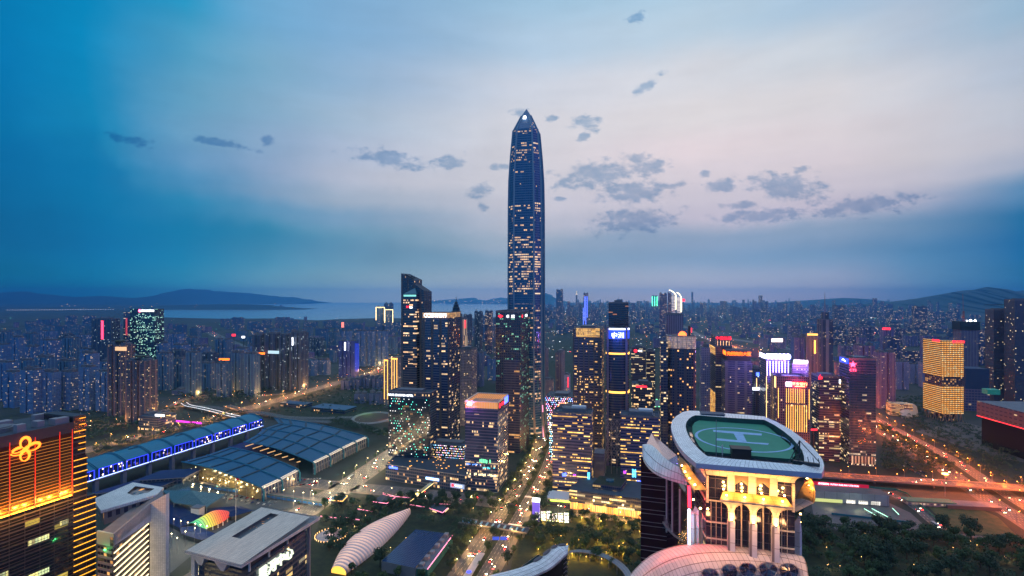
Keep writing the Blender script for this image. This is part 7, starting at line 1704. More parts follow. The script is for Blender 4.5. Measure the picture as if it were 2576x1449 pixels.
# footbridge over the avenue
bA, bB = gp(*zr(110, 955), 7).xy, gp(*zr(745, 1055), 7).xy; bd = (bB - bA).normalized(); bn = Vector((-bd.y, bd.x))
fb = thing('avenue_footbridge', 'covered footbridge with a row of pale blue skylights crossing the avenue', 'footbridge', (bA.x, bA.y, 0))
mb = MB(); mb.prism([bA, bB, bB + bn * 12, bA + bn * 12], 5.6, 6.8, 0, 0, None, True); mb.build('deck', pbr('bridge_dark', (.06, .06, .07), .7), fb)
mb = MB(); mb.prism([bA, bB, bB + bn * .6, bA + bn * .6], 6.85, 8.2, 0, 0); mb.build('parapet', M_conc, fb); mb = MB(); mb.prism([bA + bn * 11.4, bB + bn * 11.4, bB + bn * 12, bA + bn * 12], 6.85, 8.2, 0, 0); mb.build('parapet', M_conc, fb)
for k in range(11):
    p = bA.lerp(bB, (k + .7) / 11.5) + bn * 6; mb = MB(); mb.box(p, 1.4, 5.5, 6.85, 8.4, -math.atan2(bd.y, bd.x)); mb.build('skylight', pbr('sky_pane', (.25, .5, .7), .2) if k == 0 else MATS['sky_pane'], fb)
for f in (.06, .26, .5, .74, .94): mb = MB(); mb.box(bA.lerp(bB, f) + bn * 6, 1.6, 5, 0, 5.55, TH); mb.build('pier', M_conc, fb)
# golden covered walkway to the podium
gA_, gB_ = gp(*z6(1355, 875), 6).xy, gp(*z6(1645, 650), 6).xy; cv = thing('covered_walkway', 'straight golden-lit covered walkway leading to the hotel podium', 'walkway', (gA_.x, gA_.y, 0)); gd2 = (gB_ - gA_).normalized(); gn2 = Vector((-gd2.y, gd2.x))
mb = MB(); mb.prism([gA_, gB_, gB_ + gn2 * 5, gA_ + gn2 * 5][::1], 5.4, 6, 0, 0, None, True); mb.build('roof', pbr('walk_roof', (.42, .36, .2), .5), cv)
for s_ in (-.1, 5.1): mb = MB(); mb.bar((*(gA_ + gn2 * s_), 5.6), (*(gB_ + gn2 * s_), 5.6), .3, .5); mb.build('edge_light', lamp_mat('walk_gold', (1, .72, .25), 3, True) if s_ < 0 else MATS['walk_gold'], cv)
for k in range(8): mb = MB(); mb.bar((*(gA_.lerp(gB_, (k + .5) / 8) + gn2 * 2.5), 0), (*(gA_.lerp(gB_, (k + .5) / 8) + gn2 * 2.5), 5.4), .5); mb.build('post', M_steel, cv)
# pink-edged pavilions and low walls
for lab, pts, z_ in (('small dark pavilion roof edged in pink light, next to the golden walkway', [(1070, 855), (1165, 800), (1262, 825), (1195, 872)], 5), ('small dark pavilion roof edged in pink light, nearer the bank sign', [(1535, 910), (1575, 875), (1712, 880), (1640, 945)], 5), ('teal-roofed kiosk at the corner of the west street', [(740, 845), (790, 805), (885, 812), (845, 855)], 6)):
    Q = [gp(*z6(*p), z_).xy for p in pts]; ar = sum(Q[i].x * Q[(i+1) % 4].y - Q[(i+1) % 4].x * Q[i].y for i in range(4)); Q = Q if ar > 0 else Q[::-1]
    pv = thing('park_pavilion', lab, 'pavilion', (Q[0].x, Q[0].y, 0)); mb = MB(); mb.prism(Q, z_ - .8, z_, 0, 0, None, True); mb.build('roof', M_skyl if 'teal' in lab else M_roof, pv)
    mb = MB(); mb.prism(inset(Q, 2.5), 0, z_ - .82, 0, 0); mb.build('wall', F17, pv)
    mb = MB()
    for i in (0, 1, 3): a, b = Q[i], Q[(i+1) % 4]; mb.bar((*a, z_ - .2), (*b, z_ - .2), .45)
    mb.build('edge_light', L_pink if 'pink' in lab else L_gold, pv)
for k, (lab, pts) in enumerate((('zigzag low wall topped with a pink light line', [(668, 985), (815, 1000), (832, 988), (980, 1015)]), ('short low wall topped with pink light near the membrane shell', [(930, 1050), (1005, 1068)]), ('low wall topped with pink light between the pavilions', [(1340, 885), (1495, 912)]), ('low wall with a faint pink light line amid park trees', [(950, 925), (1080, 948)]), ('bent low wall with pink light behind the park trees', [(1165, 800), (1262, 828), (1380, 838)]))):
    P_ = [gp(*z6(*p), 0) for p in pts]; lwv = thing('light_topped_wall', lab, 'wall', P_[0]); mb = MB()
    for a, b in zip(P_, P_[1:]): mb.bar(a + Vector((0, 0, .75)), b + Vector((0, 0, .75)), .5, 1.5)
    mb.build('wall', M_stone, lwv); mb = MB()
    for a, b in zip(P_, P_[1:]): mb.bar(a + Vector((0, 0, 1.7)), b + Vector((0, 0, 1.7)), .4, .3)
    mb.build('light_line', L_pink, lwv)
rc2 = gp(*z6(755, 1128), 0); rp3 = thing('round_plaza_ring', 'round pale plaza floor ringed by dotted golden lights', 'plaza', rc2)
mb = MB(); mb.disc(rc2.xy, 15, .1, .6, 28); mb.build('floor', pbr('pale_floor', (.4, .33, .34), .6, var=.2), rp3)
mb = MB()
for k in range(30): a = k * .2094; mb.box((rc2.x + 16.5 * math.cos(a), rc2.y + 16.5 * math.sin(a)), .5, .5, 0, 1.6)
tag(mb.build('ring_light', L_warm, rp3), kind='stuff'); spot(rp3, (rc2.x, rc2.y, 6), 2500, (1, .6, .5), 1)
# bus island, sign gantry, poster pylon
gs = gp(*zr(508, 1110), 6); gy = thing('road_sign_gantry', 'blue road sign gantry over the avenue near the footbridge', 'sign', (gs.x, gs.y, 0))
mb = MB(); mb.bar((gs.x + 9, gs.y, 0), (gs.x + 9, gs.y, 8), .4); mb.bar((gs.x - 8, gs.y, 7.6), (gs.x + 9, gs.y, 7.6), .4); mb.build('frame', M_steel, gy); 
for q in (-5, 3): mb = MB(); mb.box((gs.x + q, gs.y - .4), 7, .3, 5.6, 9.0); mb.build('panel', lamp_mat('sign_panel_blue', (.02, .08, .7), .8) if q < 0 else MATS['sign_panel_blue'], gy)
py_ = gp(*zr(836, 935), 0); pl_ = thing('violet_pylon', 'glowing violet advertising pylon with white top beside the junction', 'pylon', py_)
mb = MB(); mb.box(py_.xy, 8, 5, 0, 22, TH); mb.build('body', lamp_mat('pylon_violet', (.16, .1, .8), .8, True), pl_); mb = MB(); mb.box(py_.xy, 8.4, 5.4, 22.02, 25, TH); mb.build('cap', L_white, pl_)
sc2 = gp(*zr(980, 945), 0); bb = thing('lit_billboard_row', 'row of bright white poster screens beside the violet pylon', 'billboard', sc2)
for k in range(6): mb = MB(); mb.box((sc2.x - 16 + k * 6.4, sc2.y - k * 1.4), 5.2, .6, 2, 11 + (k % 3)); mb.build('screen', led_mat('poster', (.4, .4, .4), [(1, 1, .9), (.8, 1, .4), (1, .8, .8)], .8, 1.6, 1.6, 2.5, .8) if k == 0 else bb.children[0].data.materials[0], bb)
mb = MB(); mb.box((sc2.x, sc2.y + 1), 44, 1.2, 0, 2); mb.build('plinth', M_conc, bb)
bi = gp(*zr(265, 1385), 0); bsi = thing('bus_island_shelter', 'long pale bus shelter roof on the avenue median with blue disc', 'shelter', bi)
rot_ = math.atan2(sd.x, sd.y); mb = MB(); mb.box(bi.xy, 7, 44, 4, 4.8, R(14)); mb.build('roof', pbr('shelter_roof', (.35, .36, .4), .5, var=.3), bsi); mb = MB(); mb.disc(bi.xy - Vector((4, 14)), 2.2, 4.85, 5.2, 14); mb.build('disc', lamp_mat('disc_blue', (.03, .06, 1), 2), bsi)
for k in range(5): mb = MB(); q = bi.xy + Vector((math.sin(R(14)), math.cos(R(14)))) * (-18 + k * 9); mb.bar((*q, 0), (*q, 4), .4); mb.build('post', M_steel, bsi)

# ================================================================== railway station corner, right
sA2, sB2 = gp(*z9(-10, 1235), 0).xy, gp(*z9(700, 1285), 0).xy; sdv = (sB2 - sA2).normalized(); snv = Vector((-sdv.y, sdv.x))
st_ = thing('station_block', 'long grey station block with lit shop openings under the elevated road', 'station', (sA2.x, sA2.y, 0))
mb = MB(); mb.prism([sA2, sB2, sB2 + snv * 22, sA2 + snv * 22], 0, 13.5, 0, 1); mb.build('wall', [tile_mat('grey_panels', (.26, .26, .32), (.10, .10, .12), 14, 20, .5, .03), M_pave], st_)
for k in range(3): mb = MB(); panel_on(mb, sA2, sB2, .45 + k * .16, .57 + k * .16, 1, 5, .1, .3); mb.build('lit_opening', facade('shop_row', (.3, .28, .2), (.5, .45, .35), (1, .9, .6), WHITE, 3, 2, 4, .8, .9, 2.2, 0, 0) if k == 0 else MATS['shop_row'], st_)
mb = MB(); panel_on(mb, sA2, sB2, 0, .40, .5, 4.5, .1, .3); mb.build('lit_concourse', lamp_mat('concourse', (.8, .85, .3), .7), st_)
q = sA2 + snv * 26; q2 = sA2 + snv * 24 + sdv * 74
ss = thing('station_sign', 'long red lit sign with the station name along the station roof', 'sign', (q.x, q.y, 13.5))
mb = MB(); panel_on(mb, q, q2, 0, 1, 12.4, 17.0, 0, .4); mb.build('board', lamp_mat('sign_dark_red', (.7, .01, .06), .55), ss)
mb = MB(); text_on(mb, '深圳福田站  FUTIAN RAILWAY STATION', q, q2, .53, 14.8, 2.6, .6, stretch=.92); mb.build('lettering', lamp_mat('sign_pink', (1, .35, .45), 5), ss)
mb = MB(); 
for k in range(6): p = q.lerp(q2, (k + .5) / 6); mb.bar((*p, 0), (*p, 12.4), .4)
mb.build('post', M_steel, ss)
def bar_thing(name, label, cat, pts, z, w_, h_, m, px=None):
    P_ = [gp(*z9(*p), z) for p in pts]; o = thing(name, label, cat, (P_[0].x, P_[0].y, 0)); mb = MB()
    for a, b in zip(P_, P_[1:]): mb.bar(a, b, w_, h_)
    mb.build('wall' if cat == 'fence' else 'panel', m, o); mb = MB()
    for a, b in zip(P_, P_[1:]): mb.bar((a.x, a.y, .4), (b.x, b.y, .4), w_ * 1.4, .8)
    mb.build('footing', M_conc, o); return o
M_gfence = pbr('green_hoarding', (.03, .20, .13), .7, var=.2); M_bfence = pbr('teal_hoarding', (.02, .16, .22), .7, var=.2)
bar_thing('green_hoarding', 'green construction hoarding running along the station road', 'fence', [(60, 1045), (330, 1075), (560, 1110), (760, 1125), (860, 1160), (1000, 1280), (1110, 1370), (1190, 1449)], 1.6, .4, 2.6, M_gfence)
bar_thing('teal_hoarding', 'teal hoarding along the edge of dark woods', 'fence', [(170, 1350), (400, 1375), (640, 1400), (890, 1430)], 1.6, .4, 2.6, M_bfence)
for k, (lab, p0, w_, d_, h_) in enumerate((('long low green-roofed site shed on the lawn', (1060, 1265), 52, 12, 5), ('low pale retaining block at the lawn edge', (1440, 1290), 58, 16, 4))):
    p = gp(*z9(*p0), 0); o = thing('site_shed', lab, 'shed', p); mb = MB(); mb.box(p.xy, w_, d_, 0, h_, R(8)); mb.build('wall', facade('shed_wall', (.2, .2, .18), (.1, .1, .1), WARM, WHITE, .5, 4, 5, .6, .4, 1) if k == 0 else M_pave, o); mb = MB(); mb.box(p.xy, w_ + 2, d_ + 2, h_ + .02, h_ + .7, R(8)); mb.build('roof', M_gfence if k == 0 else M_roofpale, o)
# sunken court walls and stair lights
for k, (lab, pts) in enumerate((('slanting lit stair wall in the sunken station court, nearest the shops', [(470, 1320), (600, 1395)]), ('slanting lit stair wall in the sunken station court, toward the ramp', [(540, 1318), (690, 1398)]), ('glass balustrade beside the station court ramp', [(730, 1315), (790, 1375)]))):
    P_ = [gp(*z9(*p), 0) for p in pts]; o = thing('stair_wall', lab, 'stair wall', P_[0]); mb = MB(); mb.bar(P_[0] + Vector((0, 0, 1)), P_[1] + Vector((0, 0, 1)), .8, 2); mb.build('wall', M_conc, o); mb = MB(); mb.bar(P_[0] + Vector((0, 0, 2.3)), P_[1] + Vector((0, 0, 2.3)), .5, .5); mb.build('light_line', lamp_mat('mint_light', (.5, 1, .75), 2) if k == 0 else MATS['mint_light'], o)
for zx, zy, pw, c in ((150, 1260, 2500, (1, .9, .4)), (420, 1275, 2500, (.9, 1, .6)), (560, 1300, 1800, (.6, 1, .75)), (640, 1330, 900, (.5, 1, .4))):
    q = gp(*z9(zx, zy), 6); spot(st_, q, pw, c, 1)
# magenta-lit footbridge at the back highway
mA, mB_ = gp(430, 1060, 6).xy, gp(507, 1067, 6).xy; mg = thing('magenta_footbridge', 'footbridge with a glowing magenta side over the back highway', 'footbridge', (mA.x, mA.y, 0))
md = (mB_ - mA).normalized(); mn = Vector((-md.y, md.x)); mb = MB(); mb.prism([mA, mB_, mB_ + mn * 6, mA + mn * 6], 5, 6, 0, 0, None, True); mb.build('deck', M_conc, mg); mb = MB(); panel_on(mb, mA, mB_, 0, 1, 6.1, 9.5, 0, .3); mb.build('lit_side', lamp_mat('magenta_light', (.9, .05, .8), 1.6, True), mg)
for f in (.05, .5, .95): mb = MB(); q = mA.lerp(mB_, f) + mn * 3; mb.box(q, 1.5, 1.5, 0, 5); mb.build('pier', M_conc, mg)
# round construction pit by the hotel
pt_ = gp(*z6(1085, 195), 0); pit = thing('round_pit_works', 'oval construction pit with a pale rim near the hotel', 'pit', pt_)
mb = MB(); ring = [[(pt_.x + r_ * math.cos(6.2832 * k / 32), pt_.y + 1.25 * r_ * math.sin(6.2832 * k / 32), z_) for k in range(32)] for r_, z_ in ((44, .3), (42, 2.2), (38, 2.2), (36, .3))]
mb.loft(ring); mb.build('rim', M_conc, pit); mb = MB(); mb.face([(p[0], p[1], .35) for p in ring[3]]); mb.build('floor', pbr('pit_soil', (.08, .045, .035), .9, var=.5, vscale=.1), pit)
spot(pit, (pt_.x - 20, pt_.y + 30, 14), 9000, (.35, 1, .25), 1.5); spot(pit, (pt_.x + 30, pt_.y - 20, 12), 6000, (1, .5, .2), 1.5)
# low teal roofs in the wooded park
for lab, p0, w_, d_ in (('low teal-roofed market hall in the dark wooded park', (840, 1033), 90, 40), ('small teal-roofed hall among the dark park trees', (745, 1022), 70, 26)):
    p = gp(*p0, 0); o = thing('park_hall', lab, 'hall', p); mb = MB(); mb.box(p.xy, w_, d_, 0, 8, R(20)); mb.build('wall', Fpod, o); mb = MB(); mb.box(p.xy, w_ + 3, d_ + 3, 8.02, 9, R(20)); mb.build('roof', M_troof2, o)
# ================================================================== city blocks
Ft1 = facade('pale_blue_flats', (.10, .24, .34), (.03, .05, .08), WARM, COOL, .13, 3.2, 3.0, .55, .5, 1.6, .2, .3, rough_g=.3)
Ft2 = facade('teal_grey_flats', (.05, .15, .21), (.02, .04, .06), WARM, (.7, 1, .8), .12, 3.0, 3.0, .5, .5, 1.6, .3, .3, rough_g=.3, stripes=9.0, stripec=(.10, .23, .31))
Ft3 = facade('dark_pink_finned_flats', (.05, .06, .08), (.015, .025, .035), WARM, (1, .85, .5), .14, 3.0, 3.1, .6, .5, 1.8, .2, .3, stripes=12.5, stripec=(.17, .11, .12))
Ft4 = facade('navy_flats', (.035, .06, .09), (.012, .022, .038), COOL, WARM, .10, 3.0, 3.1, .6, .5, 1.8, .3, .4, stripes=16, stripec=(.06, .08, .11))
Fo1 = facade('blue_grey_office', (.06, .08, .13), (.018, .028, .05), WARM, COOL, .20, 2.2, 3.7, .75, .45, 1.8, 1.2, 1.0)
Fo2 = facade('mauve_flats', (.17, .125, .24), (.035, .03, .055), WARM, COOL, .12, 3.2, 3.1, .5, .5, 1.6, .3, .4, stripes=11, stripec=(.22, .16, .27))
Fo3 = facade('dusky_office', (.06, .055, .14), (.02, .02, .045), WARM, (.6, .8, 1), .20, 2.4, 3.7, .7, .45, 1.8, 1, 1)
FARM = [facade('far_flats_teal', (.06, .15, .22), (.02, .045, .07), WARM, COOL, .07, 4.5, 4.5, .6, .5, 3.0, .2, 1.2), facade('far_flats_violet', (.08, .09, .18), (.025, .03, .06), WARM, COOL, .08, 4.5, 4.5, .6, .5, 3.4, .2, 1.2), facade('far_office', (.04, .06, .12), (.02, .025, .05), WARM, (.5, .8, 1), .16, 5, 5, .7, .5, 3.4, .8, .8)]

def flat_plan(c, w_, d_, rot, notch=True):
    """slab with recessed light wells, so the fronts read as upright ribs"""
    if not notch or w_ < 16: return rect(c, w_, d_, rot)
    r = Vector((math.cos(rot), -math.sin(rot))); s = Vector((math.sin(rot), math.cos(rot))); c = Vector(c[:2]); k = max(2, int(w_ / 13)); pts = []
    bw = w_ / k; n = min(4.0, d_ * .25); fw = bw * .3
    for i in range(k):
        x0 = -w_/2 + i * bw
        if i: pts += [(x0 - fw/2, -d_/2), (x0 - fw/2, -d_/2 + n), (x0 + fw/2, -d_/2 + n), (x0 + fw/2, -d_/2)]
        else: pts.append((x0, -d_/2))
    pts.append((w_/2, -d_/2)); pts += [(w_/2, d_/2), (-w_/2, d_/2)]
    return [c + r * x + s * y for x, y in pts]
def block(name, label, x0, x1, yt, Y, m, d=None, rot=None, cat='tower', group=None, notch=True, r_=None, simple_roof=False):
    r_ = r_ or random.Random(int(x0 * 13 + yt * 7)); rot = TH if rot is None else rot
    w_ = (x1 - x0) / F * Y; c = at((x0 + x1) / 2, YH, Y).xy; d = d or min(max(w_ * .55, 14), 30); h = zof(yt, Y); P = flat_plan(c, w_ / (math.cos(rot) + .25), d, rot, notch)
    root = thing(name, label, cat, (c.x, c.y, 0), group)
    mb = MB(); mb.prism(P, 0, h, 0, 1); mb.build('wall', [m, M_roof], root)
    rr_ = Vector((math.cos(rot), -math.sin(rot)))
    for f in ([0] if w_ < 22 else [-.27, .25]):
        mb = MB()
        q = c + rr_ * (w_ * f); mb.box(q, min(w_ * .3, 12), d * .5, h + .02, h + r_.uniform(3, 6.5), rot)
        if not simple_roof: mb.box(q, min(w_ * .12, 5), d * .2, h + 6.52, h + r_.uniform(7, 10), rot)
        mb.build('lift_house', M_roofpale, root)
    return root
# named single towers on the bay side
T_ = tower('white_signed_tower', 'dark green-windowed office tower with bright white roof sign near the bay', 326, 327, 389, 777, 1650, 'L', facade('sign_tower_glass', (.015, .03, .035), (.008, .02, .026), (.4, 1, .8), (.9, 1, .7), .30, 2.6, 3.9, .8, .45, 2.6, 1.2, 1), th=R(4), d=40, par=0, plant=0)
mb = MB(); text_on(mb, '中洲', T_['L'], T_['C'], .95, T_['z1'] - 5, .1); panel_on(mb, T_['L'], T_['C'], .46, .98, T_['z1'] - 9, T_['z1'] - 2.5, .3, .6); mb.build('lit_sign', L_white, T_['root']); mb = MB(); disc_on(mb, T_['L'], T_['C'], .40, T_['z1'] - 6, 4.6); mb.build('logo', lamp_mat('sign_hot_pink', (1, .12, .25), 7, True), T_['root'])
mb = MB(); P = T_['P']; Q = [P[0] - R2 * 26, P[0], P[3], P[3] - R2 * 26]; mb.prism(Q, 0, T_['z1'] - 10, 0, 1); mb.build('side_wing', [Fo1, M_roof], T_['root']); mb = MB(); panel_on(mb, Q[0], Q[1], .35, .6, T_['z1'] - 85, T_['z1'] - 30); mb.build('dim_red_sign', lamp_mat('dim_red', (1, .1, .15), .5), T_['root'])
T_ = tower('red_signed_tower', 'dark slab with a tall glowing red upright sign', 228, 230, 279, 803, 1600, 'L', Ft4, th=R(4), d=34)
mb = MB(); panel_on(mb, T_['L'], T_['C'], .51, .62, T_['z1'] - 62, T_['z1'] - 5); mb.build('upright_sign', lamp_mat('upright_red', (1, .03, .08), 5, True), T_['root'])
for nm, lab, x0, x1, yt, Y in (('finned_apartment_tower', 'dark apartment tower with pink fins nearest the exhibition hall', 320, 393, 905, 1040), ('finned_apartment_tower', 'dark apartment tower with pink fins and roof lanterns, set just behind its nearer twin', 277, 335, 866, 1110)):
    t_ = block(nm, lab, x0, x1, yt, Y, Ft3, d=30)
    h_ = zof(yt, Y); mb = MB(); mb.disc(at((x0+x1)/2, YH, Y).xy, 12, h_ + 6, h_ + 9, 16); mb.build('round_roof', pbr('olive_roof', (.06, .07, .03), .7) if 'olive_roof' not in MATS else MATS['olive_roof'], t_)
    if yt < 900: mb = MB(); mb.box(at(304, YH, Y - 18).xy, 26, 4, h_ - 12, h_ - 4, TH); mb.build('lit_top_room', lamp_mat('top_room', (1, .6, .3), 1.0), t_)
t_ = block('department_store', 'low store block with white lit sign at the foot of the finned apartment towers', 360, 432, 1042, 1000, Fpod, d=40, notch=False)
mb = MB(); q = at(402, 1045, 978); mb.box(q.xy, 22, .5, q.z - 2, q.z + 2, TH); mb.build('lit_sign', L_white, t_)
for k, (x0, x1, yt) in enumerate(((640, 668, 843), (668, 706, 838), (706, 730, 842), (730, 774, 836))):
    t_ = block('navy_apartment_tower', 'tall navy apartment tower, ' + ORD[k] + ' of four in the cluster counted from the bay hills', x0, x1, yt, 1420, Ft4, d=30, group='navy apartment towers beside the curving highway')
    if k == 3: mb = MB(); q = at(736, 858, 1400); mb.box(q.xy, 4, 1, q.z - 12, q.z + 10, TH); mb.build('upright_sign', L_white, t_)
    if k == 1: mb = MB(); q = at(688, 886, 1402); mb.box(q.xy, 34, 1, q.z - 4, q.z + 4, TH); mb.build('lit_floor', lamp_mat('cool_floor', (.6, .9, 1), .9), t_)
t_ = block('blue_lit_slab', 'slab tower washed in deep blue light with a white upright sign', 850, 904, 857, 1640, facade('deep_blue_flats', (.02, .04, .22), (.01, .02, .10), COOL, WARM, .05, 3, 3, .6, .5, 1.5), d=24)
mb = MB(); q = at(868, 872, 1618); mb.box(q.xy, 5, 1, q.z - 12, q.z + 14, TH); mb.build('upright_sign', L_white, t_); mb = MB(); q = at(898, 900, 1618); 
for k in range(4): mb.box(q.xy + R2 * (k * 4 - 6), 1.0, .6, 20, zof(862, 1640), TH)
mb.build('blue_light_strip', lamp_mat('strip_blue', (.03, .08, 1), 1.0), t_)
for k, (x0, x1) in enumerate(((897, 925), (925, 950), (950, 977))): block('ribbed_apartment_slab', 'pale ribbed apartment slab, ' + ORD[k] + ' of three counted toward the slant-roofed tower', x0, x1, 833, 1900, Ft1, d=22, group='pale ribbed slabs above the back highway')
for k, (x0, x1, yt, Y) in enumerate(((946, 968, 773, 3000), (966, 990, 764, 3050), (968, 989, 779, 2980))):
    t_ = block('outline_lit_tower', ('shorter tower outlined in warm light', 'tallest teal tower behind the outlined pair', 'arched tower outlined in warm light')[k] + ' at the water edge', x0, x1, yt, Y, FARM[0], notch=False)
    if k != 1:
        a, b = at(x0, yt, Y - 32), at(x1 - 1, yt, Y - 32); mb = MB(); mb.bar(a, b, 2.5); mb.bar(a, Vector((a.x, a.y, a.z - 75)), 2.5); mb.bar(b, Vector((b.x, b.y, b.z - 75)), 2.5); mb.build('outline_light', lamp_mat('outline_warm', (1, .7, .3), 4) if k == 0 else MATS['outline_warm'], t_)
for k, (x0, x1, y_, Y) in enumerate(((864, 890, 955, 1430), (892, 916, 952, 1440), (918, 940, 948, 1450), (942, 966, 950, 1440))): block('lowrise_flats', 'low pale apartment row with dark roofs, ' + ORD[k] + ' of four along the wooded park', x0, x1, y_, Y, Fgrey, d=40, group='low apartment rows by the wooded park')
for k, (x0, x1, y_, Y) in enumerate(((892, 926, 990, 1240), (929, 964, 988, 1225))): block('lowrise_flats', ('nearer low white apartment block above the hotel pit', 'low white apartment block next to the gold-edged towers')[k], x0, x1, y_, Y, Fgrey, d=20)
t_ = block('curved_hall', 'low white-framed hall with dark mouth by the ramp bridge', 436, 512, 980, 1350, Fgrey, d=40, notch=False)
# rows of look-alike blocks
def row(nm, desc, where, Y, x0, x1, yts, wpx, mats, seed, gap=(.05, .3), rot=None, notch=True, skip=(), cat='tower', sr=False, dY=.06):
    r_ = random.Random(seed); x = x0; items = []
    while x < x1:
        w_ = r_.uniform(*wpx); yy = r_.uniform(*yts)
        if not any(a < x + w_ / 2 < b for a, b in skip): items.append((x, x + w_, yy, Y * (1 + r_.uniform(-dY, dY)), r_.choice(mats)))
        x += w_ * (1 + r_.uniform(*gap))
    for k, (a, b, yy, YY, m) in enumerate(items):
        block(nm, f'{desc}, {ORD[min(k, 39)]} along {where}', a, b, yy, YY, m, rot=rot, group=f'{desc} along {where}', notch=notch, r_=r_, cat=cat, simple_roof=sr)
    return len(items)
row('pale_apartment_tower', 'pale blue apartment tower', 'the front row of the bayside estate', 1155, 14, 268, (922, 938), (40, 56), [Ft1], 1, (.0, .12))
row('teal_apartment_tower', 'teal grey apartment tower', 'the second row of the bayside estate', 1340, -10, 280, (880, 912), (34, 52), [Ft1, Ft2], 2)
row('teal_apartment_tower', 'teal grey apartment tower', 'the row below the red signed slab', 1640, -10, 640, (848, 882), (30, 46), [Ft2, Ft1], 3, skip=[(225, 392)])
row('dim_apartment_tower', 'dim apartment tower', 'the long middle row of the bayside estate', 2350, 0, 1000, (832, 858), (26, 44), [Ft2, Ft1, Ft4], 4, skip=[(225, 280), (505, 615)])
row('dim_apartment_tower', 'dim teal apartment tower', 'the bayside row before last', 3100, 20, 1240, (815, 836), (24, 42), [Ft2, FARM[0]], 5, notch=False, skip=[(300, 392), (510, 600)], sr=True)
row('shore_apartment_tower', 'hazy teal apartment tower', 'the waterfront row', 4300, 60, 1260, (793, 812), (22, 44), [FARM[0]], 6, (.0, .5), notch=False, skip=[(300, 545), (905, 944)], sr=True)
row('teal_apartment_tower', 'dark green-lit apartment block', 'the row beside the navy cluster', 1390, 400, 640, (884, 915), (30, 44), [Ft2], 7, (.0, .12))
row('teal_apartment_tower', 'dark blue apartment block', 'the row behind the curved hall', 1640, 395, 645, (866, 895), (28, 40), [Ft4, Ft2], 17, (.0, .15))
row('old_apartment_block', 'dim old apartment block', 'the row above the back highway', 1750, 770, 1000, (868, 905), (26, 40), [Ft1, Ft4], 8, skip=[(845, 980)])
row('grey_apartment_tower', 'grey-blue apartment tower', 'the row between hotel tower and skyscraper', 1500, 1160, 1262, (860, 905), (22, 34), [Fgrey, Ft1], 9)
row('grey_apartment_tower', 'tall blue-grey tower', 'the strip between golden bank and skyscraper', 2200, 1165, 1270, (770, 822), (18, 28), [Ft4, Fo1], 10)
t_ = block('red_glow_tower', 'cream-lit tower with a hazy red upright sign behind the golden bank', 1159, 1176, 803, 1800, facade('cream_fins', (.4, .3, .2), (.2, .1, .06), WARM, WARM, 1.2, 4, 60, .5, .95, .7), d=20, notch=False); mb = MB(); q = at(1170, 815, 1780); mb.box(q.xy, 5, 1, q.z - 14, q.z + 12, TH); mb.build('upright_sign', L_red, t_)
# right-hand city
SK = [(1360, 1372), (1555, 1590)]
row('mauve_apartment_block', 'mauve apartment block', 'the row behind the business district', 1500, 1760, 2440, (905, 945), (26, 40), [Fo2], 21, skip=[(1780, 1850), (2050, 2100), (1900, 1990), (2205, 2330)])
row('dusky_tower', 'dusky violet tower', 'the second row behind the spire', 1950, 1990, 2500, (835, 885), (24, 40), [Fo2, Fo3], 22, skip=[(2050, 2108)])
row('white_ribbed_tower', 'whitish ribbed apartment tower', 'the slope beside the golden tower', 1450, 2208, 2322, (900, 925), (30, 42), [facade('whitish_flats', (.34, .32, .37), (.06, .06, .09), WARM, COOL, .06, 3.1, 3.0, .5, .5, 1.6, .2, .3)], 23, (.0, .1))
row('dusky_tower', 'dim violet tower', 'the third row under the skyline', 2700, 1640, 2500, (812, 858), (22, 36), [Fo2, Fo3, Fo1], 24, skip=[(1700, 1900)], sr=True)
row('blue_city_tower', 'blue hazy tower', 'the near side of the skyline', 3600, 1366, 2520, (795, 835), (18, 32), [Fo1, FARM[1]], 25, (.1, .6), notch=False, sr=True, skip=[(1740, 1830)])
row('blue_city_tower', 'small blue hazy tower', 'the middle of the skyline', 5200, 1370, 2420, (775, 806), (12, 26), FARM, 26, (.1, .7), notch=False, sr=True)
row('far_city_tower', 'faint far tower', 'the top of the skyline', 7500, 1375, 2300, (757, 786), (8, 18), FARM[1:], 27, (.1, .9), notch=False, sr=True)
for lab, x0, x1, yt, Y, m in (('tall teal tower right of the supertall, standing on the skyline', 1398, 1418, 729, 3600, FARM[0]), ('dark navy tower on the skyline next to the white-crowned pair', 1657, 1679, 739, 3200, Fo3), ('second navy tower pressed against the first one on the skyline', 1679, 1690, 737, 3300, Fo3), ('faint slim needle-like tower on the skyline', 1739, 1744, 735, 8800, FARM[1]), ('tower topped with two pale light slots on the skyline', 1908, 1918, 744, 6800, FARM[2]), ('broad flat-topped tower behind the spire', 2094, 2124, 768, 3800, Fo1), ('wide dark tower before the hills', 2296, 2330, 771, 3000, Fo1), ('slim tower on the slope of the hills', 2195, 2206, 751, 7000, FARM[1]), ('dim tower on the skyline with rounded shoulders', 1550, 1568, 753, 6900, FARM[0])):
    block('skyline_tower', lab, x0, x1, yt, Y, m, notch=False)
t_ = block('blue_striped_tower', 'slim tower striped with electric blue light on the skyline', 1467, 1481, 738, 3700, Fo3, notch=False)
for k, (f, za, zb) in enumerate(((.1, 40, 180), (.35, 90, 262), (.55, 60, 262), (.8, 110, 262))): mb = MB(); q = at(1466 + 14 * f, YH, 3660); mb.box(q.xy, 4, 1, za, zb, TH); mb.build('blue_light_strip', lamp_mat('electric_blue', (.12, .2, 1), 2.2) if k == 0 else MATS['electric_blue'], t_)
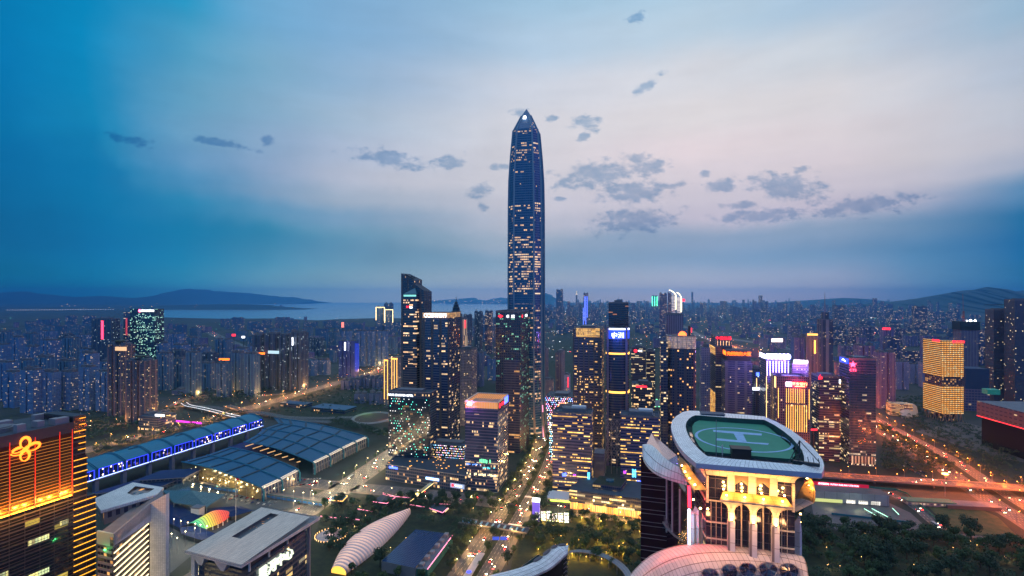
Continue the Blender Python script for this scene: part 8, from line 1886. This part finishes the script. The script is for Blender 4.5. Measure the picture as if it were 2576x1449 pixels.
for k, (x0, x1, yt) in enumerate(((1683, 1700, 730), (1702, 1714, 736))):
    t_ = block('curve_crowned_tower', ('taller white-lit tower with a curved crown on the skyline', 'shorter golden-lit tower with a curved crown on the skyline')[k], x0, x1, yt + 12, 4600, facade('white_louvres', (.5, .48, .45), (.2, .2, .2), WHITE, WHITE, 1.2, 30, 7, 1, .55, .8) if k == 0 else MATS['white_louvres'], notch=False)
    mb = MB(); A = [at(x0 + (x1 - x0) * j / 8, yt + 12 * (j / 8) ** 2, 4570) for j in range(9)]
    for i in range(8): mb.bar(A[i], A[i+1], 4)
    mb.bar(A[-1], A[-1] - Vector((0, 0, 130)), 6); mb.build('crown_light', lamp_mat('crown_warm', (1, .8, .45), 5) if k == 0 else MATS['crown_warm'], t_)
t_ = block('green_outlined_tower', 'pair of skyline slabs outlined in bright green', 1640, 1654, 744, 5400, FARM[1], notch=False); mb = MB()
for xa in (1641, 1647, 1653): a = at(xa, 746, 5360); mb.bar(a, a - Vector((0, 0, 100)), 5)
mb.build('outline_light', lamp_mat('outline_green', (.1, 1, .45), 4), t_)
t_ = block('pointed_tower', 'faint pointed tower on the skyline left of the blue striped one', 1448, 1453, 742, 9000, FARM[2], notch=False); mb = MB(); c_ = at(1450.5, YH, 9000).xy; mb.disc(c_, 16, zof(742, 9000), zof(731, 9000), 8, r1=1); mb.build('pointed_top', lamp_mat('tip_warm', (1, .8, .5), .8), t_)
t_ = block('rose_signed_tower', 'hazy mauve tower with a small red roof sign, right of the spire', 2216, 2246, 823, 2100, Fo2, d=30); mb = MB(); q = at(2230, 827, 2060); mb.box(q.xy, 28, 1, q.z - 4, q.z + 4, TH); mb.build('lit_sign', L_red, t_)
t_ = block('amber_signed_tower', 'brown tower with a golden top and an amber upright sign', 2022, 2056, 845, 1480, Fbrick, d=30); mb = MB(); q = at(2050, 872, 1452); mb.box(q.xy, 4, 1, q.z - 20, q.z + 18, TH); mb.build('upright_sign', lamp_mat('upright_amber', (1, .35, .05), 4), t_); mb = MB(); q = at(2044, 842, 1455); mb.box(q.xy, 26, 2, q.z - 2, q.z + 3, TH); mb.build('lit_top', L_gold, t_)
block('brown_tower', 'plain brown apartment tower standing against the amber-signed one', 1992, 2024, 848, 1500, Fo2, d=30)
block('pale_lift_tower', 'slim pale apartment tower with stepped top beside the brown red-lettered tower', 1760, 1786, 873, 930, facade('pale_violet_flats', (.26, .24, .3), (.05, .05, .08), WARM, COOL, .08, 3, 3.1, .5, .5, 1.5, .2, .3), d=22)
block('mauve_block', 'mauve mid-rise block just behind the star tower', 2204, 2246, 885, 1180, Fo2, d=30); block('mauve_block', 'mauve ribbed block with pale roof box beyond the star tower', 2150, 2196, 868, 1350, Fo2, d=30)
block('beacon_block', 'dull block with two red roof beacons', 2130, 2152, 884, 1400, Fo2, d=20)
# far mass of the city: nobody could count it
mb = MB(); r_ = random.Random(9)
for k in range(1500):
    Y = 6000 * (1 + 2.2 * r_.random() ** 1.6); x = r_.uniform(1370, 2430) if r_.random() < .85 else r_.uniform(2430, 2600)
    if 2230 < x and r_.random() < (x - 2230) / 250: continue
    c = at(x, YH, Y); h = r_.uniform(22, 90) + (140 * r_.random() ** 5); mb.prism(rect(c.xy, r_.uniform(18, 55), r_.uniform(16, 35), r_.uniform(0, 1.5)), 0, h, r_.randint(0, 1), 2)
tag(mb.build('far_city', [FARM[1], FARM[2], M_roof]), 'hazy mass of far small city blocks under the skyline', 'city', kind='stuff')
mb = MB()
for k in range(420):
    Y = r_.uniform(1900, 5600); x = r_.uniform(-20, 1240) if r_.random() < .5 else r_.uniform(1380, 2480)
    if 390 < x < 700 and Y > 4200: continue
    if 1400 < x < 1700 and Y < 3000: continue
    c = at(x, YH, Y); mb.prism(rect(c.xy, r_.uniform(16, 50), r_.uniform(14, 34), r_.uniform(0, 1.5)), 0, r_.uniform(14, 52), r_.randint(0, 2), 3)
tag(mb.build('lowrise_city', [Ft2, FARM[1], Fo2, M_roof]), 'low-rise blocks filling the gaps between the apartment towers', 'city', kind='stuff')
mb = MB()
for k in range(150):
    x = r_.uniform(1110, 1400); Y = r_.uniform(19500, 21500); mb.prism(rect(at(x, YH, Y).xy, r_.uniform(30, 120), 60), 0, r_.uniform(40, 130) + 120 * r_.random() ** 4, 0, 1)
for k in range(60):
    x = r_.uniform(440, 720); Y = 11300; mb.prism(rect(at(x, YH, Y).xy, r_.uniform(20, 60), 60), 0, r_.uniform(20, 90), 0, 1)
tag(mb.build('far_shore_city', [FARM[0], M_roof]), 'tiny hazy buildings along the far shore of the bay', 'city', kind='stuff')
# lights scattered through the far city and along the shores
def lightfield(name, label, m, n, seed, xr, Yr, zr_=(2, 26), s=1.0):
    r_ = random.Random(seed); mb = MB()
    for k in range(n):
        Y = Yr[0] * (Yr[1] / Yr[0]) ** r_.random(); c = at(r_.uniform(*xr), YH, Y); e = Y / F * .55 * s * r_.uniform(.5, 1.5); z = r_.uniform(*zr_)
        if r_.random() < .3: mb.box(c.xy, e * r_.uniform(2, 5), e, z, z + e * .8, r_.uniform(-.4, .4))
        else: mb.box(c.xy, e, e, z, z + e)
    return tag(mb.build(name, m), label, 'lights', kind='stuff')
LF1, LF2, LF3, LF4, LF5 = lamp_mat('speck_warm', (1, .62, .28), 5), lamp_mat('speck_white', (.85, .95, 1), 5), lamp_mat('speck_red', (1, .06, .08), 4), lamp_mat('speck_teal', (.2, .9, .7), 3), lamp_mat('speck_amber', (1, .38, .08), 5)
lightfield('city_lights', 'warm specks of light scattered through the far city', LF1, 360, 31, (1380, 2350), (2200, 9000))
lightfield('city_lights', 'white specks of light scattered through the far city', LF2, 190, 32, (1380, 2350), (2000, 9000))
lightfield('city_lights', 'red specks of light scattered through the far city', LF3, 45, 33, (1380, 2350), (2000, 7000))
lightfield('city_lights', 'teal specks of light scattered through the city', LF4, 160, 34, (0, 2350), (1700, 6000), s=.7)
lightfield('city_lights', 'warm specks of light in the bayside estate', LF1, 170, 35, (0, 1250), (1500, 5500), (3, 60), .7)
lightfield('city_lights', 'amber specks on streets of the far city', LF5, 240, 36, (1500, 2300), (1500, 5500), (4, 12), .8)
lightfield('city_lights', 'amber street lights between the bayside apartment blocks', LF5, 130, 39, (180, 960), (1000, 1900), (5, 9), .55)
lightfield('city_lights', 'small white lights at the feet of the bayside blocks', LF2, 50, 40, (180, 960), (1000, 1700), (3, 8), .5)
lightfield('shore_lights', 'warm lights along the far shore of the bay', LF1, 90, 37, (1080, 1400), (19000, 20500), (20, 160), .8)
lightfield('shore_lights', 'warm lights below the hills across the water', LF1, 26, 38, (120, 760), (10200, 13000), (10, 120), .8)
# causeway with a dotted line of lamps
cwy = thing('causeway', 'low causeway across the bay dotted with an even row of white lamps', 'bridge', gp(140, 781)); a, b = gp(18, 781.5), gp(285, 780); mb = MB(); mb.bar((a.x, a.y, 6), (b.x, b.y, 6), 20, 4); mb.build('deck', M_conc, cwy)
mb = MB()
for k in range(42):
    p = a.lerp(b, k / 41); e = p.y / F * .75; mb.box(p.xy, e * 1.4, e, 10, 10 + e)
tag(mb.build('lamp', L_white, cwy), kind='stuff')
# roof signs on far-side blocks
for lab, x, y, Y, w_, h_, m in (('small orange roof sign on a teal apartment block', 564, 904, 1490, 30, 6, L_orange), ('blue-white sign low in the bayside estate', 612, 848, 1900, 12, 8, L_white), ('small pink sign beside the bright street', 588, 843, 1950, 14, 8, L_red), ('amber sign strip on the navy cluster', 655, 889, 1395, 24, 5, L_orange), ('lit red sign by the waterfront row', 862, 817, 3000, 14, 30, lamp_mat('rosy_sign', (1, .2, .15), 2)), ('bright blue-white sign low behind the duty-free tower', 1905, 978, 880, 20, 5, L_white), ('round red lamp on the skyline by the white-crowned pair', 1720, 755, 4500, 22, 22, L_red), ('white square lamp glow amid violet blocks', 1955, 856, 2100, 46, 14, lamp_mat('stadium_glow', (1, .75, .7), 3)), ('slanting red light strip beside the helipad eave', 2048, 1081, 800, 9, 2.4, L_red)):
    p = at(x, y, Y); o = thing('lit_sign', lab, 'sign', p); mb = MB(); mb.box(p.xy, w_, 1.2, p.z - h_/2, p.z + h_/2, 0); mb.build('panel', m, o); mb = MB(); mb.bar((p.x, p.y + 2, 0), (p.x, p.y + 2, p.z), 1.5); mb.build('post', M_dark, o)

# ================================================================== street lamps, with their own light
M_pole = pbr('lamp_pole', (.22, .22, .24), .5)
LAMPL = {}
def lamp_proto(label, h, arm, m, power, colr, group, bulb=.36):
    gl = h < 6
    root = thing('garden_lamp' if gl else 'street_lamp', label, 'garden lamp' if gl else 'street lamp', (0, 0, 0), group)
    mb = MB(); mb.disc((0, 0), .16, 0, h, 6, r1=.09); mb.bar((0, 0, h), (arm, 0, h + .3), .14); po = mb.build('pole', M_pole, root)
    mb = MB(); bulb = .22 if gl else bulb; mb.box((arm, 0), bulb * 2, bulb, h + .05, h + .4); he = mb.build('lamp_shade', m, root)
    ld = bpy.data.lights.new('lamp_glow', 'POINT'); ld.energy = power; ld.color = colr; ld.shadow_soft_size = .8
    lo = bpy.data.objects.new('lamp_glow', ld); COL.objects.link(lo); lo.parent = root; lo.location = (arm, 0, h - .6)
    return root
def put(root, pos, ang, label=None, first=[True]):
    o = root
    if root.get('used'):
        o = root.copy(); COL.objects.link(o)
        if 'used' in o: del o['used']
        for ch in root.children: c = ch.copy(); COL.objects.link(c); c.parent = o
    else: root['used'] = 1
    o.location = (pos[0], pos[1], pos[2] if len(pos) > 2 else 0); o.rotation_euler = (0, 0, ang)
    return o
def along(line, step, off=0.0, start=0.0, end=1e9, ymin=0):
    out = []; L = 0.0; nxt = start; N = offs(line, off)
    for i in range(len(line) - 1):
        a, b = N[i], N[i+1]; d = (b - a).length; dirv = (b - a).normalized()
        while nxt <= L + d and nxt < end:
            p = a.lerp(b, (nxt - L) / d) if d else a
            if p.y > ymin: out.append((p, math.atan2(dirv.y, dirv.x)))
            nxt += step
        L += d
    return out
ORA, GLD, GRN = (1, .17, .012), (1, .62, .24), (.85, 1, .5)
L_gd = lamp_mat('garden_bulb', (1, .55, .16), 7); L_so, L_sg = lamp_mat('sodium_lamp', (1, .34, .05), 20), lamp_mat('golden_lamp', (1, .72, .34), 22)
lp = lamp_proto('tall lamp post with an orange head standing along the wide highway', 13, 2.2, L_so, 27000, ORA, 'orange street lamps of the highway')
for s_ in (-24, 24):
    for p, a in along(hway, 34, s_, 20 + s_ * .3, 900): put(lp, (p.x, p.y), a + math.pi / 2 * (1 if s_ > 0 else -1))
lp = lamp_proto('orange-headed lamp post on the long elevated road', 10, 1.8, L_so, 22000, ORA, 'lamps of the elevated road')
for s_ in (-10, 10):
    for p, a in along(fly, 34, s_, 170 + s_, 560): put(lp, (p.x, p.y, 8.0), a + math.pi / 2)
lp = lamp_proto('orange-headed lamp post on the back highway by the blue hall', 13, 2.2, L_so, 24000, (1, .45, .12), 'lamps of the back highway')
for s_ in (-18, 18):
    for p, a in along(back, 48, s_, 10, 1800): put(lp, (p.x, p.y), a - math.pi / 2)
lp = lamp_proto('orange-headed lamp post on the road through the bayside estate', 11, 2.0, L_so, 22000, (1, .42, .10), 'lamps of the estate road')
for p, a in along(estr, 44, 9, 10, 1500): put(lp, (p.x, p.y), a + math.pi / 2)
lp = lamp_proto('orange-headed lamp post on the avenue behind the business district', 13, 2.2, L_so, 60000, ORA, 'lamps of the avenue beyond the business district')
for p, a in along(aven, 60, 20, 10, 1900): put(lp, (p.x, p.y), a + math.pi / 2)
lp = lamp_proto('golden-headed lamp post along the central avenue', 11, 2.0, L_sg, 14000, (1, .5, .14), 'lamps of the central avenue')
for s_ in (-19, 19):
    for p, a in along(central, 36, s_, 60, 790): put(lp, (p.x, p.y), a + math.pi / 2 * (1 if s_ > 0 else -1))
lp = lamp_proto('golden-headed lamp post along the west street', 11, 2.0, L_sg, 15000, (1, .72, .36), 'lamps of the west street')
for s_ in (-15, 15):
    for p, a in along(west, 34, s_, 80, 760): put(lp, (p.x, p.y), a + math.pi / 2 * (1 if s_ > 0 else -1))
lp = lamp_proto('golden-headed lamp post along the cross street', 10, 1.8, L_sg, 9000, GLD, 'lamps of the cross street')
for p, a in along(cross, 36, 13, 60, 640): put(lp, (p.x, p.y), a - math.pi / 2)
lp = lamp_proto('slim forecourt lamp with a glowing bulb beside the blue-sided walkway', 16, .3, L_sg, 3000, (1, .80, .42), 'forecourt lamps by the walkway')
for k in range(15): p = wA.lerp(wB, (k + .3) / 15) - wnv * 3; put(lp, (p.x, p.y), 0)
for k, (zx, zy) in enumerate(((1335, 1145), (1380, 1115), (1435, 1130), (1490, 1145), (1548, 1155), (1590, 1165), (1640, 1175), (1470, 1220), (1545, 1190), (1405, 1275), (1335, 1330), (1360, 1240))): put(lp, gp(*z5(zx, zy), 0), 0)
hm = gp(*z9(1215, 1192), 0); o = thing('high_mast_lamp', 'tall mast with a wide glowing orange lamp crown beside the elevated road', 'mast lamp', hm)
mb = MB(); mb.disc(hm.xy, .45, 0, 29, 8, r1=.25); mb.build('pole', M_pole, o); mb = MB(); mb.disc(hm.xy, 3.4, 29, 29.9, 14, r1=2.4); mb.build('lamp_shade', lamp_mat('mast_orange', (1, .42, .08), 22), o); spot(o, (hm.x, hm.y, 27), 34000, ORA, 2)
lp = lamp_proto('low warm garden lamp among the trees below the lit office slabs', 4, .2, L_gd, 4200, (1, .52, .05), 'garden lamps in the avenue park')
r_ = random.Random(44)
for k in range(44):
    p = gp(r_.uniform(1350, 1610), r_.uniform(1306, 1420), 0); put(lp, p, 0)
lp = lamp_proto('low warm path lamp in the dark woods beside the helipad tower', 4, .2, L_gd, 500, (1, .7, .3), 'path lamps in the dark woods')
for k in range(26):
    p = gp(r_.uniform(2040, 2560), r_.uniform(1345, 1440), 0); put(lp, p, 0)
lp = lamp_proto('low garden lamp in the park around the membrane shell', 4, .2, L_gd, 1200, (1, .75, .35), 'garden lamps around the membrane shell')
for k in range(24):
    p = gp(r_.uniform(820, 1220), r_.uniform(1262, 1420), 0); put(lp, p, 0)

# ================================================================== trees
def leaf_mat(name, a_, b_):
    m = bpy.data.materials.new(name); m.use_nodes = True; t = NT(m.node_tree); b = m.node_tree.nodes['Principled BSDF']
    r1 = t.n('ShaderNodeObjectInfo').outputs['Random']; o = t.n('ShaderNodeTexCoord').outputs['Object']
    c = t.mix(t.m('MULTIPLY_ADD', t.noise(o, .5, 3, .6), .9, t.m('MULTIPLY_ADD', r1, .5, -.3)), a_, b_); t.put(b.inputs['Base Color'], c); b.inputs['Roughness'].default_value = .8
    b.inputs['Subsurface Weight'].default_value = 0; return m
M_leaf, M_leaf2 = leaf_mat('leaf_green', (.022, .055, .014), (.06, .095, .022)), leaf_mat('leaf_dark', (.014, .038, .016), (.038, .065, .02)); M_bark = pbr('bark', (.06, .045, .035), .9)
def tree_meshes(seed, h, cr, nclump, nleaf, palm=False):
    r_ = random.Random(seed); T = MB(); C = MB(); th_ = h * .42
    T.disc((0, 0), .32, 0, th_, 6, r1=.2)
    cl = []
    for k in range(nclump):
        a = 6.2832 * k / nclump + r_.uniform(-.4, .4); rr_ = cr * r_.uniform(.15, .72); z = h * r_.uniform(.50, .86)
        c = Vector((rr_ * math.cos(a), rr_ * math.sin(a), z)); cl.append((c, cr * r_.uniform(.34, .56)))
        T.bar((0, 0, th_ * r_.uniform(.75, 1)), c, .14)
    for k in range(nleaf):
        c, s = r_.choice(cl); d = Vector((r_.gauss(0, 1), r_.gauss(0, 1), r_.gauss(0, .8))).normalized() * s * r_.uniform(.55, 1.08); p = c + d
        n = (d.normalized() + Vector((r_.uniform(-.6, .6), r_.uniform(-.6, .6), r_.uniform(0, .9)))).normalized(); x = n.orthogonal().normalized(); y = n.cross(x); e = r_.uniform(.28, .62)
        C.face([p + x * e, p + y * e * .8, p - x * e, p - y * e * .8])
    return T, C
PROTO = []
for k, (h, cr, nc, nl) in enumerate(((8.5, 3.8, 9, 620), (10.5, 4.6, 11, 760), (7, 3.0, 7, 460), (12, 4.2, 12, 820), (6, 3.4, 8, 480))):
    T, C = tree_meshes(k + 1, h, cr, nc, nl)
    root = thing('tree', 'tree', 'tree', (0, -300 - k * 12, 0)); t0 = T.build('trunk', M_bark, root, (0, 0, 0)); c0 = C.build('crown', M_leaf if k % 2 == 0 else M_leaf2, root, (0, 0, 0))
    s_ = MB(); off = len(T.v); s_.v = T.v + C.v; s_.f = T.f + [tuple(i + off for i in f) for f in C.f]; s_.uv = T.uv + C.uv; s_.mi = [0] * len(T.f) + [1] * len(C.f)
    one = s_.build('tree', [M_bark, M_leaf if k % 2 == 0 else M_leaf2]); one_me = one.data; bpy.data.objects.remove(one)
    PROTO.append((root, t0, c0, one_me))
NTREE = [0]
rt_ = random.Random(77)
def plant(p, label, group, parts, sc=None):
    root, t0, c0, me = rt_.choice(PROTO); s = sc or rt_.uniform(.8, 1.25); NTREE[0] += 1
    if parts:
        o = root.copy(); COL.objects.link(o)
        for q in (t0, c0): c = q.copy(); COL.objects.link(c); c.parent = o
    else: o = bpy.data.objects.new('tree', me); COL.objects.link(o)
    o['category'] = 'tree'; o['label'] = label; o['group'] = group
    o.location = (p[0], p[1], 0); o.rotation_euler = (0, 0, rt_.uniform(0, 6.28)); o.scale = (s, s, s * rt_.uniform(.9, 1.15)); return o
def grove(n, poly, label, group, parts, mind, sc=None, seed=1):
    r_ = random.Random(seed); P = [gp(*p, 0).xy for p in poly]; xs_, ys_ = [p.x for p in P], [p.y for p in P]; pts = []; tries = 0
    def inside(q):
        c = False; j = len(P) - 1
        for i in range(len(P)):
            if (P[i].y > q.y) != (P[j].y > q.y) and q.x < (P[j].x - P[i].x) * (q.y - P[i].y) / (P[j].y - P[i].y) + P[i].x: c = not c
            j = i
        return c
    while len(pts) < n and tries < 20000:
        tries += 1; q = Vector((r_.uniform(min(xs_), max(xs_)), r_.uniform(min(ys_), max(ys_))))
        if inside(q) and all((q - o).length > mind for o in pts): pts.append(q)
    for q in pts: plant(q, label, group, parts, (sc * r_.uniform(.8, 1.25)) if sc else None)
    return pts
grove(84, [(2010,1285),(2100,1322),(2250,1335),(2400,1345),(2576,1362),(2640,1400),(2640,1470),(1950,1470),(1990,1350)], 'dark bushy tree in the woods beside the helipad tower', 'trees of the dark woods', True, 8.5, 1.75, 1)
grove(48, [(1345,1300),(1630,1315),(1620,1460),(1470,1400),(1350,1395),(1320,1340)], 'tree lit from below by garden lamps in the avenue park', 'trees of the avenue park', True, 6.5, 1.3, 2)
grove(44, [(815,1275),(1000,1248),(1225,1272),(1215,1300),(1040,1290),(1000,1310),(850,1400),(815,1380)], 'dark tree in the park around the membrane shell', 'trees of the shell park', False, 7.5, 1.25, 3)
grove(8, [(870,1440),(1000,1400),(1100,1449),(1120,1480),(900,1480)], 'dark tree at the foot of the solar-roofed block', 'trees by the solar-roofed block', False, 6.0, 1.4, 4)
for s_, lab in ((-24, 'street tree on the park side of the central avenue'), (0, 'street tree on the central avenue median'), (24, 'street tree on the office side of the central avenue')):
    for p, a in along(central, 24 if s_ else 30, s_, 46, 760): 
        if (p - bA.lerp(bB, .5)).length > 6 and not (560 < p.y < 590) and not (640 < p.y < 670): plant((p.x + rt_.uniform(-2, 2), p.y), lab, lab.replace('street tree', 'street trees'), False, rt_.uniform(.95, 1.3))
for s_ in (-19, 19):
    for p, a in along(west, 32, s_, 200, 700): plant((p.x, p.y), 'small street tree beside the west street', 'street trees of the west street', False, .62)
grove(18, [(985,1245),(1235,1262),(1250,1275),(1000,1262)], 'street tree in front of the hotel podium', 'trees before the hotel podium', False, 6, 1.1, 6)
print('TREES', NTREE[0])
for root, t0, c0, me in PROTO:
    for q in (t0, c0, root): bpy.data.objects.remove(q)
# all other planting: one mass, crowns scattered along far roads and slopes
def canopy(label, polys, n, seed, hh=(5, 11)):
    r_ = random.Random(seed); mb = MB(); tot = 0
    for poly in polys:
        P = [gp(*p, 0).xy for p in poly]; xs_, ys_ = [p.x for p in P], [p.y for p in P]; k = 0; tr = 0
        while k < n and tr < n * 12:
            tr += 1; q = Vector((r_.uniform(min(xs_), max(xs_)), r_.uniform(min(ys_), max(ys_)))); c = False; j = len(P) - 1
            for i in range(len(P)):
                if (P[i].y > q.y) != (P[j].y > q.y) and q.x < (P[j].x - P[i].x) * (q.y - P[i].y) / (P[j].y - P[i].y) + P[i].x: c = not c
                j = i
            if not c: continue
            k += 1; cr = r_.uniform(2.5, 5); h = r_.uniform(*hh)
            for m_ in range(26):
                d = Vector((r_.gauss(0, 1), r_.gauss(0, 1), abs(r_.gauss(0, .8)))).normalized() * cr * r_.uniform(.5, 1.05); p = Vector((q.x, q.y, h - cr * .4)) + d; nn = (d.normalized() + Vector((r_.uniform(-.5, .5), r_.uniform(-.5, .5), .5))).normalized(); x = nn.orthogonal().normalized(); y = nn.cross(x); e = r_.uniform(.6, 1.3)
                mb.face([p + x * e, p + y * e * .8, p - x * e, p - y * e * .8])
    return tag(mb.build('woods', M_leaf2), label, 'woods', kind='stuff')
canopy('dark planting along the highway verges and hill foot', [[(2210,1010),(2320,1000),(2330,1080),(2230,1045)], [(2225,1068),(2300,1100),(2420,1170),(2576,1240),(2600,1215),(2450,1130),(2330,1072)], [(2290,1062),(2440,1072),(2560,1150),(2560,1200),(2420,1130)], [(2215,1070),(2400,1180),(2390,1192),(2210,1085)], [(2225,1108),(2400,1176),(2400,1192),(2212,1192)]], 200, 51)
canopy('dark planting of the wooded park behind the striped hall roofs', [[(640,1045),(760,1003),(900,960),(985,985),(985,1040),(860,1052)], [(560,980),(700,960),(830,955),(860,945),(700,985),(600,1010)]], 320, 52)
canopy('dark planting beside the back highway', [[(215,1060),(330,1050),(440,1030),(430,1060),(220,1110)], [(240,1150),(600,1048),(640,1040),(600,1040),(235,1125)], [(430,985),(640,985),(640,1010),(470,1010)], [(960,1090),(985,1080),(985,1110),(830,1068),(850,1060)], [(30,1090),(300,1074),(400,1050),(470,1012),(640,1004),(640,1018),(470,1018),(420,1050),(230,1112)]], 200, 53)
canopy('dark wooded rise beyond the gold-crowned office', [[(1375,925),(1400,850),(1560,855),(1680,850),(1660,955),(1590,1000),(1500,960)]], 420, 54, (8, 16))
canopy('dark undergrowth filling the woods beside the helipad tower', [[(2000,1290),(2100,1325),(2250,1340),(2400,1350),(2600,1366),(2660,1400),(2660,1490),(1940,1490)]], 420, 56, (4, 8))
canopy('shrubs and small trees filling the avenue parks', [[(1345,1296),(1630,1312),(1620,1460),(1470,1410),(1350,1395),(1320,1340)], [(815,1275),(1000,1246),(1225,1270),(1215,1300),(1040,1290),(1000,1310),(850,1400),(815,1380)]], 150, 57, (3, 6))
canopy('dark garden mass on the corner of the avenue parks', [[(1235,1300),(1330,1130),(1345,1130),(1290,1300)], [(1345,1285),(1385,1225),(1392,1235),(1375,1290)], [(1000,1320),(1140,1330),(1120,1449),(1230,1300)]], 70, 55)

# ================================================================== vehicles
def car_mesh(name, bodym, bus=False, cut=True):
    L_, W_, Hh = (11.5, 2.6, 3.0) if bus else (4.5, 1.85, 1.45); mb = MB()
    if bus:
        mb.box((0, 0), L_, W_, .45, Hh, 0, 0); mb.box((0, 0), L_ * .94, W_ + .03, 1.3, 2.3, 0, 1); mb.box((0, 0), L_ * .7, W_ * .7, Hh + .01, Hh + .2, 0, 0)
    else:
        prof_ = [(-2.25, .35), (2.25, .35), (2.25, .75), (1.95, .9), (.95, .98), (.35, 1.42), (-1.1, 1.45), (-1.85, 1.02), (-2.25, .95)]
        A = [(x, -W_/2 * (1 if z < 1.1 else .82), z) for x, z in prof_]; B = [(x, W_/2 * (1 if z < 1.1 else .82), z) for x, z in prof_]
        n = len(A)
        for i in range(n): j = (i + 1) % n; mb.face([A[i], B[i], B[j], A[j]], None, 1 if i in (4, 6) else 0)
        mb.face(A, None, 0); mb.face(B[::-1], None, 0)
        for s in (-1, 1): mb.face([(q[0], s * (W_/2 * .9 + .03), q[1]) for q in ((.75, 1.0), (.3, 1.36), (-1.05, 1.38), (-1.6, 1.02))][::s], None, 1)
    for sx in (-.3, .3):
        for sy in (-1, 1):
            c = (sx * L_, sy * W_ * .45)
            R_ = .48 if bus else .33; pts = [(c[0] + R_ * math.cos(q * .7854), R_ + R_ * math.sin(q * .7854)) for q in range(8)]
            mb.face([(x, c[1] + sy * .12, z) for x, z in pts][::-sy], None, 2); mb.face([(x, c[1] - sy * .1, z) for x, z in pts][::sy], None, 2)
            for q in range(8): a_, b_ = pts[q], pts[(q+1) % 8]; mb.face([(a_[0], c[1] - .1, a_[1]), (b_[0], c[1] - .1, b_[1]), (b_[0], c[1] + .12, b_[1]), (a_[0], c[1] + .12, a_[1])], None, 2)
    lz = .9 if bus else .62
    for s in (-1, 1):
        mb.box((L_/2 + .05, s * W_ * .33), .16, .55, lz, lz + .32, 0, 3); mb.box((-L_/2 - .05, s * W_ * .33), .16, .55, lz + .05, lz + .38, 0, 4)
    return mb, [bodym, pbr_once('car_glass', (.01, .012, .016), .08), pbr_once('tyre', (.012, .012, .012), .9), L_head, L_tail]
def pbr_once(n, c, r): return MATS.get(n) or pbr(n, c, r)
L_head = lamp_mat('headlight', (1, .80, .5), 45); L_tail = lamp_mat('tail_light', (1, .04, .03), 30)
CARS = []
for nm, c in (('white', (.6, .6, .6)), ('black', (.012, .012, .015)), ('silver', (.3, .31, .33)), ('red', (.30, .015, .015)), ('blue', (.02, .05, .2))):
    mb, ms_ = car_mesh('car', pbr(nm + '_paint', c, .25)); o = mb.build('car', ms_); CARS.append((nm, o.data)); bpy.data.objects.remove(o)
mb, ms_ = car_mesh('bus', pbr('bus_paint', (.35, .4, .42), .3), True); o = mb.build('bus', ms_); BUS = o.data; bpy.data.objects.remove(o)
rc3 = random.Random(88); NC_ = [0]
PARK = {}
def parked_mesh(me):
    if me.name not in PARK:
        c = me.copy(); c.materials[3] = M_steel; c.materials[4] = M_wine; PARK[me.name] = c
    return PARK[me.name]
def car(p, ang, where, parked=False):
    NC_[0] += 1
    bus = rc3.random() < .06 and not parked; nm, me = rc3.choice(CARS)
    me = parked_mesh(me) if parked else me; o = bpy.data.objects.new('bus' if bus else 'car', BUS if bus else me); COL.objects.link(o); o.location = (p[0], p[1], p[2] if len(p) > 2 else .24); o.rotation_euler = (0, 0, ang)
    lab = ('pale bus' if bus else nm + ' car') + (' parked ' if parked else ' with glowing lamps ') + where
    tag(o, lab, 'bus' if bus else 'car', ('buses ' if bus else nm + ' cars ') + where)
def lanes(line, offs_, where, dens_, start, end, z=.24, rev=lambda o: o > 0):
    for lo in offs_:
        s_ = start + rc3.uniform(0, 12)
        while s_ < end:
            P_ = along(line, 1e9, lo, s_, s_ + 1)
            if P_:
                p, a = P_[0]; car((p.x, p.y, z), a if lo > 0 else a + math.pi, where)
            s_ += rc3.uniform(*dens_)
lanes(central, (-15, -11.4, -7.8, 7.8, 11.4, 15), 'driving on the central avenue', (30, 80), 60, 760)
lanes(hway, (-20, -15, -10, 13, 17, 21), 'driving on the wide highway', (45, 120), 120, 800)
lanes(fly, (-7, -3.5, 3.5, 7), 'crossing the elevated road', (90, 190), 180, 560, 8.05)
lanes(west, (-10, -6, 6, 10), 'driving on the west street', (50, 130), 140, 640)
lanes(back, (-14, -8, 8, 14), 'driving on the back highway', (90, 220), 20, 1500)
lanes(cross, (-6, 6), 'driving on the cross street', (50, 110), 150, 600)
lanes(aven, (-14, -7, 7, 14), 'on the avenue behind the business district', (110, 260), 200, 2200)
lanes(farst, (-14, 0, 14), 'on the far street in the bayside estate', (90, 220), 10, 1500)
lanes(estr, (-4, 4), 'on the road through the bayside estate', (60, 150), 10, 1200)
lanes(side, (-3, 3), 'on the station road', (30, 80), 20, 320)
print('CARS', NC_[0])
r_ = random.Random(12)
for k in range(30):
    f = (k % 15) / 15; p = wA.lerp(wB, .15 + .6 * f) - wnv * (7 + 9 * (k // 15)); car((p.x, p.y, .12), math.atan2(wnv.y, wnv.x), 'in the forecourt by the walkway', True)
for k in range(24):
    p = gp(*z6(400 + (k % 12) * 24 - (k // 12) * 30, 700 + (k % 12) * 2 + (k // 12) * 40 - (k % 12) * 4), 0); car((p.x, p.y, .12), R(70), 'beside the striped hall roof', True)
for k in range(26):
    p = gp(*z9(820 + (k % 13) * 17, 870 + (k % 13) * 9 + (k // 13) * 34), 0); car((p.x, p.y, .14), R(60), 'in the lot below the star tower', True)
print('CARS', NC_[0])
